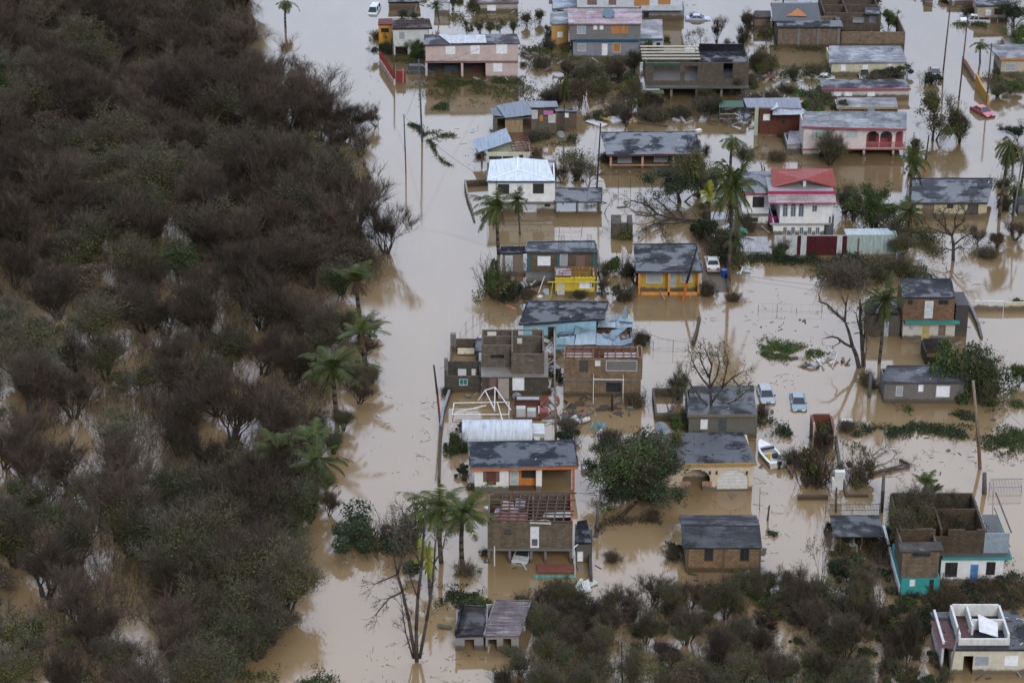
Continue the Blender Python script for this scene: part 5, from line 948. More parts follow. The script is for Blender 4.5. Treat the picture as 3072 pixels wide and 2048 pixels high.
def rdir(rd, d, ang):
    a = d.orthogonal().normalized(); b = d.cross(a).normalized(); t = rd.uniform(0, 6.283); k = math.tan(ang)
    return (d + (a * math.cos(t) + b * math.sin(t)) * k).normalized()
def ribbon(mb, p, d, L, wd, m=0, rd=None):
    s = d.orthogonal().normalized()
    if rd: s = (Matrix.Rotation(rd.uniform(0, 3.14), 3, d) @ s)
    s = s * wd / 2; mb.quad(p - s, p + s, p + d * L + s * .3, p + d * L - s * .3, m)
def leafq(mb, p, rd, sz, m=1):
    n = Vector((rd.gauss(0, 1), rd.gauss(0, 1), rd.gauss(0, .8))).normalized(); a = n.orthogonal().normalized(); b = n.cross(a) * .55
    a = a * sz; b = b * sz; mb.quad(p - a * .5 - b * .5, p + a * .5 - b * .5, p + a * .5 + b * .5, p - a * .5 + b * .5, m)
def tree_mesh(seed, h=8.0, stems=3, lv=5, spread=.75, twigs=7, leaves=0, lsz=.22, lean=(0, 0), tw=.035, kids=3, dirup=.12, clump=.8, f0=.27, low=2, lvar=(.62, .86), patchy=0, wide=1.15, up=0, tl=(.3, .95)):
    rd = random.Random(seed); tr = MB(); cr = MB()
    def grow(p, d, L, r, k):
        q = p
        for i in range(2):
            d = (d + Vector((rd.gauss(0, .12), rd.gauss(0, .12), rd.gauss(0, .08) + dirup * .5))).normalized(); q2 = q + d * (L / 2); r2 = r * .82
            if k <= 2: tr.tube(q, q2, r, r2, 6 if k == 0 else 4, cap=False)
            else: cr.tube(q, q2, r, r2, 3, 0, cap=False)
            q, r = q2, r2
            if k >= low and (i == 0 or k < 2) and rd.random() < .6: grow_t(q, d)
        if k + 1 >= lv: grow_t(q, d); return
        n = kids if rd.random() < .6 else kids - 1
        for i in range(n): grow(q, rdir(rd, d, rd.uniform(.35, spread)), L * rd.uniform(*lvar), max(.018, r * .66), k + 1)
    def grow_t(p, d):
        for i in range(twigs):
            e = (rdir(rd, d, rd.uniform(.2, wide)) + Vector((0, 0, up))).normalized(); L = rd.uniform(*tl); ribbon(cr, p, e, L, tw, 0, rd)
            if twigs > 4: ribbon(cr, p + e * L * .6, rdir(rd, e, .7), L * .6, tw * .7, 0, rd)
        if patchy and noise.noise(p * .45 + Vector((seed, 0, 0))) < patchy - .25: return
        for i in range(leaves):
            leafq(cr, p + Vector((rd.gauss(0, clump * .6), rd.gauss(0, clump * .6), rd.gauss(0, clump * .42))), rd, rd.uniform(.6, 1.3) * lsz)
    L0 = h * f0
    for i in range(stems):
        t = 6.283 * i / stems + rd.random(); o = Vector((math.cos(t), math.sin(t), 0)) * .25 * (stems > 1)
        d = (Vector((lean[0], lean[1], 1)) + o * rd.uniform(.8, 2.0)).normalized(); grow(o * .5 + Vector((0, 0, -.5)), d, L0 * rd.uniform(.9, 1.2), h * .019, 0)
    return tr, cr
def proto_tree(name, cat, mats, bark, **k):
    tr, cr = tree_mesh(**k); e = empty(name, (0, 0, 0)); e['category'] = cat
    e['_h'] = max(v[2] for v in cr.v); tr.build('trunk', bark, e, True); cr.build('crown', mats, e); return e
USED = set()
def place(pr, loc, sc_, rz, label, group=None, cat=None, tilt=(0, 0)):
    o = pr if pr.name not in USED else copy_tree(pr)
    USED.add(pr.name); USED.add(o.name)
    o.location = loc; o.rotation_euler = (tilt[0], tilt[1], rz); o.scale = sc_ if isinstance(sc_, tuple) else (sc_,) * 3; o['label'] = label
    if group: o['group'] = group
    elif 'group' in o: del o['group']
    if cat: o['category'] = cat
    return o
def ptree(pr, px, py, top, label, wpx=None, rz=None, group=None, tilt=(0, 0), cat=None, W0=7.5):
    b = P(px, py); h = ZAT(b, top); k = h / pr['_h']; w_ = k if wpx is None else wpx * MPP(px, py) / W0
    return place(pr, b, (w_, w_, k), rz if rz is not None else (px * 7 + py) % 6.28, label, group, cat, tilt)

bare = [proto_tree('bare_tree', 'tree', [TWIG, OLIVE], BARKD, seed=s, h=8, stems=5 + s % 3, leaves=(0, 0, 1, 2, 1)[s % 5], lsz=.10, kids=3, f0=.20, dirup=.42, spread=.5, twigs=7, tw=.028, low=1, lvar=(.42, 1.1), wide=.7, up=.45, tl=(.5, 1.7), lean=((s % 3 - 1) * .35, (s % 2) * .2)) for s in (1, 2, 3, 4, 5, 6, 7, 8)]
half = [proto_tree('sparse_tree', 'tree', [TWIG2, (OLIVE, GREEN, OLIVE)[s % 3]], BARKD, seed=s, h=7.5, stems=6, twigs=6, leaves=26, lsz=.14, kids=3, f0=.20, dirup=.36, spread=.55, low=1, lvar=(.42, 1.1), patchy=.25, wide=.8, up=.35, tl=(.4, 1.4)) for s in (11, 12, 13)]
half.append(proto_tree('sparse_tree', 'tree', [TWIG, STRAW], BARKD, seed=17, h=7, stems=5, twigs=8, leaves=8, lsz=.16, f0=.17, dirup=.2))
leafy = [proto_tree('leafy_tree', 'tree', [TWIG2, g], BARK, seed=s, h=8, stems=4, twigs=4, leaves=44, lsz=.17, kids=3, spread=.8, f0=.19, clump=.6, low=1, lvar=(.45, 1.05), patchy=.27) for s, g in ((21, GREEN), (22, DGREEN), (23, GREEN2), (24, OLIVE))]
dead = [proto_tree('dead_tree', 'tree', [leafm((.10, .085, .075), (.06, .05, .045), .2), OLIVE], barkm((.075, .062, .055)), seed=s, h=8, stems=st, twigs=tw, leaves=lf, lsz=.2, kids=kd, lv=l, tw=.05, spread=sp) for s, st, tw, lf, kd, l, sp in ((31, 1, 3, 3, 3, 6, .75), (35, 3, 2, 1, 3, 5, .5), (33, 1, 2, 0, 3, 4, .8), (36, 2, 3, 0, 3, 5, .7))]

def shrub_proto(name, seed, mats, r=1.6, h=1.8, n=2200, sticks=60, lsz=.16):
    rd = random.Random(seed); mb = MB(); st = MB()
    cl = [(Vector((rd.gauss(0, r * .45), rd.gauss(0, r * .45), rd.uniform(.2, h * .75))), rd.uniform(.3, .65) * r * .6) for _ in range(11)]
    for c, q in cl:
        for i in range(n // 11):
            d = Vector((rd.gauss(0, 1), rd.gauss(0, 1), rd.gauss(0, 1))).normalized() * (q * rd.uniform(.5, 1.05)); p = c + d
            if p.z > -.1: leafq(mb, p, rd, lsz * rd.uniform(.6, 1.3), 0)
    for i in range(sticks):
        d = Vector((rd.gauss(0, .45), rd.gauss(0, .45), 1)).normalized(); b = Vector((rd.gauss(0, r * .3), rd.gauss(0, r * .3), -.1)); L = rd.uniform(.6, 1.25) * h; st.tube(b, b + d * L, .03, .01, 3, cap=False)
        for k in range(4): ribbon(st, b + d * L * rd.uniform(.5, 1), rdir(rd, d, .6), rd.uniform(.3, .7), .03, 0, rd)
    e = empty(name, (0, 0, 0)); e['category'] = 'shrub'; e['_h'] = h * 1.1; st.build('stems', mats[0], e); mb.build('foliage', mats[1], e); return e
shr = [shrub_proto('shrub', 41, (TWIG2, GREEN)), shrub_proto('shrub', 42, (TWIG, OLIVE), n=1200, sticks=150, h=2.3), shrub_proto('shrub', 43, (TWIG2, GREEN2)), shrub_proto('shrub', 44, (TWIG, DGREEN)), shrub_proto('shrub', 45, (STRAW, OLIVE), n=500, sticks=260, h=2.6, r=1.9)]

shr += [shrub_proto('shrub', 46, (TWIG2, OLIVE), n=1500, sticks=120, h=2.0, r=1.8, lsz=.14), shrub_proto('shrub', 47, (TWIG, GREEN), n=900, sticks=200, h=2.2, r=1.9, lsz=.14)]
def mound(px, py, wpx, top, seed, mats, n, sticks, label, name='fallen_tree', lsz=.2, r=3.6, h=3.2):
    e = shrub_proto(name, seed, mats, r=r, h=h, n=n, sticks=sticks, lsz=lsz); USED.add(e.name); b = P(px, py); s = wpx * MPP(px, py) / (2.3 * r); e.location = b; e.scale = (s, s, ZAT(b, top) / e['_h']); tag(e, label, 'tree')
mound(1110, 1640, 320, 1552, 61, (TWIG2, DGREEN), 5500, 60, 'fallen tree with a low dark green crown lying left of the tall dead tree'); mound(1195, 1638, 240, 1540, 62, (TWIG, OLIVE), 3000, 200, 'fallen olive tree top merging with the dark green fallen crown')
mound(2535, 850, 210, 788, 63, (TWIG2, STRAW), 900, 600, 'broad brown brush of a toppled tree above the arching palm'); mound(2630, 838, 150, 790, 64, (TWIG2, OLIVE), 1500, 300, 'olive brown brush right of the toppled brown tree')
mound(2915, 1180, 270, 1035, 65, (TWIG2, GREEN), 5000, 120, 'wide bushy tree slumped beside the long grey stained house'); mound(2960, 1190, 120, 1100, 66, (TWIG, OLIVE), 2200, 160, 'bare-branched side of the slumped bushy tree')
shr.append(shrub_proto('brush_heap', 48, (TWIG2, OLIVE), n=500, sticks=320, h=1.5, r=2.6, lsz=.16))
# palms -----------------------------------------------------------------
FR = [leafm((.027, .044, .009), (.060, .072, .016), .25), leafm((.12, .115, .03), (.09, .08, .025), .2)]; DEADF = leafm((.085, .052, .028), (.045, .030, .018), .25)
def frond(mb, o, az, el, L, droop, w=.74, rd=None, n=15, m=(0, 1)):
    d = Vector((math.cos(az) * math.cos(el), math.sin(az) * math.cos(el), math.sin(el))); p = Vector(o); side0 = Vector((-math.sin(az), math.cos(az), 0)); ps = [p.copy()]; ds = [d.copy()]
    for i in range(n):
        d = (d + Vector((0, 0, -droop * (.4 + 1.2 * i / n) / n))).normalized(); p = p + d * (L / n); ps.append(p.copy()); ds.append(d.copy())
    for i in range(n):
        u = side0 * .035 * (1 - i / n * .7); mb.quad(ps[i] - u, ps[i] + u, ps[i+1] + u * .8, ps[i+1] - u * .8, m[1]); up = Vector((0, 0, .03)); mb.quad(ps[i] - up, ps[i] + up, ps[i+1] + up, ps[i+1] - up, m[1])
        if i < 1 or rd.random() < .07: continue
        for s in (-1, 1):
            for h in (0, .5):
                b = ps[i].lerp(ps[i+1], h); ll = w * (math.sin(math.pi * min(1, (i + h + 1.2) / (n + 1.4))) ** .6) * (rd.uniform(.85, 1.15))
                dd = (side0 * s * .75 + ds[i] * .55 + Vector((0, 0, -.55 + rd.uniform(-.15, .15)))).normalized(); tt = ds[i] * .055
                mb.quad(b - tt, b + tt, b + dd * ll + tt * .3, b + dd * ll - tt * .3, m[0])
def palm_proto(seed, nf=16, bias=None, drp=1.6, dead=8, L=3.8, h=7.5, lo=-.6, hi=1.4, lean=.3, mats=None):
    rd = random.Random(seed); tr = MB(); cr = MB(); dd = MB(); e = empty('palm_tree', (0, 0, 0)); e['category'] = 'palm tree'; pts = [Vector((0, 0, -.8))]; rs = [.2]
    for i in range(1, 9): t = i / 8; pts.append(Vector((lean * t * t, lean * .4 * math.sin(t * 3), -.8 + (h + .8) * t))); rs.append(.21 - .06 * t)
    tr.path(pts, rs, 7); top = pts[-1]
    for i in range(nf):
        az = 6.283 * i / nf + rd.uniform(-.3, .3)
        if bias is not None and rd.random() < .65: az = bias + rd.gauss(0, .75)
        el = lo + (hi - lo) * ((i * .618) % 1) + rd.gauss(0, .15); frond(cr, top, az + rd.gauss(0, .2), el, L * rd.uniform(.5, 1.15), drp * rd.uniform(.5, 1.7), rd=rd)
    for i in range(dead): az = rd.uniform(0, 6.283); frond(dd, top - Vector((0, 0, .1)), az, rd.uniform(-1.3, -.9), L * rd.uniform(.6, .9), .9, .4, rd, 9, (0, 0))
    for i in range(5): a = rd.uniform(0, 6.28); cr.tube(top + Vector((math.cos(a) * .12, math.sin(a) * .12, -.1)), top + Vector((math.cos(a) * .45, math.sin(a) * .45, rd.uniform(-.4, .3))), .07, .03, 4, 1)
    e['_h'] = h; tr.build('trunk', barkm((.065, .052, .043)), e, True); cr.build('crown', mats or FR, e)
    if dead: dd.build('dead_fronds', DEADF, e)
    return e
pal = [palm_proto(51, 26, None, 1.5, 14), palm_proto(52, 22, 2.2, 1.8, 14), palm_proto(53, 15, None, 2.2, 18, lo=-1.1, hi=.5), palm_proto(54, 13, 1.2, 1.1, 8, L=2.9, lo=.2, hi=1.3), palm_proto(55, 24, None, 1.7, 12, L=3.6, lean=-.4)]
YF = [leafm((.13, .17, .02), (.26, .24, .04), .15), leafm((.3, .28, .06), (.3, .28, .06), .1)]; pal.append(palm_proto(56, 9, None, 1.2, 3, L=2.0, h=4, mats=YF))
def palm(k, bx, by, cx, cy, label, rz=0, wd=1.0):
    b = P(bx, by); h = ZAT(b, cy); s = h / pal[k]['_h']; tx = (cx - bx) * MPP(bx, by); q = place(pal[k], b, (wd, wd, s), rz, label); q.rotation_euler = (0, math.atan2(tx, h), rz); return q
for a in ((1, 1497, 765, 1484, 618, 'coconut palm with orange fruit in front of the white hipped-roof house', 1.0, 1.25), (4, 1560, 705, 1556, 600, 'small slim palm beside the larger palm by the white hipped-roof house', 0, .62),
          (3, 1085, 985, 1062, 838, 'storm-beaten palm at the wood edge, topmost of the roadside palms', .3, 1.5), (0, 1012, 1260, 992, 1100, 'large full palm leaning over the road at the wood edge', 0, 1.45), (1, 1100, 1120, 1070, 1000, 'palm with drooping fronds behind the large full roadside palm', 5.6, 1.4),
          (3, 945, 1440, 932, 1318, 'palm with an upright tuft, third along the wood edge', 1.0, 1.45), (3, 838, 1505, 818, 1345, 'palm with a slender bare trunk standing left of the paired roadside palms', 2.0, 1.4), (4, 945, 1530, 968, 1382, 'lowest palm of the roadside cluster, fronds spread flat', .5, 1.35),
          (0, 1388, 1700, 1381, 1540, 'big yellow-green palm left of the brown brick house', .8, 1.35), (1, 1325, 1690, 1312, 1520, 'windswept palm behind the big yellow-green palm', 1.0, 1.3), (5, 1292, 1790, 1280, 1675, 'small yellowish palm under the tall dead tree', .4, 1.0),
          (2, 857, 82, 858, 5, 'lone palm standing in open water at the top edge', 1.0, 1.0), (2, 2998, 655, 3009, 432, 'tall ragged palm right of the puddled-roof house', .5, 1.15), (1, 2723, 655, 2722, 490, 'wind-bent palm left of the puddled-roof house, upper of two', 4.5, 1.0),
          (4, 2718, 742, 2727, 634, 'short palm below the wind-bent one by the puddled-roof house', .5, 1.0), (4, 2636, 1090, 2638, 898, 'palm with arching fronds left of the two-storey brick house', 1.7, 1.05), (0, 2187, 850, 2182, 560, 'very tall palm beside the white parked car', .4, 1.2),
          (2, 2192, 520, 2190, 415, 'ragged palm behind the very tall palm', .7, 1.1), (2, 1692, 398, 1690, 234, 'dead palm with hanging brown fronds above the timber shack', 0, .6), (5, 708, 1290, 703, 1195, 'small bright yellow palm inside the wood', 1.0, .7),
          (4, 2180, 800, 2160, 705, 'low palm leaning behind the white parked car', 2.4, .75), (2, 3040, 650, 3036, 560, 'short palm with a yellow heart at the right edge', 0, .9), (2, 2940, 190, 2933, 128, 'small dark palm near the orange fascia house', 0, .8), (1, 3062, 560, 3052, 470, 'dark palm cut by the right edge', 3.3, 1.0),
          (3, 2775, 1560, 2762, 1450, 'banana-like palm growing behind the brown block walls', .2, .8), (3, 2800, 1570, 2800, 1475, 'short clump palm beside the banana-like palm', 2.2, .7), (5, 2125, 680, 2120, 585, 'small yellow-stemmed palm left of the very tall palm', 2.0, .8), (4, 1318, 65, 1312, 15, 'little palm left of the tall pale shed', 0, .5)):
    palm(*a)

# single trees ------------------------------------------------------------
ptree(leafy[0], 1885, 1492, 1278, 'broad leafy tree hiding the left half of the cream arched house', 300); ptree(leafy[1], 1965, 1480, 1290, 'ragged tree crown right behind the broad leafy tree', 270); ptree(half[1], 1930, 1496, 1330, 'twiggy low crown at the foot of the broad leafy tree', 260); ptree(leafy[3], 2010, 1400, 1275, 'olive tree on the roof side of the cream arched house', 190); ptree(leafy[1], 1835, 1492, 1310, 'dark green tree at the water left of the cream arched house', 190)
ptree(leafy[1], 2040, 605, 462, 'dark tree right of the dark-roofed porch house', 210); ptree(leafy[3], 2095, 590, 430, 'thin olive tree between the porch house and the very tall palm', 160)
ptree(leafy[3], 2800, 420, 262, 'round olive tree standing beside the wide flooded road', 180); ptree(half[1], 2880, 430, 300, 'ragged tree at the edge of the wide flooded road', 110)
ptree(leafy[2], 2620, 680, 538, 'green tree between the red roof and the puddled-roof house', 150); ptree(half[0], 2560, 660, 560, 'thin tree touching the right side of the red-roofed house', 100)
ptree(leafy[0], 2935, 1185, 1020, 'bushy tree leaning over beside the long grey stained house', 190, tilt=(0, -.25)); ptree(leafy[2], 3055, 1160, 1075, 'small green tree at the right edge above the floating weed', 80)
pass
pass
ptree(half[1], 2035, 1200, 1085, 'thorny brown tree beside the concrete wall corner', 100)
pass
ptree(dead[1], 2590, 1102, 900, 'upright twiggy dead tree left of the arching palm', 70)
pass
pass
ptree(dead[3], 2290, 510, 445, 'small bare tree left of the white arched house', 120); ptree(half[0], 2490, 495, 385, 'straggly shrub-like tree before the white arched house', 140); ptree(dead[1], 2093, 170, 85, 'grey bare tree above the ruined concrete house', 100)
for i, a in enumerate(((1770, 250, 175, 130), (1810, 300, 210, 120), (1860, 250, 160, 110), (1740, 320, 225, 100), (1895, 330, 230, 90), (1700, 230, 160, 90), (2135, 350, 280, 80), (2180, 200, 110, 70), (2225, 170, 60, 70), (2270, 220, 130, 80), (2310, 230, 160, 80), (1660, 330, 260, 90), (1900, 220, 140, 90), (1950, 180, 110, 70), (2240, 90, 20, 70), (2210, 290, 220, 90), (2300, 130, 60, 60), (2345, 300, 240, 80), (2380, 240, 190, 70), (2120, 320, 260, 80), (1880, 380, 310, 80), (2260, 320, 265, 80), (1720, 160, 90, 80), (2150, 130, 40, 60))):
    ptree((half[i % 4], leafy[3], bare[i % 5])[i % 3], *a[:3], 'scrubby brown tree crowding round the ruined concrete house', a[3], group='scrubby trees around the ruined concrete house')
for i, a in enumerate(((1150, 175, 95, 60), (1255, 180, 110, 60), (1205, 50, 20, 60), (1240, 62, 30, 60), (2665, 90, 15, 60), (2690, 190, 140, 50), (3040, 80, -30, 120), (3062, 160, 60, 90), (2990, 290, 235, 110), (3050, 420, 350, 90), (3030, 280, 230, 80))):
    ptree((leafy[1], leafy[2], half[1])[i % 3], *a[:3], ('dark bush left of the pale white-walled house', 'dark bush between the white-walled and pink houses', 'green bush under the brown weathered house', 'second green bush under the brown weathered house', 'green bush by the road behind the boundary wall', 'small bush at the corner of the silvery sheet roof', 'dark tree filling the top right corner', 'dark tree right of the orange fascia house', 'weedy tree below the cream orange-trimmed house', 'dark drooping tree at the right edge under the red car', 'thin weedy tree below the orange fascia')[i], a[3])
for i, a in enumerate(((1360, 20), (1400, 95), (1440, 92), (1470, 95), (1500, 90), (1540, 90), (1580, 70), (1420, 30), (1500, 20), (1620, 60), (1640, 110), (1650, 150))):
    ptree((half[0], leafy[3], half[2])[i % 3], a[0], a[1] + 8, a[1] - 38, 'thin bush standing in the flooded field above the pink house', 45, group='bushes in the flooded field above the pink house')
def limb_tree(name, label, view, base, paths, r0, bark, crownm, twigs=2, leaves=0, flat=False, seed=1, tl=(.3, 1.0), depth=2):
    """limbs follow the photograph's; each limb end and side bears a small branching spray"""
    rd = random.Random(seed); b = P(*view(*base)); e = empty(name, b, 0, label, 'tree'); tr = MB(); cr = MB()
    def pt(x, y, dy):
        q = view(x, y)
        if flat: g = P(*q, .0); return Vector((g.x - b.x, g.y - b.y, .35 + .5 * abs(dy)))
        d = ray(*q); t = (b.y + dy - CAM.y) / d.y; g = CAM + d * t; return g - b
    def spray(p, d, L, k):
        if k == 0:
            for _ in range(twigs): ribbon(cr, p, rdir(rd, d, rd.uniform(.2, .9)), rd.uniform(*tl), .035, 0, rd)
            for _ in range(leaves): leafq(cr, p + Vector((rd.gauss(0, .3), rd.gauss(0, .3), rd.gauss(0, .25))), rd, .16, 1)
            return
        for _ in range(3): e_ = rdir(rd, d, rd.uniform(.3, .9)); q = p + e_ * L; cr.tube(p, q, .022 * k, .018, 3, 0, cap=False); spray(q, e_, L * .7, k - 1)
    for n, (r, pa) in enumerate(paths):
        dy = 0 if n == 0 else rd.uniform(-1.2, 1.2); m = len(pa); pts = [pt(x, y, dy * (i / max(1, m - 1))) for i, (x, y) in enumerate(pa)]
        if n == 0 and not flat: pts[0].z = -.8
        rs = [r0 * r * (1 - .55 * i / (m - 1)) for i in range(m)]; tr.path(pts, rs, 7)
        for i in range(1, m):
            d = (pts[i] - pts[i-1]).normalized()
            if i == m - 1 or (rd.random() < .7 and n > 0): spray(pts[i], d, rd.uniform(.5, .9), depth)
            if n > 0: spray(pts[i-1].lerp(pts[i], rd.random()), rdir(rd, d, .8), rd.uniform(.3, .6), depth - 1)
    tr.build('trunk', bark, e, True); cr.build('crown', crownm, e); return e
vZ = VW(2052, 678, 1.3176); vY = VW(780, 1320, 1.0566); DB1 = barkm((.085, .07, .06)); DB2 = barkm((.05, .04, .035))
limb_tree('bare_tree', 'bare-limbed tree spreading over the grey concrete house roof', vZ, (112, 805), [(1, [(112, 805), (108, 720), (104, 640), (100, 600)]), (.6, [(104, 640), (70, 600), (45, 560), (30, 525)]), (.55, [(100, 600), (110, 550), (95, 515), (85, 490)]), (.6, [(108, 700), (150, 640), (190, 600), (232, 575)]), (.5, [(150, 640), (165, 580), (175, 530), (165, 500)]), (.55, [(104, 640), (130, 590), (140, 540), (130, 500)]), (.5, [(108, 720), (65, 680), (35, 640), (15, 600)]), (.45, [(190, 600), (215, 630), (235, 620)]), (.6, [(112, 760), (150, 710), (200, 690), (240, 660)]), (.5, [(100, 600), (70, 540), (60, 500)])], .22, DB2, [leafm((.09, .08, .05), (.06, .05, .035), .2), OLIVE], 4, 3, seed=3)
limb_tree('dead_tree', 'tall dead multi-stemmed tree standing in the flooded road', vY, (497, 700), [(.9, [(497, 702), (495, 600), (500, 500), (512, 400), (518, 310), (522, 240)]), (.8, [(492, 690), (472, 570), (452, 480), (436, 425), (450, 370), (430, 320)]), (.5, [(452, 480), (410, 500), (370, 548)]), (.75, [(506, 690), (528, 570), (545, 470), (552, 390), (556, 320)]), (.4, [(485, 690), (462, 610), (450, 530)]), (.4, [(436, 425), (400, 440), (365, 455)]), (.4, [(436, 425), (425, 370), (440, 300), (425, 250)]), (.45, [(512, 400), (480, 330), (470, 270), (450, 220)]), (.4, [(552, 390), (580, 340), (590, 290)]), (.35, [(500, 500), (470, 420), (478, 350)]), (.35, [(522, 300), (495, 260), (490, 220)])], .23, DB2, [leafm((.10, .085, .075), (.06, .05, .045), .2), OLIVE], 4, 1, seed=5)
limb_tree('dead_tree', 'dead forked tree leaning left over the flooded lot', vJ, (705, 1180), [(1, [(705, 1182), (660, 1060), (620, 960), (585, 820), (545, 712)]), (.62, [(545, 712), (480, 660), (420, 600), (370, 548), (338, 535)]), (.4, [(338, 535), (295, 522), (283, 435)]), (.55, [(545, 712), (552, 640), (556, 560), (580, 448)]), (.4, [(556, 560), (530, 500), (508, 432)]), (.6, [(610, 975), (540, 940), (480, 890), (430, 872), (352, 884)]), (.3, [(480, 660), (465, 610)]), (.3, [(585, 740), (560, 730)]), (.35, [(480, 890), (500, 930), (445, 965)]), (.25, [(370, 548), (380, 590), (430, 630)])], .30, DB2, [TWIG, OLIVE], 2, 0, seed=7, depth=1)
limb_tree('dead_tree', 'upright dead trunk right of the dead forked tree', vJ, (742, 1165), [(1, [(742, 1168), (722, 1000), (712, 850), (700, 700), (700, 520)]), (.4, [(722, 1000), (745, 880), (740, 760)]), (.4, [(712, 850), (680, 740), (660, 640)]), (.4, [(712, 900), (760, 820), (780, 740)]), (.35, [(700, 700), (720, 620), (715, 560)])], .30, DB2, [TWIG, OLIVE], 3, 0, seed=8)
limb_tree('fallen_tree', 'fallen bare tree lying over the water below the dark tree', vG, (1120, 1085), [(1, [(1120, 1085), (980, 1075), (870, 1065), (700, 1040), (580, 1010)]), (.6, [(580, 1010), (520, 960), (430, 920), (320, 900)]), (.6, [(700, 1040), (600, 1100), (480, 1150), (400, 1210)]), (.5, [(870, 1070), (760, 1110), (640, 1110), (520, 1160)]), (.5, [(580, 1010), (480, 1040), (380, 1040), (330, 1010)]), (.5, [(780, 1050), (700, 980), (600, 900), (540, 860)]), (.4, [(520, 960), (470, 900), (440, 860)]), (.4, [(870, 1065), (800, 980), (760, 920), (700, 880)]), (.4, [(640, 1110), (620, 1180), (640, 1240)])], .28, DB2, [leafm((.06, .06, .035), (.04, .035, .025), .2), DGREEN], 4, 4, flat=True, seed=9)
limb_tree('fallen_tree', 'brown brushy tree toppled right of the brown tangled bush', vK, (800, 930), [(1, [(800, 930), (900, 905), (1000, 880), (1100, 855), (1190, 850)]), (.5, [(800, 920), (870, 860), (960, 850), (1030, 810)]), (.5, [(780, 900), (850, 800), (940, 760)]), (.4, [(900, 905), (980, 910), (1060, 900)]), (.4, [(780, 880), (830, 760), (900, 700)])], .18, DB1, [TWIG, OLIVE], 3, 0, flat=True, seed=10)
limb_tree('bare_tree', 'brown bare tree rising from the water below the puddled-roof house', vI, (1640, 1450), [(1, [(1640, 1450), (1640, 1300), (1625, 1200), (1660, 1120)]), (.6, [(1660, 1120), (1740, 1060), (1760, 980), (1790, 920)]), (.6, [(1625, 1200), (1560, 1120), (1500, 1060), (1450, 1020)]), (.5, [(1660, 1120), (1650, 1040), (1680, 960)]), (.5, [(1625, 1200), (1580, 1180), (1480, 1150), (1400, 1120)]), (.4, [(1560, 1120), (1560, 1040), (1540, 980)]), (.5, [(1640, 1300), (1720, 1230), (1800, 1180), (1860, 1190)]), (.4, [(1640, 1350), (1560, 1330), (1480, 1370)]), (.4, [(1640, 1350), (1700, 1310), (1740, 1330)])], .26, DB2, [TWIG, GREEN], 4, 2, seed=12)
# shrubs ---------------------------------------------------------------------
def shrub(k, px, py, wpx, top, label, group=None): b = P(px, py); s = wpx * MPP(px, py) / 3.6; return place(shr[k], b, (s, s, max(.3, ZAT(b, top) / shr[k]['_h'])), (px * 3 + py) % 6.28, label, group)
for a in ((2, 1478, 880, 120, 775, 'bright green bush heaped against the teal pillared house'), (5, 1508, 893, 135, 800, 'grey-green bush mound in front of the teal pillared house'), (3, 1535, 900, 100, 840, 'dark bush mound beside the rubbish of the yellow annex'), (6, 2165, 780, 110, 700, 'tangled bush behind the leafy one at the very tall palm'), (5, 2205, 800, 80, 735, 'bush right of the very tall palm foot'), (3, 2120, 720, 110, 650, 'dark bush at the top of the fallen bare tree'), (5, 2230, 690, 90, 640, 'bush before the white flat-roofed wing'), (0, 1375, 1350, 70, 1280, 'green bush at the left end of the half-round roofed shed'), (3, 1705, 1335, 110, 1285, 'dark bushes behind the orange trimmed house'), (2, 2032, 1290, 75, 1225, 'bright green bush beside the grey concrete house'), (2, 1868, 820, 85, 760, 'small shrub in the water left of the yellow house'),
          (0, 2335, 770, 60, 715, 'bush in front of the patchwork corrugated fence'), (2, 2150, 760, 90, 690, 'leafy bush behind the white parked car'), (0, 2105, 700, 90, 660, 'green bush at the foot of the very tall palm'), (1, 2440, 1450, 150, 1335, 'brown tangled bush by the boat'), (1, 2575, 1445, 120, 1365, 'brown tangled bush with a fallen trunk'),
          (3, 2485, 1605, 40, 1560, 'dark bush beside the open shed'), (1, 1870, 900, 90, 850, 'low scrub between the teal pillared and yellow houses'), (4, 1395, 1720, 80, 1690, 'dead brush round the foot of the big yellow-green palm'), (1, 1955, 1560, 70, 1530, 'twiggy scrub in the brown water by the concrete post'), (0, 1790, 360, 80, 330, 'scrub below the debris heap'),
          (3, 2690, 225, 110, 190, 'dark hedge at the right end of the silvery roofed house'), (3, 2650, 232, 120, 205, 'dark hedge before the silvery roofed house'), (2, 2450, 300, 90, 262, 'green bushes left of the cracked dark roof'), (2, 2440, 335, 80, 290, 'broad-leaved bushes beside the timber house'), (0, 2520, 330, 60, 295, 'broad-leaved plant at the cream eave'), (3, 2790, 250, 90, 215, 'dark bushes left of the grey car in the road'),
          (4, 2640, 800, 110, 770, 'dry scrub behind the brushy fallen tree'), (0, 3010, 560, 60, 530, 'weedy bush under the tall ragged palm'), (0, 3050, 920, 60, 895, 'bush on the white balustrade'), (1, 1610, 800, 70, 770, 'dead vine bush on the white door of the lean-to')):
    shrub(*a)
rdn = random.Random(77)
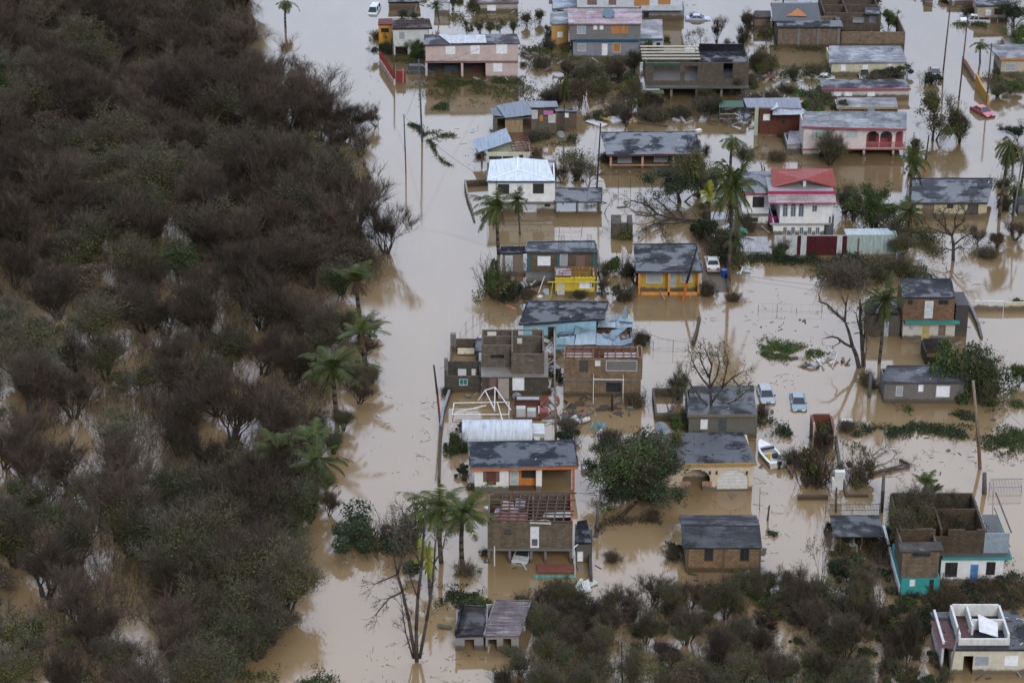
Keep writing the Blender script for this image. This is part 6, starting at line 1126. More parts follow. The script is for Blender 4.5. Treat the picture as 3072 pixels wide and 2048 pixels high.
def scatter(n, poly, mind, fn, tries=6000):
    """random spots in a pixel polygon, spaced on the ground"""
    pts = []
    x0, x1 = min(p[0] for p in poly), max(p[0] for p in poly); y0, y1 = min(p[1] for p in poly), max(p[1] for p in poly)
    def inside(x, y):
        c = False; j = len(poly) - 1
        for i in range(len(poly)):
            if (poly[i][1] > y) != (poly[j][1] > y) and x < (poly[j][0] - poly[i][0]) * (y - poly[i][1]) / (poly[j][1] - poly[i][1]) + poly[i][0]: c = not c
            j = i
        return c
    W0 = [P(*p) for p in poly]; X0, X1 = min(p.x for p in W0), max(p.x for p in W0); Y0, Y1 = min(p.y for p in W0), max(p.y for p in W0)
    for _ in range(tries):
        if len(pts) >= n: break
        p = Vector((rdn.uniform(X0, X1), rdn.uniform(Y0, Y1), 0)); d = p - CAM; zc = d.dot(FWD); px = CX + FPX * d.x / zc; py = CY - FPX * d.dot(UPV) / zc
        if not inside(px, py): continue
        m = mind(px, py) if callable(mind) else mind
        if all((p - q).length_squared > m * m for q in pts): pts.append(p); fn(p, px, py)
    return pts
scrub = [(1560, 1815), (1700, 1800), (1850, 1830), (1960, 1800), (2060, 1790), (2200, 1765), (2330, 1770), (2480, 1770), (2600, 1790), (2640, 1850), (2650, 1960), (2620, 2060), (2540, 2130), (1700, 2130), (1420, 2130), (1540, 2040), (1640, 1960), (1600, 1890)]
def f1(p, px, py):
    if rdn.random() < .6: k = rdn.choice(half[:3] * 2 + [bare[1], bare[4]]); s = rdn.uniform(.28, .42); q = (s * 1.5, s * 1.5, s)
    else: k = shr[rdn.choice((0, 1, 5, 6, 5, 6, 0, 4))]; s = rdn.uniform(.45, .75); q = (s, s, s * rdn.uniform(.8, 1.2))
    place(k, p, q, rdn.uniform(0, 6.28), 'tangled shrub or sapling in the storm-flattened scrub at the bottom of the flooded lot', 'shrubs of the scrub belt at the bottom')
scatter(130, scrub, lambda x, y: 2.1 + 1.6 * max(0, noise.noise(Vector((x * .008, y * .02, 1)))) if y < 1930 else 3.0, f1)
def f2(p, px, py):
    k = rdn.choice((half[3], bare[1], half[0], bare[3], half[1])); s = rdn.uniform(.34, .6); place(k, p, (s * 1.1, s * 1.1, s), rdn.uniform(0, 6.28), 'thin bare tree rising out of the scrub belt at the bottom', 'small bare trees in the scrub belt')
scatter(26, scrub, 4.2, f2)
for i, a in enumerate(((2461, 1775, 1570), (2640, 1815, 1640), (2625, 1880, 1690), (2560, 1880, 1720), (2720, 2000, 1800), (2700, 1650, 1560))): ptree((dead[1], dead[3], dead[1], half[0], bare[2], half[2])[i], *a, 'dark slanting tree between the open shed and the white rooftop room', 80, group='slanting trees left of the turquoise house')
def f3(p, px, py): s = rdn.uniform(.6, 1.0); place(shr[rdn.choice((1, 3, 4, 0))], p, (s, s, s * .8), rdn.uniform(0, 6.28), 'weed clump along the walls of the turquoise and white rooftop houses', 'weed clumps beside the turquoise house')
scatter(26, [(2700, 1800), (2830, 1770), (3072, 1760), (3100, 1800), (2900, 1850), (2780, 1860), (2720, 2000), (2800, 2060), (2700, 2060), (2640, 1900)], 1.6, f3)
scatter(12, [(2480, 1620), (2680, 1620), (2700, 1740), (2560, 1760), (2470, 1700)], 1.8, f3)

# the storm-stripped wood ---------------------------------------------------------
EDGE = [(-200, 800), (0, 780), (78, 770), (248, 930), (326, 1030), (500, 1045), (560, 1110), (650, 1210), (730, 1190), (835, 1120), (940, 1090), (1020, 1070), (1175, 1030), (1250, 1010), (1440, 960), (1530, 930), (1650, 930), (1750, 930), (1830, 900), (2010, 800), (2200, 700)]
def edge(y):
    for (a, b), (c, d) in zip(EDGE, EDGE[1:]):
        if a <= y <= c: return b + (d - b) * (y - a) / (c - a)
    return 700
wood_poly = [(edge(y - 105) - 95 + (45 if y < 900 else 15), y) for y in range(-60, 2200, 60)]
wood_poly = wood_poly + [(-140, 2180), (-160, -60)]
def wspace(px, py):
    if py < 900: return 4.1
    g = noise.noise(Vector((px * .006, py * .011, 3.3))); return 4.2 + max(0, g * 5 + .5)
nwood = [0]
def f4(p, px, py):
    top = py < 800; g = noise.noise(Vector((p.x * .05, p.y * .03, 8))); r = rdn.random()
    if g > .06 and r < .65 or r < .14: k = rdn.choice(half[:3] * 2 + [leafy[3]] + ([leafy[0]] if r < .12 else []))
    else: k = rdn.choice(bare + [half[3]])
    s = rdn.uniform(.75, 1.12) * (1.1 if top else .92); nwood[0] += 1
    lb, gr = ('tree of the dense storm-stripped wood at the upper left', 'trees of the dense upper wood') if py < 850 else ('tree of the thin flooded wood at the lower left', 'trees of the thin lower wood')
    place(k, p, (s * rdn.uniform(1.15, 1.5), s * rdn.uniform(1.15, 1.5), s * rdn.uniform(.75, 1.15)), rdn.uniform(0, 6.28), lb, gr)
scatter(298, wood_poly, wspace, f4, 9000)
[ptree(bare[i % 8], x, y, t, 'bare tree of the wood tip reaching toward the road poles', w, group='bare trees of the wood tip by the road poles') for i, (x, y, t, w) in enumerate(((1000, 395, 290, 150), (930, 320, 215, 130), (1010, 455, 340, 160), (1080, 470, 370, 130), (900, 260, 160, 120), (1130, 380, 300, 90)))]
ptree(bare[2], 1060, 400, 285, 'bare grey tree reaching out over the road at the wood edge, upper', 200); ptree(bare[0], 960, 330, 250, 'thin bare tree at the upper wood edge over the water', 150); ptree(bare[3], 1160, 760, 590, 'purple-grey bare tree bulging over the road at the widest point of the wood', 200)
def f5(p, px, py): s = rdn.uniform(.7, 1.0); place(rdn.choice(half[:3]), p, (s * 1.3, s * 1.3, s), rdn.uniform(0, 6.28), 'olive green tree in the greener patch of the lower wood beside the road', 'olive trees at the road edge of the lower wood')
scatter(22, [(520, 1560), (760, 1500), (900, 1560), (890, 1760), (860, 1900), (640, 1900), (480, 1780)], 3.2, f5)
scatter(5, [(800, 1960), (640, 2060), (560, 2100), (760, 2060)], 3.5, f5)
for i, (x, y, t, w) in enumerate(((1045, 1010, 920, 130), (1110, 1010, 930, 110), (1060, 1150, 1075, 120), (1120, 1150, 1085, 100), (960, 1290, 1215, 140), (1030, 1290, 1220, 110), (1075, 1210, 1110, 120), (900, 1460, 1400, 110), (980, 1470, 1410, 90), (860, 1550, 1470, 120), (930, 1570, 1490, 120), (985, 1545, 1450, 90), (1000, 1360, 1270, 120), (800, 1520, 1420, 120), (1090, 1080, 990, 110))):
    ptree((half[0], bare[4], half[2], half[1], bare[6])[i % 5], x, y, t, 'scrubby tree growing round the trunks of the roadside palms', w, group='scrubby trees among the roadside palms')
# undergrowth under the wood: sticks, fallen branches and green clumps as one mass
def undergrowth(name, poly, n, seed, mats, hmax=3.2, gap=-.1, nst=9):
    """upright stems with twigs, here and there leaves, leaving irregular gaps of open water"""
    rd = random.Random(seed); mb = MB()
    def f(p, px, py):
        g = noise.noise(Vector((p.x * .11, p.y * .08, seed))) + .5 * noise.noise(Vector((p.x * .31, p.y * .25, seed)))
        if py < 820: g += .35
        if g < gap: return
        for i in range(nst):
            b = p + Vector((rd.gauss(0, .9), rd.gauss(0, .9), -.1)); d = Vector((rd.gauss(0, .33) + .12, rd.gauss(0, .3), 1)).normalized(); L = hmax * rd.uniform(.25, 1) * min(1, .6 + g); ribbon(mb, b, d, L, .045, 0, rd)
            for k in range(5):
                q = b + d * L * rd.uniform(.25, 1); ribbon(mb, q, rdir(rd, d, rd.uniform(.4, 1.1)), rd.uniform(.3, 1.0), .03, 0, rd)
                if g > .16 or mats[1] == GREEN and g > -.08: leafq(mb, q + Vector((rd.gauss(0, .25), rd.gauss(0, .25), rd.gauss(0, .2))), rd, .12, 1)
    scatter(n, poly, .75, f, n * 4); o = mb.build(name, mats); return tag(o, kind='stuff')
tag(undergrowth('undergrowth', wood_poly, 6400, 5, [TWIG, OLIVE], 3.8, -.16), 'tangled sticks and weeds under the flooded wood', 'undergrowth')
tag(undergrowth('scrub_undergrowth', scrub, 4200, 6, [TWIG2, GREEN], 2.3, -.20, 10), 'low tangled brush of the scrub belt at the bottom', 'undergrowth')
# floating weed ----------------------------------------------------------------------
def weed(pts, wd, n, label, mats=None, hh=.25, sz=.19, seed=0):
    """weed lying on the water along a pixel line"""
    rd = random.Random(seed + int(pts[0][0])); mb = MB(); Q = [P(*p) for p in pts]
    for _ in range(int(n * 1.6)):
        i = rd.randrange(len(Q) - 1); p = Q[i].lerp(Q[i+1], rd.random()) + Vector((rd.gauss(0, wd * .4), rd.gauss(0, wd), 0)); g = noise.noise(Vector((p.x * .35, p.y * .35, 2)))
        if g < -.12: continue
        for _k in range(3): leafq(mb, p + Vector((rd.gauss(0, .15), rd.gauss(0, .15), .04 + abs(rd.gauss(0, hh)) * (g + .5))), rd, sz * rd.uniform(.5, 1.2), 0)
        if rd.random() < .12: ribbon(mb, p, Vector((rd.gauss(0, 1), rd.gauss(0, 1), .1)).normalized(), rd.uniform(.5, 1.5), .05, 1, rd)
    o = mb.build('floating_weed', mats or [GREEN, TWIG2]); return tag(o, label, 'water weed', kind='stuff')
weed([vF(1300, 1130), vF(1450, 1150), vF(1600, 1180), vF(1750, 1200), vF(1990, 1180)], .9, 900, 'bright green weed raft beside the debris line of the dead forked tree', [GREEN2, TWIG2], seed=1)
weed([vF(1300, 1220), vF(1380, 1240), vF(1480, 1240), vF(1560, 1250)], .6, 250, 'loose weed below the bright green raft')
weed([vK(700, 460), vK(1000, 500), vK(1200, 450), vK(1500, 470), vK(1750, 520)], .9, 900, 'dark green weed belt below the long grey stained house', [DGREEN, TWIG2], seed=2)
weed([vK(1180, 270), vK(1330, 280)], .8, 130, 'small weed patch before the grey stained house'); weed([vK(1650, 340), vK(1830, 370)], 1.2, 220, 'weed patch beside the leaning utility pole', [DGREEN, TWIG2]); weed([vK(1940, 600), vK(2150, 620), vK(2200, 570)], 1.6, 500, 'green weed island at the right side', [GREEN, TWIG2]); weed([vK(2250, 530), vK(2400, 560)], 1.8, 360, 'weed island cut by the right edge', [GREEN, TWIG2]); weed([vK(2220, 210), vK(2340, 220)], .5, 90, 'thin weed strip at the right edge')
weed([vK(1880, 240), vK(2120, 230)], .6, 150, 'thin weed strip right of the utility pole'); weed([vK(550, 540), vK(680, 520)], .6, 100, 'weed tuft by the rusty overgrown wall'); weed([vK(560, 620), vK(700, 660), vK(860, 700)], 1.2, 90, 'scattered weed over the brown tangled bush'); weed([vK(20, 560), vK(250, 580), vK(400, 690)], .9, 240, 'weed between the boat and the rusty wall')
weed([vA(940, 900), vA(1300, 900), vA(1700, 920), vA(2100, 950)], 3.2, 1500, 'wide weed and scrub bed below the pink two-storey house', [OLIVE, TWIG2], .5, .2, 3); weed([vA(940, 1060), vA(1140, 1090)], 1.0, 350, 'green weed edge of the bed below the pink house', [GREEN, TWIG2]); weed([vA(1880, 520), vA(2250, 500)], 1.6, 350, 'dark weed right of the pink house', [DGREEN, TWIG2]); weed([vA(930, 850), vA(1900, 830)], 1.0, 700, 'green growth at the foot of the pink house', [GREEN, TWIG2], .4)
weed([vA(770, 1200), vA(790, 1270), vA(860, 1290), vA(940, 1400), vA(1010, 1480), vA(1050, 1560)], .45, 300, 'weed caught along a submerged fence by the road', [DGREEN, TWIG2], .3); weed([vA(920, 1360), vA(1060, 1370)], .9, 150, 'dark weed tuft right of the road poles', [DGREEN, TWIG2]); weed([vD(60, 420), vD(150, 490), vD(230, 550)], .3, 80, 'weed clumps at the end of the submerged fence', [DGREEN, TWIG2]); weed([vA(1100, 1370), vA(1220, 1370)], .4, 60, 'little floating weed near the timber shack')
weed([vD(980, 240), vD(1200, 230), vD(1450, 240)], 1.2, 500, 'dark green bank behind the white hipped-roof house', [DGREEN, TWIG2], .5); weed([vD(1280, 430), vD(1400, 420), vD(1560, 470), vD(1600, 560)], 1.8, 500, 'brown-green scrub right of the white hipped roof', [OLIVE, TWIG2], .6); weed([vG(1350, 1440), vG(1800, 1450), vF(1700, 270), vF(2150, 270), vJ(800, 130)], .9, 1700, 'dark hedge of weed along the foot of the corrugated fence', [DGREEN, TWIG2], .6); weed([vJ(250, 230), vJ(600, 200), vJ(850, 240), vJ(1100, 230), vJ(1480, 260)], 2.0, 1700, 'broad green weed bed above the two-storey brick house', [GREEN, TWIG2], .4, .2, 4)
weed([vM(0, 700), vM(280, 710), vM(420, 690)], 1.0, 400, 'dark weed strip above the twin small houses', [DGREEN, TWIG2], .4); weed([vM(1100, 690), vM(1500, 740)], 1.2, 500, 'green weed strip below the turquoise awning', [DGREEN, TWIG2], .4); weed([vR(900, 600), vR(1060, 590), vR(1200, 650)], 1.0, 350, 'green mound of weed below the gabled brick house', [GREEN, TWIG2], .6); weed([vM(320, 770), vM(560, 790)], .5, 300, 'weed growing behind the twin roofs', [GREEN, TWIG2], .4)
weed([vL(1430, 380), vL(1560, 340), vL(1660, 380)], .8, 200, 'dark weed and rubbish heap behind the dark bushes', [STRAW, TWIG2], .3); weed([vQ(1760, 400), vQ(1950, 470), vQ(2120, 520)], .9, 350, 'reedy weed beside the two blue-grey cars', [DGREEN, TWIG2], .7); weed([vQ(250, 1080), vQ(560, 1130), vQ(780, 1130)], .9, 450, 'dark weed round the foot of the leafy trees', [DGREEN, TWIG2], .5); weed([vQ(120, 1480), vQ(260, 1400), vQ(380, 1380), vQ(480, 1400), vQ(640, 1390)], .5, 220, 'thin dead weed in the brown water by the posts', [STRAW, TWIG2], .4)
weed([vB(1000, 1190), vB(1350, 1180)], .8, 300, 'weed below the ruined concrete house', [OLIVE, TWIG2], .4); weed([vC(400, 480), vC(900, 490)], 1.0, 350, 'weed strip before the boundary wall', [OLIVE, TWIG2], .3); weed([vC(250, 740), vC(700, 760), vC(950, 720)], 2.0, 700, 'wild weed left of the silvery roofed house', [OLIVE, TWIG2], .6); weed([vT(1240, 820), vT(1420, 850), vT(1580, 860)], 1.8, 600, 'rank weed below the cream orange-trimmed house', [OLIVE, TWIG2], .7); weed([vT(880, 250), vT(1050, 240), vT(1200, 260)], 1.0, 350, 'weed bed below the white pickup', [GREEN, TWIG2], .4)
weed([vI(2060, 700), vI(2330, 680)], 1.5, 300, 'weed at the right edge beside the ragged palm', [OLIVE, TWIG2], .6); weed([vS(930, 940), vS(1200, 930), vS(1330, 960)], 1.2, 500, 'dark mound of weed left of the white rooftop room', [DGREEN, TWIG2], .5); weed([vS(1500, 640), vS(1900, 650), vS(2350, 640)], 1.6, 1000, 'dark weed bank below the white ground floor', [DGREEN, TWIG2], .7); weed([vS(2150, 400), vS(2300, 480)], 1.0, 250, 'green weed beside the white ground floor', [GREEN2, TWIG2], .6); weed([(620, 2030), (900, 2040), (1000, 2060)], 1.0, 500, 'green weed along the bottom edge under the wood', [GREEN, TWIG2], .4); weed([(100, 2035), (400, 2045), (620, 2040)], 1.0, 700, 'dark weed at the bottom left corner', [GREEN, TWIG2], .4)
weed([vR(340, 180), vR(400, 190)], .3, 40, 'small tuft left of the gabled brick house', [GREEN, TWIG2]); weed([vQ(1870, 1510), vQ(1940, 1520)], .3, 50, 'small tuft by the leaning post'); weed([vD(500, 110), vD(600, 130)], .8, 150, 'dark brush at the corner of the timber shack', [TWIG, TWIG2], .6)

weed([vB(30, 540), vB(450, 600), vB(900, 640)], 2.2, 900, 'brown scrub left of the ruined concrete house', [OLIVE, TWIG2], .7); weed([vB(380, 760), vB(700, 800), vB(1000, 820)], 2.6, 1300, 'tangled scrub field before the pink-roofed house', [GREEN, TWIG2], .7); weed([vB(400, 950), vB(800, 960), vB(1020, 1000)], 1.4, 700, 'brown brush behind the debris heap', [STRAW, TWIG2], .6); weed([vB(2150, 640), vB(2350, 700)], 1.6, 500, 'scrub right of the ruined concrete house', [OLIVE, TWIG2], .7)
weed([vB(1350, 1180), vB(1850, 1200), vB(2150, 1250)], 1.6, 500, 'dry growth behind the dark-roofed porch house', [STRAW, TWIG2], .5); weed([vA(600, 600), vA(920, 640)], 1.0, 300, 'weed beside the red gate', [OLIVE, TWIG2], .4); weed([vA(1180, 180), vA(1550, 200), vA(2050, 220)], 2.0, 500, 'weed tufts in the field above the pink house', [OLIVE, TWIG2], .7); weed([vC(480, 900), vC(700, 960), vC(870, 930)], 1.0, 600, 'broad green growth left of the cracked dark roof', [GREEN2, TWIG2], .6)
weed([vG(1050, 600), vG(1300, 760), vG(1200, 900)], 1.6, 500, 'green growth around the foot of the very tall palm', [GREEN, TWIG2], .7); weed([vI(480, 800), vI(800, 1040), vI(1100, 1080)], 2.2, 1300, 'tangled growth behind the pale green container', [OLIVE, TWIG2], .8); weed([vI(1080, 1200), vI(1380, 1260), vI(1500, 1350)], 2.0, 900, 'brown bank right of the pale green container', [OLIVE, TWIG2], .8)
weed([vL(420, 640), vL(330, 700)], .8, 200, 'weed below the bush at the half-round shed', [DGREEN, TWIG2], .3); weed([vS(0, 700), vS(500, 760), vS(850, 860)], 1.6, 900, 'green upper fringe of the scrub belt', [GREEN, TWIG2], .8); weed([vR(1300, 780), vR(1800, 760)], 1.4, 700, 'bright upper fringe of the scrub belt', [GREEN2, TWIG2], .7); weed([vR(0, 1500), vR(700, 1540), vR(1500, 1560), vR(2300, 1500)], 2.0, 1100, 'green grass along the bottom edge', [GREEN2, TWIG2], .8)

b_, rz_, z_, x0_, x1_, d_ = CPX; M_ = Matrix.Translation(b_) @ Matrix.Rotation(rz_, 4, 'Z')
for i, (u, v) in enumerate(((.15, .3), (.3, .7), (.45, .25), (.7, .4), (.8, .8), (.2, .9), (.6, .75), (.9, .2))): place(shr[(1, 5, 4, 6)[i % 4]], M_ @ Vector((x0_ + (x1_ - x0_) * u, 1 + (d_ - 1.5) * v, z_ - .1)), (.85, .85, 1.0), i * 1.3, 'scrubby weed growing inside the roofless brown block house', 'weeds inside the roofless brown block house')
scatter(14, [(2640, 1850), (2840, 1870), (2840, 2060), (2620, 2080)], 2.6, lambda p, x, y: place(shr[rdn.choice((4, 5, 1))], p, (.45, .45, .8), rdn.uniform(0, 6), 'thin dry weed standing in the shallow water left of the white rooftop room', 'thin weeds left of the white rooftop room'))

for i, (x, y, t, w) in enumerate(((1810, 640, 560, 60), (1905, 850, 780, 60), (2230, 500, 430, 70), (2010, 1245, 1150, 90), (1800, 880, 820, 50), (1590, 905, 860, 50), (2400, 500, 440, 60), (2530, 640, 540, 90), (2705, 770, 690, 90), (2650, 720, 630, 90), (2930, 730, 660, 70), (2990, 745, 690, 60), (2905, 610, 540, 70), (3045, 720, 650, 70), (1735, 540, 470, 60), (1765, 560, 490, 60), (1685, 550, 480, 60), (1610, 520, 460, 60), (1720, 1310, 1240, 50), (2360, 760, 700, 60), (2320, 330, 260, 70), (2560, 420, 340, 60), (2100, 480, 400, 70), (1960, 330, 270, 70), (1580, 300, 250, 60), (2470, 1370, 1280, 60), (2700, 830, 760, 80), (2760, 860, 790, 60))):
    ptree((dead[3], bare[1], half[0], dead[1], bare[5], half[3])[i % 6], x, y, t, 'small storm-stripped tree or sapling standing between the flooded houses', w * 1.3, group='small stripped trees between the houses')


for i, (x, y, w) in enumerate(((1850, 345, 110), (2250, 325, 110), (2240, 250, 90), (1905, 1215, 90), (1705, 1285, 80), (2470, 305, 90), (2120, 335, 120), (1690, 290, 120), (1960, 360, 120), (2040, 350, 100), (1600, 420, 80), (1655, 300, 90), (2330, 480, 80), (1740, 890, 60), (1830, 1330, 110), (2090, 1320, 70), (1340, 1180, 50), (2620, 250, 90), (2440, 225, 90), (2290, 190, 90), (1620, 200, 90), (2540, 1290, 80), (2380, 1390, 110), (1640, 1180, 50), (1570, 1290, 40), (2960, 770, 90), (2200, 900, 60), (2010, 1440, 70))):
    shrub(len(shr) - 1, x, y, w * .72, y - w * .34, 'heap of storm-torn branches lying between the flooded houses', 'heaps of torn branches between the houses')
for i, (u, v, h) in enumerate(((.22, .55, .72), (.45, .8, .6), (.1, .25, .6), (.7, .9, .5))): place((half[0], bare[2], half[1], half[2])[i], M_ @ Vector((x0_ + (x1_ - x0_) * u, 1 + (d_ - 1.5) * v, z_ - .2)), (h * 1.2, h * 1.2, h), i * 2.1, 'ragged tree overgrowing the walls of the roofless brown block house', 'ragged trees in the roofless brown block house')
# ---------------------------------------------------------------- vehicles
def car(px, py, head, c, label, sink=.35, kind='sedan', at=None, cat='car'):
    """local y = forwards; px,py marks the nearest point of the body at the water"""
    b = P(px, py); L, W = (4.4, 1.74); e = empty({'pickup': 'pickup_truck', 'suv': 'suv', 'van': 'van'}.get(kind, 'car'), b, R(head), label, cat); e.location.z = -sink
    cp = carpaint(c); bk = plain((.015, .015, .017), .6); gl = glass((.02, .03, .035))
    prof = {'sedan': [(-2.2, .35), (-2.2, .78), (-2.05, .95), (-1.35, .98), (.85, .95), (2.0, .78), (2.2, .62), (2.2, .33)], 'hatch': [(-1.95, .35), (-1.98, .85), (-1.9, .98), (-1.2, 1.0), (.9, .95), (1.85, .78), (2.05, .6), (2.05, .33)],
            'suv': [(-2.2, .4), (-2.22, .9), (-2.2, 1.1), (-1.2, 1.12), (1.0, 1.08), (2.1, .98), (2.25, .7), (2.25, .4)], 'pickup': [(-2.6, .45), (-2.6, 1.05), (-2.5, 1.08), (-.6, 1.08), (1.1, 1.1), (2.3, .98), (2.45, .75), (2.45, .45)], 'van': [(-2.2, .4), (-2.25, .9), (-2.2, 1.15), (0, 1.15), (1.5, 1.1), (2.1, .95), (2.25, .7), (2.25, .4)]}[kind]
    cab = {'sedan': [(-1.45, .96), (-.85, 1.4), (.25, 1.42), (1.05, .95)], 'hatch': [(-1.85, .98), (-1.5, 1.42), (.2, 1.45), (1.05, .95)], 'suv': [(-2.1, 1.1), (-1.85, 1.68), (.35, 1.72), (1.15, 1.07)], 'pickup': [(-.7, 1.07), (-.5, 1.68), (.5, 1.7), (1.25, 1.08)], 'van': [(-2.15, 1.13), (-2.0, 1.8), (.7, 1.82), (1.6, 1.08)]}[kind]
    mb = MB(); n = len(prof)
    secs = []
    for x, k, dz in ((-W/2, .9, -.06), (-W/2 * .94, 1, 0), (W/2 * .94, 1, 0), (W/2, .9, -.06)):
        i = len(mb.v); mb.v += [(x, y * (1 if k == 1 else .97), max(.3, z + (dz if z > .5 else 0))) for y, z in prof]; secs.append(i)
    for a, b_ in zip(secs, secs[1:]):
        for k in range(n): j = (k + 1) % n; mb.f.append((a + k, a + j, b_ + j, b_ + k)); mb.m.append(0)
    mb.f.append(tuple(secs[0] + k for k in range(n - 1, -1, -1))); mb.f.append(tuple(secs[-1] + k for k in range(n))); mb.m += [0, 0]
    body = mb.build('body', cp, e, False); wb, wt = W/2 * .86, W/2 * .68
    mb = MB(); (a, b_, c_, d) = cab; mb.hexa([(-wb, a[0], a[1]), (wb, a[0], a[1]), (wb, d[0], d[1]), (-wb, d[0], d[1])], [(-wt, b_[0], b_[1] - .04), (wt, b_[0], b_[1] - .04), (wt, c_[0], c_[1] - .04), (-wt, c_[0], c_[1] - .04)]); mb.build('windows', gl, e)
    mb = MB(); mb.box(-wt - .02, wt + .02, b_[0] - .04, c_[0] + .04, min(b_[1], c_[1]) - .045, max(b_[1], c_[1])); 
    for s in (-1, 1):
        for (p, q) in ((a, b_), (d, c_)): mb.beam((s * (wb + .005), p[0], p[1]), (s * (wt + .01), q[0], q[1] - .02), .07, .07)
        m_ = ((a[0] + d[0]) / 2, (a[1] + d[1]) / 2); mb.beam((s * (wb + .01), m_[0], m_[1]), (s * (wt + .012), (b_[0] + c_[0]) / 2, b_[1] - .02), .08, .05)
    mb.build('roof', cp, e)
    y0, y1 = prof[0][0], prof[-1][0]
    for s in (-1, 1):
        for y in (y0 + .78, y1 - .82):
            m2 = MB(); m2.tube((s * (W/2 - .2), y, .32), (s * (W/2 + .01), y, .32), .33, n=14); w_ = m2.build('wheel', plain((.012, .012, .013), .8), e); m2 = MB(); m2.tube((s * (W/2 + .01), y, .32), (s * (W/2 + .03), y, .32), .2, n=10); m2.build('rim', plain((.35, .35, .36), .35, .6), w_)
        m2 = MB(); m2.box(s * .5 - .22, s * .5 + .22, y1 - .1, y1 + .015, .6, .74); m2.build('headlight', plain((.6, .62, .65), .15), e)
        m2 = MB(); m2.box(s * .62 - .16, s * .62 + .16, y0 - .02, y0 + .1, .68, .86); m2.build('tail_light', plain((.35, .02, .02), .25), e)
        m2 = MB(); m2.box(min(s * .82, s * 1.02), max(s * .82, s * 1.02), d[0] - .25, d[0] - .1, .98, 1.12); m2.build('mirror', cp if kind != 'hatch' else bk, e)
    for y, nm in ((y1 + .02, 'bumper'), (y0 - .05, 'bumper')): m2 = MB(); m2.box(-W/2 * .92, W/2 * .92, y - .03, y + .03, .36, .52); m2.build(nm, plain(dk(c, .6), .4), e)
    m2 = MB(); m2.box(-.34, .34, y1 - .02, y1 + .012, .5, .64); m2.build('grille', bk, e)
    m2 = MB(); m2.box(-.26, .26, y0 - .09, y0 - .081, .56, .68); m2.build('number_plate', plain((.6, .6, .6), .4), body)
    if kind == 'pickup': m2 = MB(); m2.box(-W/2 * .8, W/2 * .8, -2.5, -.8, 1.083, 1.09); m2.build('bed', bk, e)
    # move so that the nearest edge sits at the marked pixel
    h = R(head); hy = abs(math.cos(h)) * (y1 - y0) / 2 + abs(math.sin(h)) * W / 2; e.location.y += hy; return e
car(2140, 824, 0, (.62, .63, .65), 'clean white sedan parked on the concrete drive of the yellow house', .0)
car(2302, 1213, 183, (.24, .27, .33), 'silver hatchback in the water, left of the two cars in the flooded lot', .45, 'hatch'); car(2400, 1235, 178, (.11, .21, .27), 'light blue sedan in the water, right of the two cars in the flooded lot', .5)
car(2955, 356, 205, (.40, .02, .05), 'dark red car drifting at the end of the yellow boundary wall', .35); car(2811, 234, 176, (.19, .17, .18), 'muddy grey car half sunk in the wide flooded road', .55); car(2925, 72, 88, (.58, .62, .66), 'white pickup truck seen side on at the top right', .45, 'pickup', cat='pickup truck')
car(2598, 238, 175, (.66, .67, .68), 'white off-road car before the silvery roofed house', .7, 'suv'); car(1120, 45, 172, (.5, .58, .64), 'pale blue-white van sunk to its windows at the top edge', .9, 'van', cat='van'); car(2095, 63, 268, (.34, .42, .58), 'blue-white car at the foot of the curved canopy house', .6); car(1262, 222, 270, (.03, .05, .08), 'dark blue car beside the pink two-storey house', .5, 'suv')
car(2467, 239, 85, (.62, .64, .66), 'white car sunk to its roof left of the off-road car', .85); car(1572, 1698, 165, (.5, .52, .54), 'silver car under the brown brick house', .35, 'hatch')
mb = MB(); q = [P(*vF(x, y)) for x, y in ((685, 600), (960, 592), (955, 330), (700, 330))]; mb.hexa([(p.x, p.y, -.6) for p in q], [(q[0].x, q[0].y, .012), (q[1].x, q[1].y, .012), (q[2].x, q[2].y, .1), (q[3].x, q[3].y, .1)]); tag(mb.build('driveway', paint((.30, .25, .22), .5)), kind='structure')
for o in list(col.objects):
    if o.name == 'car' and o.get('label', '').startswith('clean white'): o.location.z = .09
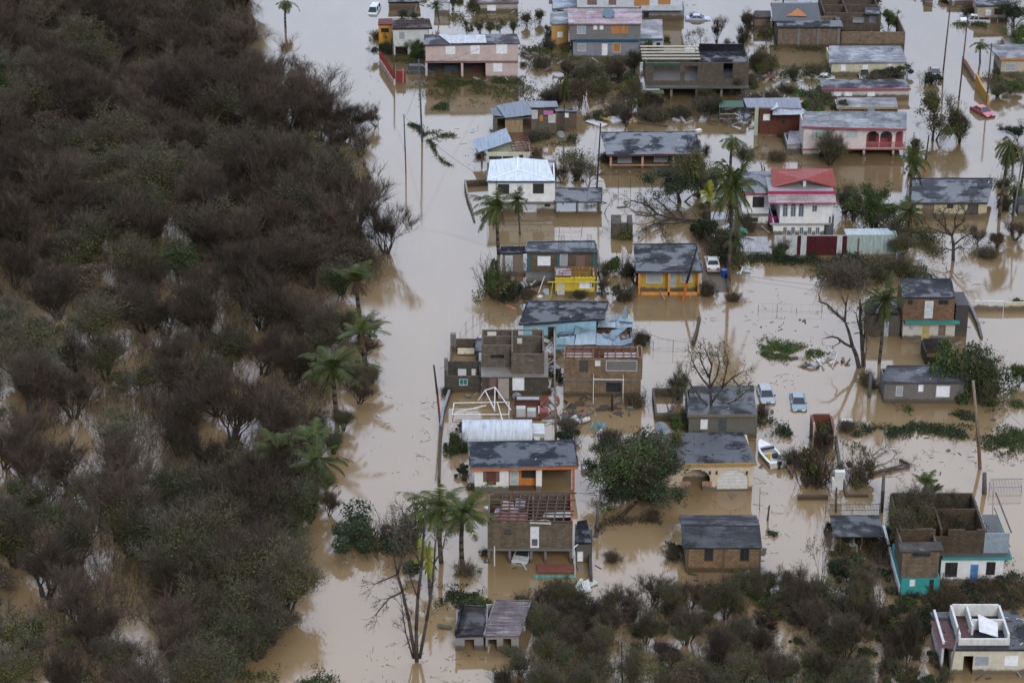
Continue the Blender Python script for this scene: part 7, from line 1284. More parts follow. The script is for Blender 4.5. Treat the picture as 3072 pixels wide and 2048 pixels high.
# boat -------------------------------------------------------------------
def boat():
    a, b = P(2279, 1340), P(2335, 1403); d = a - b; e = empty('motor_boat', (a + b) / 2, math.atan2(d.y, d.x) - math.pi / 2, 'white motor boat with turquoise stripe and black outboard, drifting', 'boat'); L = d.length; Wd = 2.15; n = 10; st = []
    for i in range(n + 1):
        t = i / n; y = -L / 2 + L * t; w_ = Wd / 2 * (.92 + .1 * math.sin(t * 2)) * (1 - max(0, t - .45) ** 2 * 3.0) ; st.append((y, max(.06, w_), .62 + .3 * t * t))
    hull = MB(); stripe = MB(); deck = MB()
    for (y0, w0, h0), (y1, w1, h1) in zip(st, st[1:]):
        for s in (-1, 1):
            hull.quad((s * w0 * .55, y0, -.2), (s * w1 * .55, y1, -.15), (s * w1 * .95, y1, h1 * .45), (s * w0 * .95, y0, h0 * .45)); stripe.quad((s * w0 * .95, y0, h0 * .45), (s * w1 * .95, y1, h1 * .45), (s * w1, y1, h1), (s * w0, y0, h0))
            deck.quad((s * w0, y0, h0), (s * w1, y1, h1), (s * w1 * .78, y1, h1 + .03), (s * w0 * .78, y0, h0 + .03)); deck.quad((s * w0 * .78, y0, h0 + .03), (s * w1 * .78, y1, h1 + .03), (s * w1 * .7, y1, .2), (s * w0 * .7, y0, .2))
        hull.quad((-w0 * .72, y0, .2), (w0 * .72, y0, .2), (w1 * .72, y1, .2), (-w1 * .72, y1, .2))
    y0, w0, h0 = st[0]; hull.quad((-w0, y0, -.2), (w0, y0, -.2), (w0, y0, h0), (-w0, y0, h0)); hull.build('hull', plain((.62, .62, .6), .3), e); stripe.build('stripe', plain((.03, .30, .32), .3), e); deck.build('deck', plain((.72, .72, .70), .35), e)
    bow = MB(); k = [s_ for s_ in st if s_[0] > L * .12]; bow.hexa([(-w_, y, h - .05) for y, w_, h in k] + [(w_, y, h - .05) for y, w_, h in reversed(k)], [(-w_ * .95, y, h + .06) for y, w_, h in k] + [(w_ * .95, y, h + .06) for y, w_, h in reversed(k)]); bow.build('bow_deck', plain((.70, .70, .68), .35), e)
    m = MB(); m.hexa([(-.75, L * .05, .9), (.75, L * .05, .9), (.55, L * .12, .9), (-.55, L * .12, .9)], [(-.65, L * .02, 1.25), (.65, L * .02, 1.25), (.5, L * .09, 1.25), (-.5, L * .09, 1.25)]); m.build('windscreen', glass(), e)
    for x in (-.42, .42): m = MB(); m.box(x - .22, x + .22, -L * .16, -L * .06, .2, .6); m.box(x - .22, x + .22, -L * .18, -L * .16, .6, .95); m.build('seat', plain((.05, .05, .055) if x > 0 else (.55, .33, .02), .6), e)
    m = MB(); m.box(-.2, .2, -L / 2 - .45, -L / 2 - .05, .55, 1.05); m.box(-.09, .09, -L / 2 - .35, -L / 2 - .15, -.4, .55); m.build('outboard_motor', plain((.02, .02, .024), .35), e)
    m = MB(); m.box(-w0, w0, -L / 2 + .02, -L / 2 + .5, .25, .66); m.build('stern_bench', plain((.64, .64, .62), .4), e)
boat()
# ---------------------------------------------------------------- poles, wires, fences
def pole(px, pb, pt, qx, label, c=(.07, .055, .045), r=.13, c2=None, frac=.35, arm=False, name='utility_pole', cat='pole'):
    """px,pb foot pixel; qx,pt head pixel; c2 colours the lower part"""
    b = P(px, pb); h = ZAT(b, pt); tx = (qx - px) * MPP(px, pb); e = empty(name, b, 0, label, cat); t = Vector((tx, 0, h)); lo = t * frac; f = Vector((0, 0, -1))
    m = MB(); m.tube(lo if c2 else f, t, r, r * .75, 8); m.build('shaft', barkm(c), e, True)
    if c2: m = MB(); m.tube(f, lo, r * 1.05, r, 8); m.build('painted_base', plain(c2, .7), e)
    if arm: m = MB(); m.beam(t + Vector((-1.1, 0, -.5)), t + Vector((1.1, 0, -.5)), .1, .12); m.build('crossarm', barkm(c), e); m = MB(); m.tube(t + Vector((.35, 0, -2)), t + Vector((.35, 0, -1.2)), .22, n=10); m.build('transformer', plain((.25, .26, .27), .5), e)
    return e, b + t
pole(1218, 522, 343, 1215, 'slim green pole with a rust-orange lower half in the road', (.05, .08, .075), .1, (.30, .07, .03), .38); pole(1267, 425, 178, 1260, 'tall blue-grey pole in the water right of the orange-footed one', (.07, .09, .11), .15); pole(1184, 243, 95, 1180, 'dark pole at the end of the red and white railing'); pole(1790, 562, 370, 1799, 'black pole left of the dark-roofed porch house', (.02, .02, .022), .12)
pole(2044, 903, 741, 2086, 'black pole with an orange foot leaning over the yellow house front', (.02, .02, .025), .17, (.50, .13, .02), .34); pole(1323, 1272, 1095, 1304, 'dark leaning pole with a red foot on the road side', (.03, .03, .03), .13, (.20, .05, .035), .5); pole(2943, 1405, 1142, 2897, 'leaning weathered pole with a lamp beside the grey stained house', (.22, .17, .13), .2, (.16, .09, .05), .3)
pole(2829, 215, -20, 2837, 'brown pole in the wide road, left of three', (.09, .055, .04), arm=True); pole(2876, 300, 40, 2884, 'brown pole in the wide road, middle of three', (.09, .055, .04), arm=True); pole(2960, 310, 130, 2960, 'brown pole behind the red car, right of three', (.08, .05, .035)); pole(2769, 540, 405, 2777, 'dark pole with an orange foot beside the round olive tree', (.03, .025, .03), .12, (.38, .14, .05), .45)
pole(3038, 660, 440, 3052, 'grey steel pole at the right edge among palms', (.14, .16, .18), .12); pole(1668, 1318, 1150, 1664, 'grey bare trunk-like post behind the dark bushes', (.16, .14, .125), .15); pole(1790, 1590, 1502, 1793, 'square concrete post standing in brown water', (.09, .085, .08), .2, name='post', cat='post'); pole(1927, 1568, 1528, 1925, 'short dark post in brown water', (.05, .035, .03), .1, name='post', cat='post')
pole(2301, 1560, 1515, 2306, 'short leaning post right of the cream house', (.06, .045, .04), .12, name='post', cat='post'); pole(2279, 1530, 1462, 2277, 'thin rod standing beside the cream house', (.07, .05, .04), .04, name='rod', cat='rod'); pole(2033, 595, 525, 2031, 'thin gate post right of the scalloped wall', (.08, .07, .065), .05, name='rod', cat='rod'); pole(2508, 1535, 1462, 2505, 'pole carrying the white box by the iron picket fence', (.05, .05, .05), .12); pole(2955, 1480, 1418, 2948, 'dark gate pier by the right picket fence', (.08, .075, .07), .3, name='gate_pier', cat='pillar'); pole(2978, 1600, 1440, 2966, 'thin pale rod right of the turquoise-edged house', (.2, .2, .2), .05, name='rod', cat='rod'); pole(1868, 2060, 1925, 1862, 'thin dark pole in the scrub at the bottom', (.03, .025, .025), .09); pole(2842, 2040, 1880, 2862, 'grey lamp pole before the white rooftop room', (.17, .15, .15), .12); pole(2607, 1190, 1115, 2608, 'grey concrete post left of the stained house', (.09, .09, .09), .25, name='post', cat='post'); pole(1836, 1232, 1180, 1836, 'rusty square post in the yard of the brown block house', (.03, .015, .012), .17, name='post', cat='post')
m = MB(); e = empty('box_on_pole', P(2508, 1490), 0, 'white weathered box hanging on the pole by the iron picket fence', 'box'); z_ = ZAT(P(2508, 1490), 1465); m.box(-.55, .65, -.3, .3, z_, z_ + 1.3); m.build('box', plain((.62, .64, .64), .5), e); m = MB(); m.box(-.3, .8, -.35, .25, z_ + 1.32, z_ + 2.2); m.build('upper_box', plain((.58, .60, .60), .5), e); m = MB(); m.tube((0, .35, -1), (0, .35, z_ + .5), .06); m.build('bracket', plain((.1, .1, .1)), e)
def wire(a, b, sag, label):
    m = MB(); p = [a.lerp(b, i / 16) - Vector((0, 0, sag * 4 * (i / 16) * (1 - i / 16))) for i in range(17)]
    for u, v in zip(p, p[1:]): m.tube(u, v, .022, n=3, cap=False)
    return tag(m.build('cable', plain((.03, .03, .03))), label, 'cable')
wire(P(2205, 830) + Vector((0, 0, .4)), P(2640, 890) + Vector((0, 0, .9)), .3, 'thin fallen cable strung low over the flooded lot'); wire(P(1905, 1020) + Vector((0, 0, 2)), P(2078, 1040) + Vector((0, 0, .8)), .8, 'slack cable from the torn blue roof to the concrete fence post'); wire(P(1735, 1490) + Vector((0, 0, .5)), P(1840, 1500) + Vector((0, 0, .5)), .1, 'cable above the water by the broad leafy tree'); wire(P(1740, 1440) + Vector((0, 0, 1.2)), P(1830, 1470) + Vector((0, 0, .8)), .3, 'upper cable between the orange trimmed house and the tree')
def fence(pts, h, label, kind='rail', c=(.10, .10, .10), n=None, name='fence', lean=0):
    Q = [P(*p) for p in pts]; e = empty(name, Q[0], 0, label, 'fence'); o = Q[0]; mt = plain(c, .6); mesh = MB()
    for p, q in zip(Q, Q[1:]):
        L = (q - p).length; k = max(1, int(L / 2.6))
        for i in range(k + 1):
            if i == k and q is not Q[-1]: continue
            b = p.lerp(q, i / k) - o; m = MB(); hh = h * (.8 + .25 * math.sin(i * 7.3 + b.x)); m.tube(b + Vector((0, 0, -.6)), b + Vector((lean + .12 * math.sin(i * 5.1), .1 * math.cos(i * 3.7), hh)), .035); m.build('post', mt, e)
        for z in ((h, h * .35) if kind != 'chain' else (h, .1)): mesh.tube(p - o + Vector((lean * z / h, 0, z)), q - o + Vector((lean * z / h, 0, z)), .03 if kind != 'chain' else .012, n=4)
        nb = int(L / (.16 if kind == 'picket' else .9))
        for i in range(nb):
            b = p.lerp(q, (i + .5) / nb) - o; mesh.tube(b + Vector((0, 0, .0)), b + Vector((lean, 0, h * (1.12 if kind == 'picket' else 1))), .018 if kind == 'picket' else .007, n=3, cap=False)
    mesh.build('rails', mt, e); return e
fence([vE(270, 1085), vE(330, 1000), vE(400, 940), vE(470, 900), vE(560, 860), vE(700, 830), vE(860, 822)], 1.5, 'curved wire fence along the road by the roofless courtyard', 'chain', (.16, .16, .17)); fence([vF(20, 830), vF(178, 832)], 1.3, 'wire fence left of the leaning pole reflection', 'chain', (.2, .2, .2)); fence([vF(490, 830), vF(620, 845)], 1.3, 'wire fence right of the leaning pole reflection', 'chain', (.2, .2, .2)); fence([vE(1735, 850), vE(1960, 850)], 1.6, 'grey iron grille fence beside the torn blue roof', 'picket', (.13, .14, .15))
fence([vF(1260, 780), vF(1450, 786), vF(1645, 790), vF(1905, 790)], 1.0, 'sunken wire fence crossing the flooded lot', 'chain', (.18, .17, .16)); fence([vK(350, 1310), vK(900, 1305)], 1.1, 'long iron picket fence above the open shed', 'picket', (.09, .085, .08)); fence([vK(2000, 1090), vK(2330, 1085)], 1.5, 'iron picket fence at the right edge', 'picket', (.15, .15, .16)); fence([vD(20, 660), vD(30, 780)], 1.0, 'thin ladder-like gate by the porch house', 'rail', (.1, .1, .1)) if 0 else None
fence([vG(-115, 790), vG(25, 790)], 1.6, 'ladder-like gate frame beside the carport', 'rail', (.12, .12, .12)); fence([vG(185, 770), vG(310, 770)], 2.6, 'bare gate frame standing in the water below the scalloped wall', 'rail', (.08, .075, .07)); fence([vD(1235, 600), vD(1560, 595)], .9, 'white garden fence behind the carport', 'picket', (.4, .4, .4)); fence([vB(2225, 400), vB(2400, 395)], 1.0, 'thin fence left of the hipped roof', 'rail', (.2, .2, .2)); fence([vC(600, 455), vC(1700, 470)], .5, 'low wire fence before the boundary wall', 'chain', (.15, .13, .11))
fence([vC(980, 755), vC(1280, 760)], 1.4, 'dark iron fence before the silvery roofed house', 'picket', (.08, .08, .08)); fence([vA(1540, 790), vA(1850, 785)], .8, 'thin wire fence at the pink house', 'chain', (.12, .1, .1)); fence([vD(700, 1160), vD(1050, 1158), vD(1500, 1168)], .7, 'sunken wire fence below the white hipped-roof house', 'chain', (.12, .12, .12)); fence([vF(200, 1180), vF(400, 1190), vF(560, 1180)], 1.6, 'slack wire fence right of the brown block house', 'chain', (.12, .12, .12))
def wallrun(pts, h, t, mt, label, name='boundary_wall', cat='wall', hs=None):
    Q = [P(*p) for p in pts]; m = MB(); hs = hs or [h] * len(Q)
    for i, (p, q) in enumerate(zip(Q, Q[1:])):
        d = (q - p).normalized(); s = Vector((-d.y, d.x, 0)) * t / 2; f = Vector((0, 0, -.6)); m.hexa([p - s + f, q - s + f, q + s + f, p + s + f], [p - s + Vector((0, 0, hs[i])), q - s + Vector((0, 0, hs[i+1])), q + s + Vector((0, 0, hs[i+1])), p + s + Vector((0, 0, hs[i]))])
    return tag(m.build(name, mt), label, cat)
wallrun([vE(1650, 200), vE(1680, 400), vE(1722, 655)], .5, .35, conc, 'dark low wall running right of the yellow annex'); wallrun([vD(320, 705), vD(550, 690)], .9, .25, blk, 'brown wall corner left of the white hipped-roof house'); wallrun([vD(320, 700), vD(345, 830), vD(385, 950), vD(415, 1065)], .8, .25, paint((.22, .2, .18), .6), 'leaning wall strip along the road by the palms', hs=[1.0, .8, .5, .2])
wallrun([vJ(1735, 520), vJ(1825, 640), vJ(1890, 780), vJ(1925, 895)], .5, .3, conc, 'low wall running down right of the two-storey brick house', hs=[1.0, .8, .6, .3]); wallrun([vK(455, 560), vK(490, 800), vK(530, 1000), vK(560, 1130)], .35, .3, paint((.13, .16, .17), .5), 'long narrow wall beside the rusty overgrown wall'); wallrun([vK(70, 1165), vK(375, 1165)], .45, .4, blk, 'short brown wall piece standing in the water'); wallrun([vK(550, 1140), vK(780, 1140)], .3, .25, conc, 'low grey wall piece right of the white box')
wallrun([vL(330, 130), vL(265, 330), vL(245, 480)], .9, .3, paint((.2, .22, .25), .5), 'blue-grey wall strip on the road side of the flooded yard'); wallrun([vL(245, 480), vL(235, 700), vL(225, 1000)], .5, .3, blkd, 'dark wall along the road left of the orange trimmed house'); wallrun([vE(1222, 1080), vE(1222, 1560)], 1.9, .22, paint((.25, .22, .19), .5), 'tall narrow wall between the grey and brown block houses'); wallrun([vF(945, 290), vF(955, 590)], .7, .25, blkd, 'dark wall on the right of the concrete drive')
wallrun([vF(600, 1130), vF(640, 1000), vF(665, 860)], .4, .35, blkd, 'dark low wall rising to the wire fences', hs=[.7, .4, .3]); wallrun([vJ(1840, 595), vJ(2140, 600)], 1.2, .2, paint((.6, .6, .58), .4), 'white balustrade wall at the right side'); wallrun([vJ(2150, 605), vJ(2420, 600)], 1.1, .2, cream, 'cream end of the white balustrade wall'); wallrun([vT(965, 650), vT(1010, 700), vT(1090, 830)], .9, .25, paint((.42, .30, .24), .4), 'pinkish boundary wall along the wide road', hs=[1.4] * 3); wallrun([vT(1100, 880), vT(1160, 960), vT(1225, 1060)], .9, .25, plain((.48, .27, .05)), 'yellow ochre boundary wall ending at the red car', hs=[2.2, 1.6, 1.6])
wallrun([vK(920, 1300), vK(925, 1100)], 2.6, .3, blkd, 'dark gate pillar at the end of the iron picket fence') ; wallrun([vM(1590, 100), vM(1580, 360), vM(1590, 560)], 1.0, .3, blkd, 'dark wall with black posts right of the brown brick house'); wallrun([vQ(120, 1550), vQ(150, 1440), vQ(350, 1370), vQ(540, 1190)], .1, .5, barkm((.05, .035, .03)), 'fallen trunk lying from the leafy trees to the concrete post', 'log', 'tree trunk'); wallrun([vK(840, 910), vK(1000, 880), vK(1200, 850)], .22, .18, barkm((.09, .07, .08)), 'long fallen trunk right of the brown tangled bush', 'log', 'tree trunk')
wallrun([vK(1100, 780), vK(1200, 830)], .3, .2, barkm((.06, .05, .045)), 'short log near the long fallen trunk', 'log', 'log'); wallrun([vE(600, 650), vE(740, 720)], .08, .15, barkm((.05, .04, .04)), 'dark plank drifting below the green heap', 'plank', 'plank'); wallrun([vE(735, 725), vE(825, 768)], .12, .4, plain((.55, .20, .12)), 'orange panel floating by the curved fence', 'panel', 'panel'); wallrun([vE(840, 610), vE(1110, 512)], .5, .2, barkm((.03, .025, .02)), 'black beam leaning beside the yellow annex', 'beam', 'beam'); wallrun([vB(1050, 1245), vB(1350, 1280)], .3, .2, barkm((.09, .06, .05)), 'brown log behind the dark-roofed porch house', 'log', 'log')
# rusty overgrown wall, small ruin, red gate, railing
W = House('ruined_wall', 'rusty brown ruined wall overgrown with green weeds', 'wall', *vK.l(232, 455, 655)); mb = MB(); zt = W.uz(*vK(340, 440))[1]; mb.box(0, W.w, 0, .3, -.5, zt * .55); mb.box(0, .3, .3, 4.5, -.5, zt * .75); mb.box(W.w - .3, W.w, .3, 4.5, -.5, zt * .7); mb.box(.3, W.w - .3, 4.2, 4.5, -.5, zt * .8); W.part(mb, 'wall', paint((.13, .035, .022), .7)); mb = MB(); rd = random.Random(4)
for i in range(700): leafq(mb, Vector((rd.uniform(0, W.w), rd.uniform(-.2, 4.5), rd.uniform(.2, zt * .6))), rd, .25, 0)
W.part(mb, 'vines', OLIVE)
for v_, (x0, x1) in enumerate(((228, 240), (440, 455))): W.box('post', vK.r(x0, 400, x1, None), -.1, .15, plain((.5, .48, .42)))
W = House('ruin', 'small U-shaped block ruin standing alone in the water', 'ruin', *vD.l(1798, 2008, 1235)); zt = W.uz(*vD(1850, 1085))[1]; mb = MB(); a = W.w * .47; b = W.w * .76
mb.box(0, a, 0, .3, -.5, zt * .7); mb.box(0, a, .3, 3.4, -.5, zt); mb.box(b, W.w, .2, 3.4, -.5, zt); mb.box(a, b, .6, 3.0, -.5, zt * .55); W.part(mb, 'wall', block((.12, .10, .08))); mb = MB()
for i in range(350): leafq(mb, Vector((rd.uniform(a * .7, W.w), rd.uniform(-.5, .1), abs(rd.gauss(0, .7)))), rd, .25, 0)
W.part(mb, 'vines', OLIVE)
W = House('gate', 'small dark red iron gate in the water by the pink house', 'gate', *vA.l(632, 730, 830)); mb = MB(); mb.box(0, W.w, 0, .08, -.3, 1.9); W.part(mb, 'leaf', plain((.22, .03, .03), .5)); mb = MB(); mb.box(W.w * .7, W.w * .72 + .1, -.06, 0, 0, 2.3); W.part(mb, 'post', plain((.5, .3, .3)))
e = fence([vA(470, 640), vA(540, 745), vA(612, 860)], 2.0, 'red and white railing wall running down to the water at the top', 'picket', (.42, .06, .055)); Q = [P(*vA(*p)) for p in ((470, 640), (540, 745), (612, 860))]; mb = MB()
for p, q in zip(Q, Q[1:]): mb.beam(p - Q[0] + Vector((.08, -.08, .4)), q - Q[0] + Vector((.08, -.08, .4)), .3, .8)
mb.build('base_wall', plain((.55, .48, .46)), e)
# white pipe frame, cabinets, rubbish in the flooded yard ---------------------------
def frame3(name, segs, r, c, label, cat):
    """segs: pixel, height pairs"""
    m = MB(); e = empty(name, P(*segs[0][0]), 0, label, cat); o = e.location
    for (a, za, b, zb) in segs: m.tube(P(*a) - o + Vector((0, 0, za)), P(*b) - o + Vector((0, 0, zb)), r)
    m.build('pipes', plain(c, .45), e); return e
A_, B_, C_, D_ = vL(360, 350), vL(930, 350), vL(375, 235), vL(930, 225)
frame3('canopy_frame', [(A_, -.3, A_, .5), (B_, -.3, B_, .5), (A_, .5, B_, .5), (C_, .5, D_, .5), (A_, .5, C_, .5), (B_, .5, D_, .5), (vL(620, 215), .6, vL(690, 215), 1.9), (vL(690, 215), 1.9, vL(790, 215), 2.3), (vL(790, 215), 2.3, vL(950, 330), .8), (vL(690, 215), 1.9, vL(790, 330), .7), (vL(815, 260), .9, vL(865, 430), .7), (vL(390, 330), .5, vL(700, 290), .9), (vL(790, 215), 2.3, vL(785, 300), .2), (C_, -.3, C_, .5)], .07, (.72, .72, .71), 'collapsed white pipe canopy frame in the flooded yard', 'frame')
frame3('white_sticks', [(vE(1060, 610), .1, vE(1120, 560), 1.8), (vE(960, 560), .1, vE(1030, 560), 1.2), (vE(920, 560), 1.2, vE(960, 560), .1), (vE(1200, 420), .6, vE(1120, 440), 1.0)], .05, (.7, .7, .7), 'white sticks jutting from the rubbish by the yellow annex', 'sticks'); frame3('white_sticks', [(vB(485, 1130), .1, vB(540, 1110), 2.6), (vB(510, 1130), .1, vB(505, 1110), 2.4), (vB(565, 1130), .1, vB(520, 1110), 2.2), (vB(540, 1125), .1, vB(530, 1100), 3)], .06, (.7, .7, .7), 'bundle of white pipes standing in the debris heap', 'pipes')
frame3('white_sticks', [(vJ(330, 1070), .1, vJ(440, 1150), .8), (vJ(480, 1070), .9, vJ(420, 1190), .1), (vJ(360, 1050), .9, vJ(470, 1100), .3), (vJ(300, 1130), .3, vJ(460, 1060), .5)], .06, (.6, .6, .6), 'white pipes in the debris line below the dead forked tree', 'pipes'); frame3('pipe', [(vF(1065, 330), .1, vF(1100, 385), .6), (vF(1100, 385), .6, vF(1075, 420), .1)], .12, (.65, .63, .58), 'bent white pipe on the water by the dark wall', 'pipe'); frame3('pipe', [(vF(1040, 408), .05, vF(1090, 395), .2), (vF(1090, 385), .2, vF(1180, 400), .1)], .12, (.35, .55, .62), 'pale blue broken pipe on the water by the dark wall', 'pipe')
def litter(n, poly, label, group, cols, sz=(.15, .9), seed=1, flat=True, name='debris'):
    """each scrap is its own object: plank, sheet or box"""
    rd = random.Random(seed); k = [0]
    def f(p, px, py):
        c = rd.choice(cols); a = rd.uniform(0, 3.14); L = rd.uniform(*sz); w_ = L * rd.choice((.12, .2, .5, .8)); h = rd.uniform(.04, .3) if not flat else rd.uniform(.03, .1); m = MB(); u = Vector((math.cos(a), math.sin(a), 0)); v = Vector((-u.y, u.x, 0)); tz = rd.uniform(-.15, .5) if not flat else 0
        q = [u * -L + v * -w_, u * L + v * -w_ + Vector((0, 0, tz)), u * L + v * w_ + Vector((0, 0, tz)), u * -L + v * w_]; m.hexa([x + Vector((0, 0, -.05)) for x in q], [x * .96 + Vector((0, 0, h)) for x in q]); o = m.build(name, plain(c, .7)); o.location = p; tag(o, label, 'debris', group)
    scatter(n, poly, .35, f, 4000)
GRB = GRB_ = [(.5, .5, .5), (.65, .66, .66), (.12, .07, .05), (.06, .05, .045), (.3, .34, .38), (.2, .1, .07), (.35, .27, .18)]
litter(34, [vB(650, 1080), vB(1000, 1060), vB(1060, 1250), vB(560, 1260)], 'scrap in the big debris heap beside the timber shack', 'scraps of the big debris heap', GRB + [(.02, .22, .33), (.5, .3, .12)], (.3, 1.6), 3, False); litter(26, [vE(760, 380), vE(980, 430), vE(1180, 640), vE(860, 660), vE(800, 520)], 'scrap floating between the green heap and the yellow annex', 'scraps by the yellow annex', GRB + [(.2, .4, .5)], (.2, .9), 4, False)
litter(22, [vJ(20, 1090), vJ(500, 1080), vJ(620, 1150), vJ(400, 1200), vJ(120, 1190)], 'scrap in the debris line below the dead forked tree', 'scraps of the debris line', GRB, (.15, .7), 5, False); litter(20, [vL(1430, 300), vL(1700, 290), vL(1720, 420), vL(1450, 420)], 'scrap in the rubbish of the yard behind the dark bushes', 'scraps in the brown yard', GRB, (.15, .7), 6, False); litter(18, [vL(1240, 200), vL(1390, 150), vL(1400, 420), vL(1290, 400)], 'plank between the cabinets and the grey bare post', 'planks by the grey bare post', [(.25, .07, .04), (.4, .38, .36), (.12, .08, .06)], (.3, 1.1), 7, False)
litter(14, [vF(1380, 860), vF(1800, 860), vF(1800, 1000), vF(1100, 990)], 'tiny scrap drifting in the flooded lot', 'scraps drifting in the flooded lot', [(.08, .06, .05), (.05, .05, .05)], (.1, .3), 8); litter(16, [vA(980, 1300), vA(1500, 1280), vA(1500, 1400), vA(1000, 1540)], 'scrap drifting left of the timber shack', 'scraps drifting by the timber shack', GRB, (.15, .6), 9); litter(24, [vE(1130, 1090), vE(1215, 1090), vE(1215, 1560), vE(1140, 1500)], 'scrap jammed in the gap between the grey and brown block houses', 'scraps in the gap between block houses', GRB, (.25, 1.0), 10, False)
litter(20, [vC(270, 720), vC(860, 760), vC(860, 850), vC(250, 830)], 'scrap strewn left of the cracked dark roof', 'scraps left of the cracked dark roof', GRB, (.3, 1.2), 11, False); litter(12, [vQ(2010, 780), vQ(2120, 800), vQ(2100, 950), vQ(2040, 900)], 'scrap floating behind the boat', 'scraps behind the boat', GRB + [(.05, .2, .2)], (.15, .6), 12, False); litter(5, [vK(40, 740), vK(240, 730), vK(240, 840), vK(110, 840)], 'orange broken sheet by the brown tangled bush', 'orange broken sheets', [(.45, .17, .09)], (.5, 1.1), 13, False); litter(14, [vK(1000, 200), vK(2300, 300), vK(2300, 900), vK(1200, 950)], 'small scrap drifting on the right-hand water', 'scraps on the right-hand water', [(.08, .06, .05), (.3, .3, .32)], (.12, .4), 14)
litter(16, [vS(0, 560), vS(260, 540), vS(250, 600), vS(20, 610)], 'pale rubbish caught at the edge of the scrub belt', 'rubbish at the scrub edge', GRB, (.15, .5), 15); litter(10, [vS(520, 100), vS(720, 100), vS(700, 260), vS(600, 260)], 'white plastic chair or box under the open shed', 'white items under the open shed', [(.55, .58, .6)], (.25, .4), 16, False); litter(10, [vL(1760, 420), vL(1900, 420), vL(1900, 520), vL(1780, 560)], 'red and white rubbish behind the broad leafy tree', 'rubbish behind the leafy tree', [(.5, .3, .27), (.65, .65, .65), (.05, .3, .4)], (.2, .5), 17, False)
litter(10, [vM(1480, 560), vM(1600, 560), vM(1560, 700), vM(1380, 690)], 'pale broken sheet right of the turquoise awning', 'pale sheets by the turquoise awning', [(.5, .55, .5), (.6, .6, .58)], (.4, 1.0), 18, False)
litter(30, [vE(1235, 1135), vE(2200, 1135), vE(2200, 1060), vE(1300, 1060)], 'torn sheet or splintered board by the torn blue roof', 'torn sheets by the torn blue roof', [(.2, .26, .32), (.12, .05, .04), (.28, .3, .33), (.07, .06, .05)], (.3, 1.0), 21, False)
litter(26, [vL(1480, 150), vL(2200, 150), vL(2150, 330), vL(1480, 330)], 'dark splintered board in the flooded yard of the brown block house', 'boards in the yard of the brown block house', [(.08, .055, .04), (.05, .045, .04), (.2, .16, .12)], (.2, .8), 22, False)
litter(30, [vB(1350, 1100), vB(2200, 1080), vB(2200, 1300), vB(1400, 1260)], 'broken timber behind the dark-roofed porch house', 'broken timber behind the porch house', [(.09, .06, .045), (.05, .045, .04), (.3, .3, .3), (.16, .12, .09)], (.3, 1.3), 23, False)
litter(26, [vA(1880, 520), vA(2300, 600), vB(900, 900), vB(100, 800)], 'broken board in the scrub field before the pink-roofed house', 'boards in the scrub field', [(.09, .06, .045), (.3, .3, .3), (.16, .12, .09)], (.3, 1.2), 24, False)
litter(24, [vC(0, 900), vC(120, 900), vC(200, 1350), vC(0, 1300)], 'wreckage between the pergola and the timber house', 'wreckage by the pergola', GRB, (.3, 1.1), 25, False)
litter(20, [vG(1100, 950), vG(1500, 1060), vG(1500, 1250), vG(1150, 1200)], 'wreckage at the foot of the white flat-roofed wing', 'wreckage by the white wing', GRB, (.25, .9), 26, False)
H = House('cabinet_heap', 'brown frame heaped with a white cabinet, chairs and a sheet beside the half-round shed', 'debris', *vL.l(975, 1255, 375)); mb = MB(); mb.box(0, H.w, 0, .15, -.2, .4); mb.box(0, .12, .15, 4, -.2, .7); mb.box(H.w - .12, H.w, .15, 4, -.2, .7); mb.box(.12, H.w - .12, 3.85, 4, -.2, 1.2); H.part(mb, 'frame', plain((.12, .04, .03)))
for n_, a in (('cabinet', (.35, 1.4, .5, 1.3, 0, 1.3)), ('cabinet', (1.6, 2.6, .7, 1.6, 0, .9)), ('white_panel', (2.9, 3.9, .6, 2.4, .6, .75)), ('red_box', (4.0, 5.0, .6, 1.8, 0, .8)), ('sheet', (.4, 3.0, 3.0, 3.6, 1.2, 1.3))): mb = MB(); a = list(a); a[1] = min(a[1], H.w - .2); mb.box(*a); H.part(mb, n_, plain({'cabinet': (.45, .48, .5), 'white_panel': (.65, .65, .66), 'red_box': (.22, .05, .04), 'sheet': (.4, .42, .45)}[n_]))
e = empty('blue_barrel', P(2172, 830), 0, 'bright blue plastic barrel beside the white parked car', 'barrel'); m = MB(); m.tube((0, 0, -.2), (0, 0, .95), .42, n=16); m.build('body', plain((.02, .09, .42), .4), e); m = MB(); m.tube((0, 0, .953), (0, 0, 1.02), .38, n=16); m.build('lid', plain((.03, .13, .5), .4), e)
def dish(px, py, z, r, label, pole_h=1.2):
    b = P(px, py, z); e = empty('satellite_dish', b, 0, label, 'satellite dish'); m = MB(); c = Vector((0, 0, pole_h)); n_ = Vector((.3, -.55, .8)).normalized(); u = n_.orthogonal().normalized(); v = n_.cross(u); N = 16; ring = [c + (u * math.cos(6.283 * i / N) + v * math.sin(6.283 * i / N)) * r + n_ * r * .25 for i in range(N)]; mid = [c + (u * math.cos(6.283 * i / N) + v * math.sin(6.283 * i / N)) * r * .5 + n_ * r * .06 for i in range(N)]
    for i in range(N): j = (i + 1) % N; m.quad(ring[i], ring[j], mid[j], mid[i]); m.tri(mid[i], mid[j], c); m.quad(ring[j] - n_ * .02, ring[i] - n_ * .02, mid[i] - n_ * .02, mid[j] - n_ * .02); m.tri(mid[j] - n_ * .02, mid[i] - n_ * .02, c - n_ * .02)
    m.build('bowl', plain((.16, .19, .22), .5), e); m = MB(); m.tube((0, 0, 0), c, .05); m.build('mast', plain((.2, .15, .13)), e)
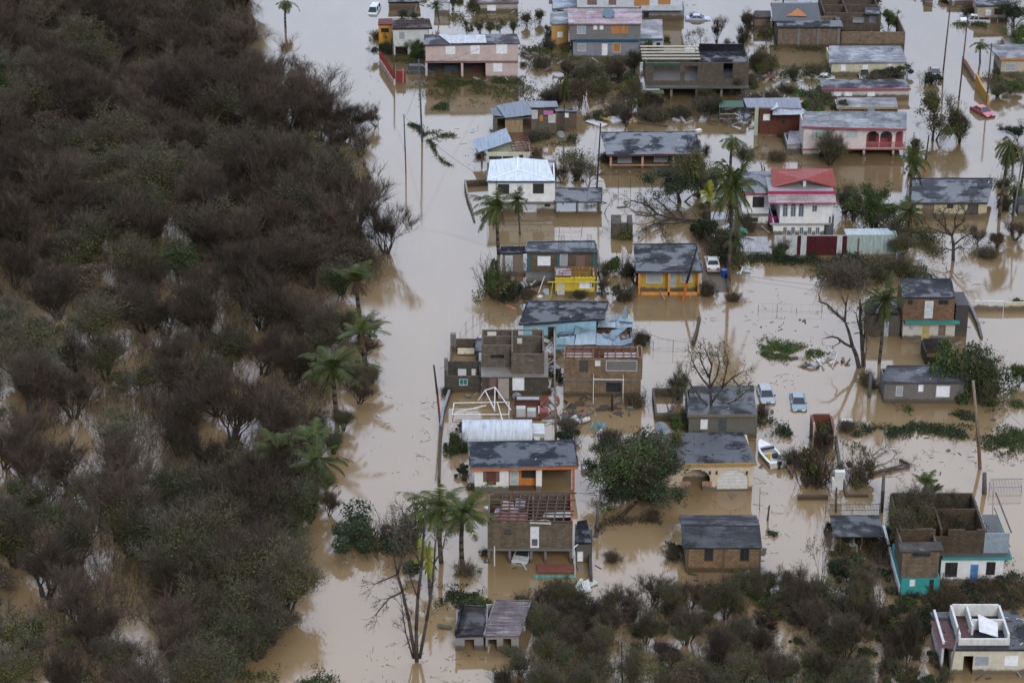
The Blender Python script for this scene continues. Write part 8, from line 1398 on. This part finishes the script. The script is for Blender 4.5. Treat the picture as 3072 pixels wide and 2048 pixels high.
dish(1981, 1360, 3.0, .85, 'grey satellite dish on a rusty mast over the broad leafy tree', 3.0); dish(1920, 448, 3.2, .5, 'dark satellite dish on the dark-roofed porch house', .6); dish(1985, 440, 3.2, .45, 'second dark satellite dish on the dark-roofed porch house, right', .6); dish(2612, 342, 3.6, .6, 'grey satellite dish on the white arched house', .5); dish(1772, 742, 3.2, .5, 'small satellite dish on the teal pillared house', .5); dish(1550, 1198, .1, .6, 'white bowl-shaped dish half sunk before the stair', .3); dish(1682, 412, .3, .6, 'white dish on the bank behind the white hipped-roof house', .4); dish(1840, 740, 3, .01, 'x', .1) if 0 else None
for i, (px, py, w_, lb) in enumerate(((2540, 1273, 1.2, 'white sunken drum in the water above the weed belt'), (1760, 1412, 1.1, 'small white cooler floating right of the orange trimmed house'), (2095, 397, .9, 'white box at the corner of the dark porch roof'), (2118, 685, .9, 'white tank box in the bush by the very tall palm'), (2203, 702, .9, 'white appliance on the collapsed brown roof panel'), (2085, 582, .7, 'white bucket in the branches of the dark tree'), (1407, 514, .0, ''), (1450, 515, .5, 'white box at the corner of the white hipped-roof house'), (1462, 1530, .7, 'small white box left of the brown brick house'), (1404, 1192, .6, 'grey box floating in the flooded yard'), (1890, 1228, .7, 'dark box floating in the brown yard'))):
    if not w_: continue
    e = empty('box', P(px, py), .3 * i, lb, 'box'); m = MB(); m.box(-w_ / 2, w_ / 2, -w_ * .3, w_ * .3, -.1, w_ * .4); m.build('body', plain((.62, .64, .65) if 'white' in lb else (.12, .12, .12), .5), e); m = MB(); m.box(-w_ * .52, w_ * .52, -w_ * .32, w_ * .32, w_ * .4 + .003, w_ * .5); m.build('lid', plain((.7, .7, .7) if 'white' in lb else (.2, .2, .2), .5), e)

# clutter round every house: scraps, planks and bits of roof on the water, weeds at the walls ------------------
rc = random.Random(99); CL = [(.10, .07, .05), (.06, .05, .04), (.3, .3, .3), (.45, .45, .44), (.16, .10, .07), (.2, .24, .28), (.07, .08, .04)]
cb = MB; heaps = 0
for h_ in [o for o in list(col.objects) if o.get('category') in ('house', 'outbuilding', 'shed', 'carport')]:
    if h_.location.y > 240: continue
    w_ = max([max(v[0] for v in c.bound_box) for c in h_.children if c.type == 'MESH'] + [3]); dp = min(10, max([max(v[1] for v in c.bound_box) for c in h_.children if c.type == 'MESH'] + [3])); M_ = Matrix.Translation(h_.location) @ Matrix.Rotation(h_.rotation_euler.z, 4, 'Z')
    for i in range(5):
        side = rc.random(); x, y = (rc.uniform(-.5, w_), -abs(rc.gauss(.3, .9))) if side < .5 else ((-abs(rc.gauss(.4, .7)) if side < .75 else w_ + abs(rc.gauss(.4, .7))), rc.uniform(0, dp))
        L = rc.uniform(.15, .75); k = rc.choice((.08, .15, .4)); m = MB(); a = rc.uniform(0, 3.14); u = Vector((math.cos(a), math.sin(a), 0)) * L; v = Vector((-u.y, u.x, 0)) * k; tz = Vector((0, 0, rc.choice((0, 0, .25, .6)))); q = [-u - v, u - v + tz, u + v + tz, -u + v]
        m.hexa([p + Vector((0, 0, -.05)) for p in q], [p + Vector((0, 0, .05)) for p in q]); o = m.build('debris', plain(rc.choice(CL), .8)); o.location = M_ @ Vector((x, y, 0)); tag(o, 'loose scrap or plank lying against the foot of a flooded building', 'debris', 'scraps at the feet of the flooded buildings')
for h_ in [o for o in list(col.objects) if o.get('category') in ('house', 'outbuilding', 'shed')]:
    if rc.random() < .25 or h_.location.y > 260: continue
    w_ = max([max(v[0] for v in c.bound_box) for c in h_.children if c.type == 'MESH'] + [3]); M_ = Matrix.Translation(h_.location) @ Matrix.Rotation(h_.rotation_euler.z, 4, 'Z')
    for i in range(rc.choice((1, 2, 2, 3))):
        x = rc.choice((-rc.uniform(.3, 1.4), w_ + rc.uniform(.3, 1.4))); y = rc.uniform(0, 7); k = rc.choice((0, 1, 3, 4, 5, 6)); s_ = rc.uniform(.35, .7)
        place(shr[k], M_ @ Vector((x, y, 0)), (s_, s_, s_ * rc.uniform(.6, 1.1)), rc.uniform(0, 6), 'small bush crowding the side wall of a flooded building', 'bushes along the side walls of the buildings')
# mud, leaves and twigs drifting on the open water
m = MB(); rc = random.Random(5)
for _ in range(2600):
    px, py = rc.uniform(1050, 3050), 2048 * rc.random() ** .8; p = P(px, py); g = noise.noise(Vector((p.x * .05, p.y * .035, 4)))
    if g < .10: continue
    for k in range(2):
        if rc.random() < .6: leafq(m, p + Vector((rc.gauss(0, .3), rc.gauss(0, .3), .02)), rc, rc.uniform(.08, .2), 0)
        else: ribbon(m, p + Vector((rc.gauss(0, .3), rc.gauss(0, .3), .02)), Vector((rc.gauss(0, 1), rc.gauss(0, 1), .05)).normalized(), rc.uniform(.3, 1.3), .05, 1, rc)
tag(m.build('floating_leaves', [STRAW, TWIG]), 'leaves and twigs drifting on the flood water', 'leaves', kind='stuff')
# power and service cables
tops = {'a': (1184, 243, 95), 'b': (1267, 425, 178), 'c': (1218, 522, 343), 'd': (1323, 1272, 1095)}
T_ = {k: P(x, y) + Vector((0, 0, ZAT(P(x, y), t) - .4)) for k, (x, y, t) in tops.items()}
for a, b, lb in (('a', 'b', 'cable between the railing pole and the blue-grey pole'), ('b', 'c', 'cable between the blue-grey pole and the orange-footed pole')): wire(T_[a], T_[b], 1.2, lb)
for a, q, z_, lb in (('b', vA(1535, 450), 4.5, 'service cable to the pink house'), ('c', vD(600, 660), 5.0, 'service cable to the white hipped-roof house'), ('d', vE(480, 1000), 5.0, 'service cable to the roofless grey block house')): wire(T_[a], P(*q, z_), .8, lb)
for x, y, t, x2, y2, t2, lb in ((2829, 215, -20, 2876, 300, 40, 'cable across the wide road, upper'), (2876, 300, 40, 2960, 310, 130, 'cable across the wide road, lower'), (2943, 1405, 1142, 3100, 1500, 1300, 'cable from the leaning lamp pole to the right edge'), (1790, 562, 370, 1668, 1318, 1150, 'long drooping cable from the black pole to the grey bare post')):
    a, b = P(x, y), P(x2, y2); wire(a + Vector((0, 0, ZAT(a, t) - .3)), b + Vector((0, 0, ZAT(b, t2) - .3)), 1.0, lb)
for pr_ in bare + half + leafy + dead + shr + pal:
    if pr_.name not in USED:
        for c_ in list(pr_.children): bpy.data.objects.remove(c_)
        bpy.data.objects.remove(pr_)
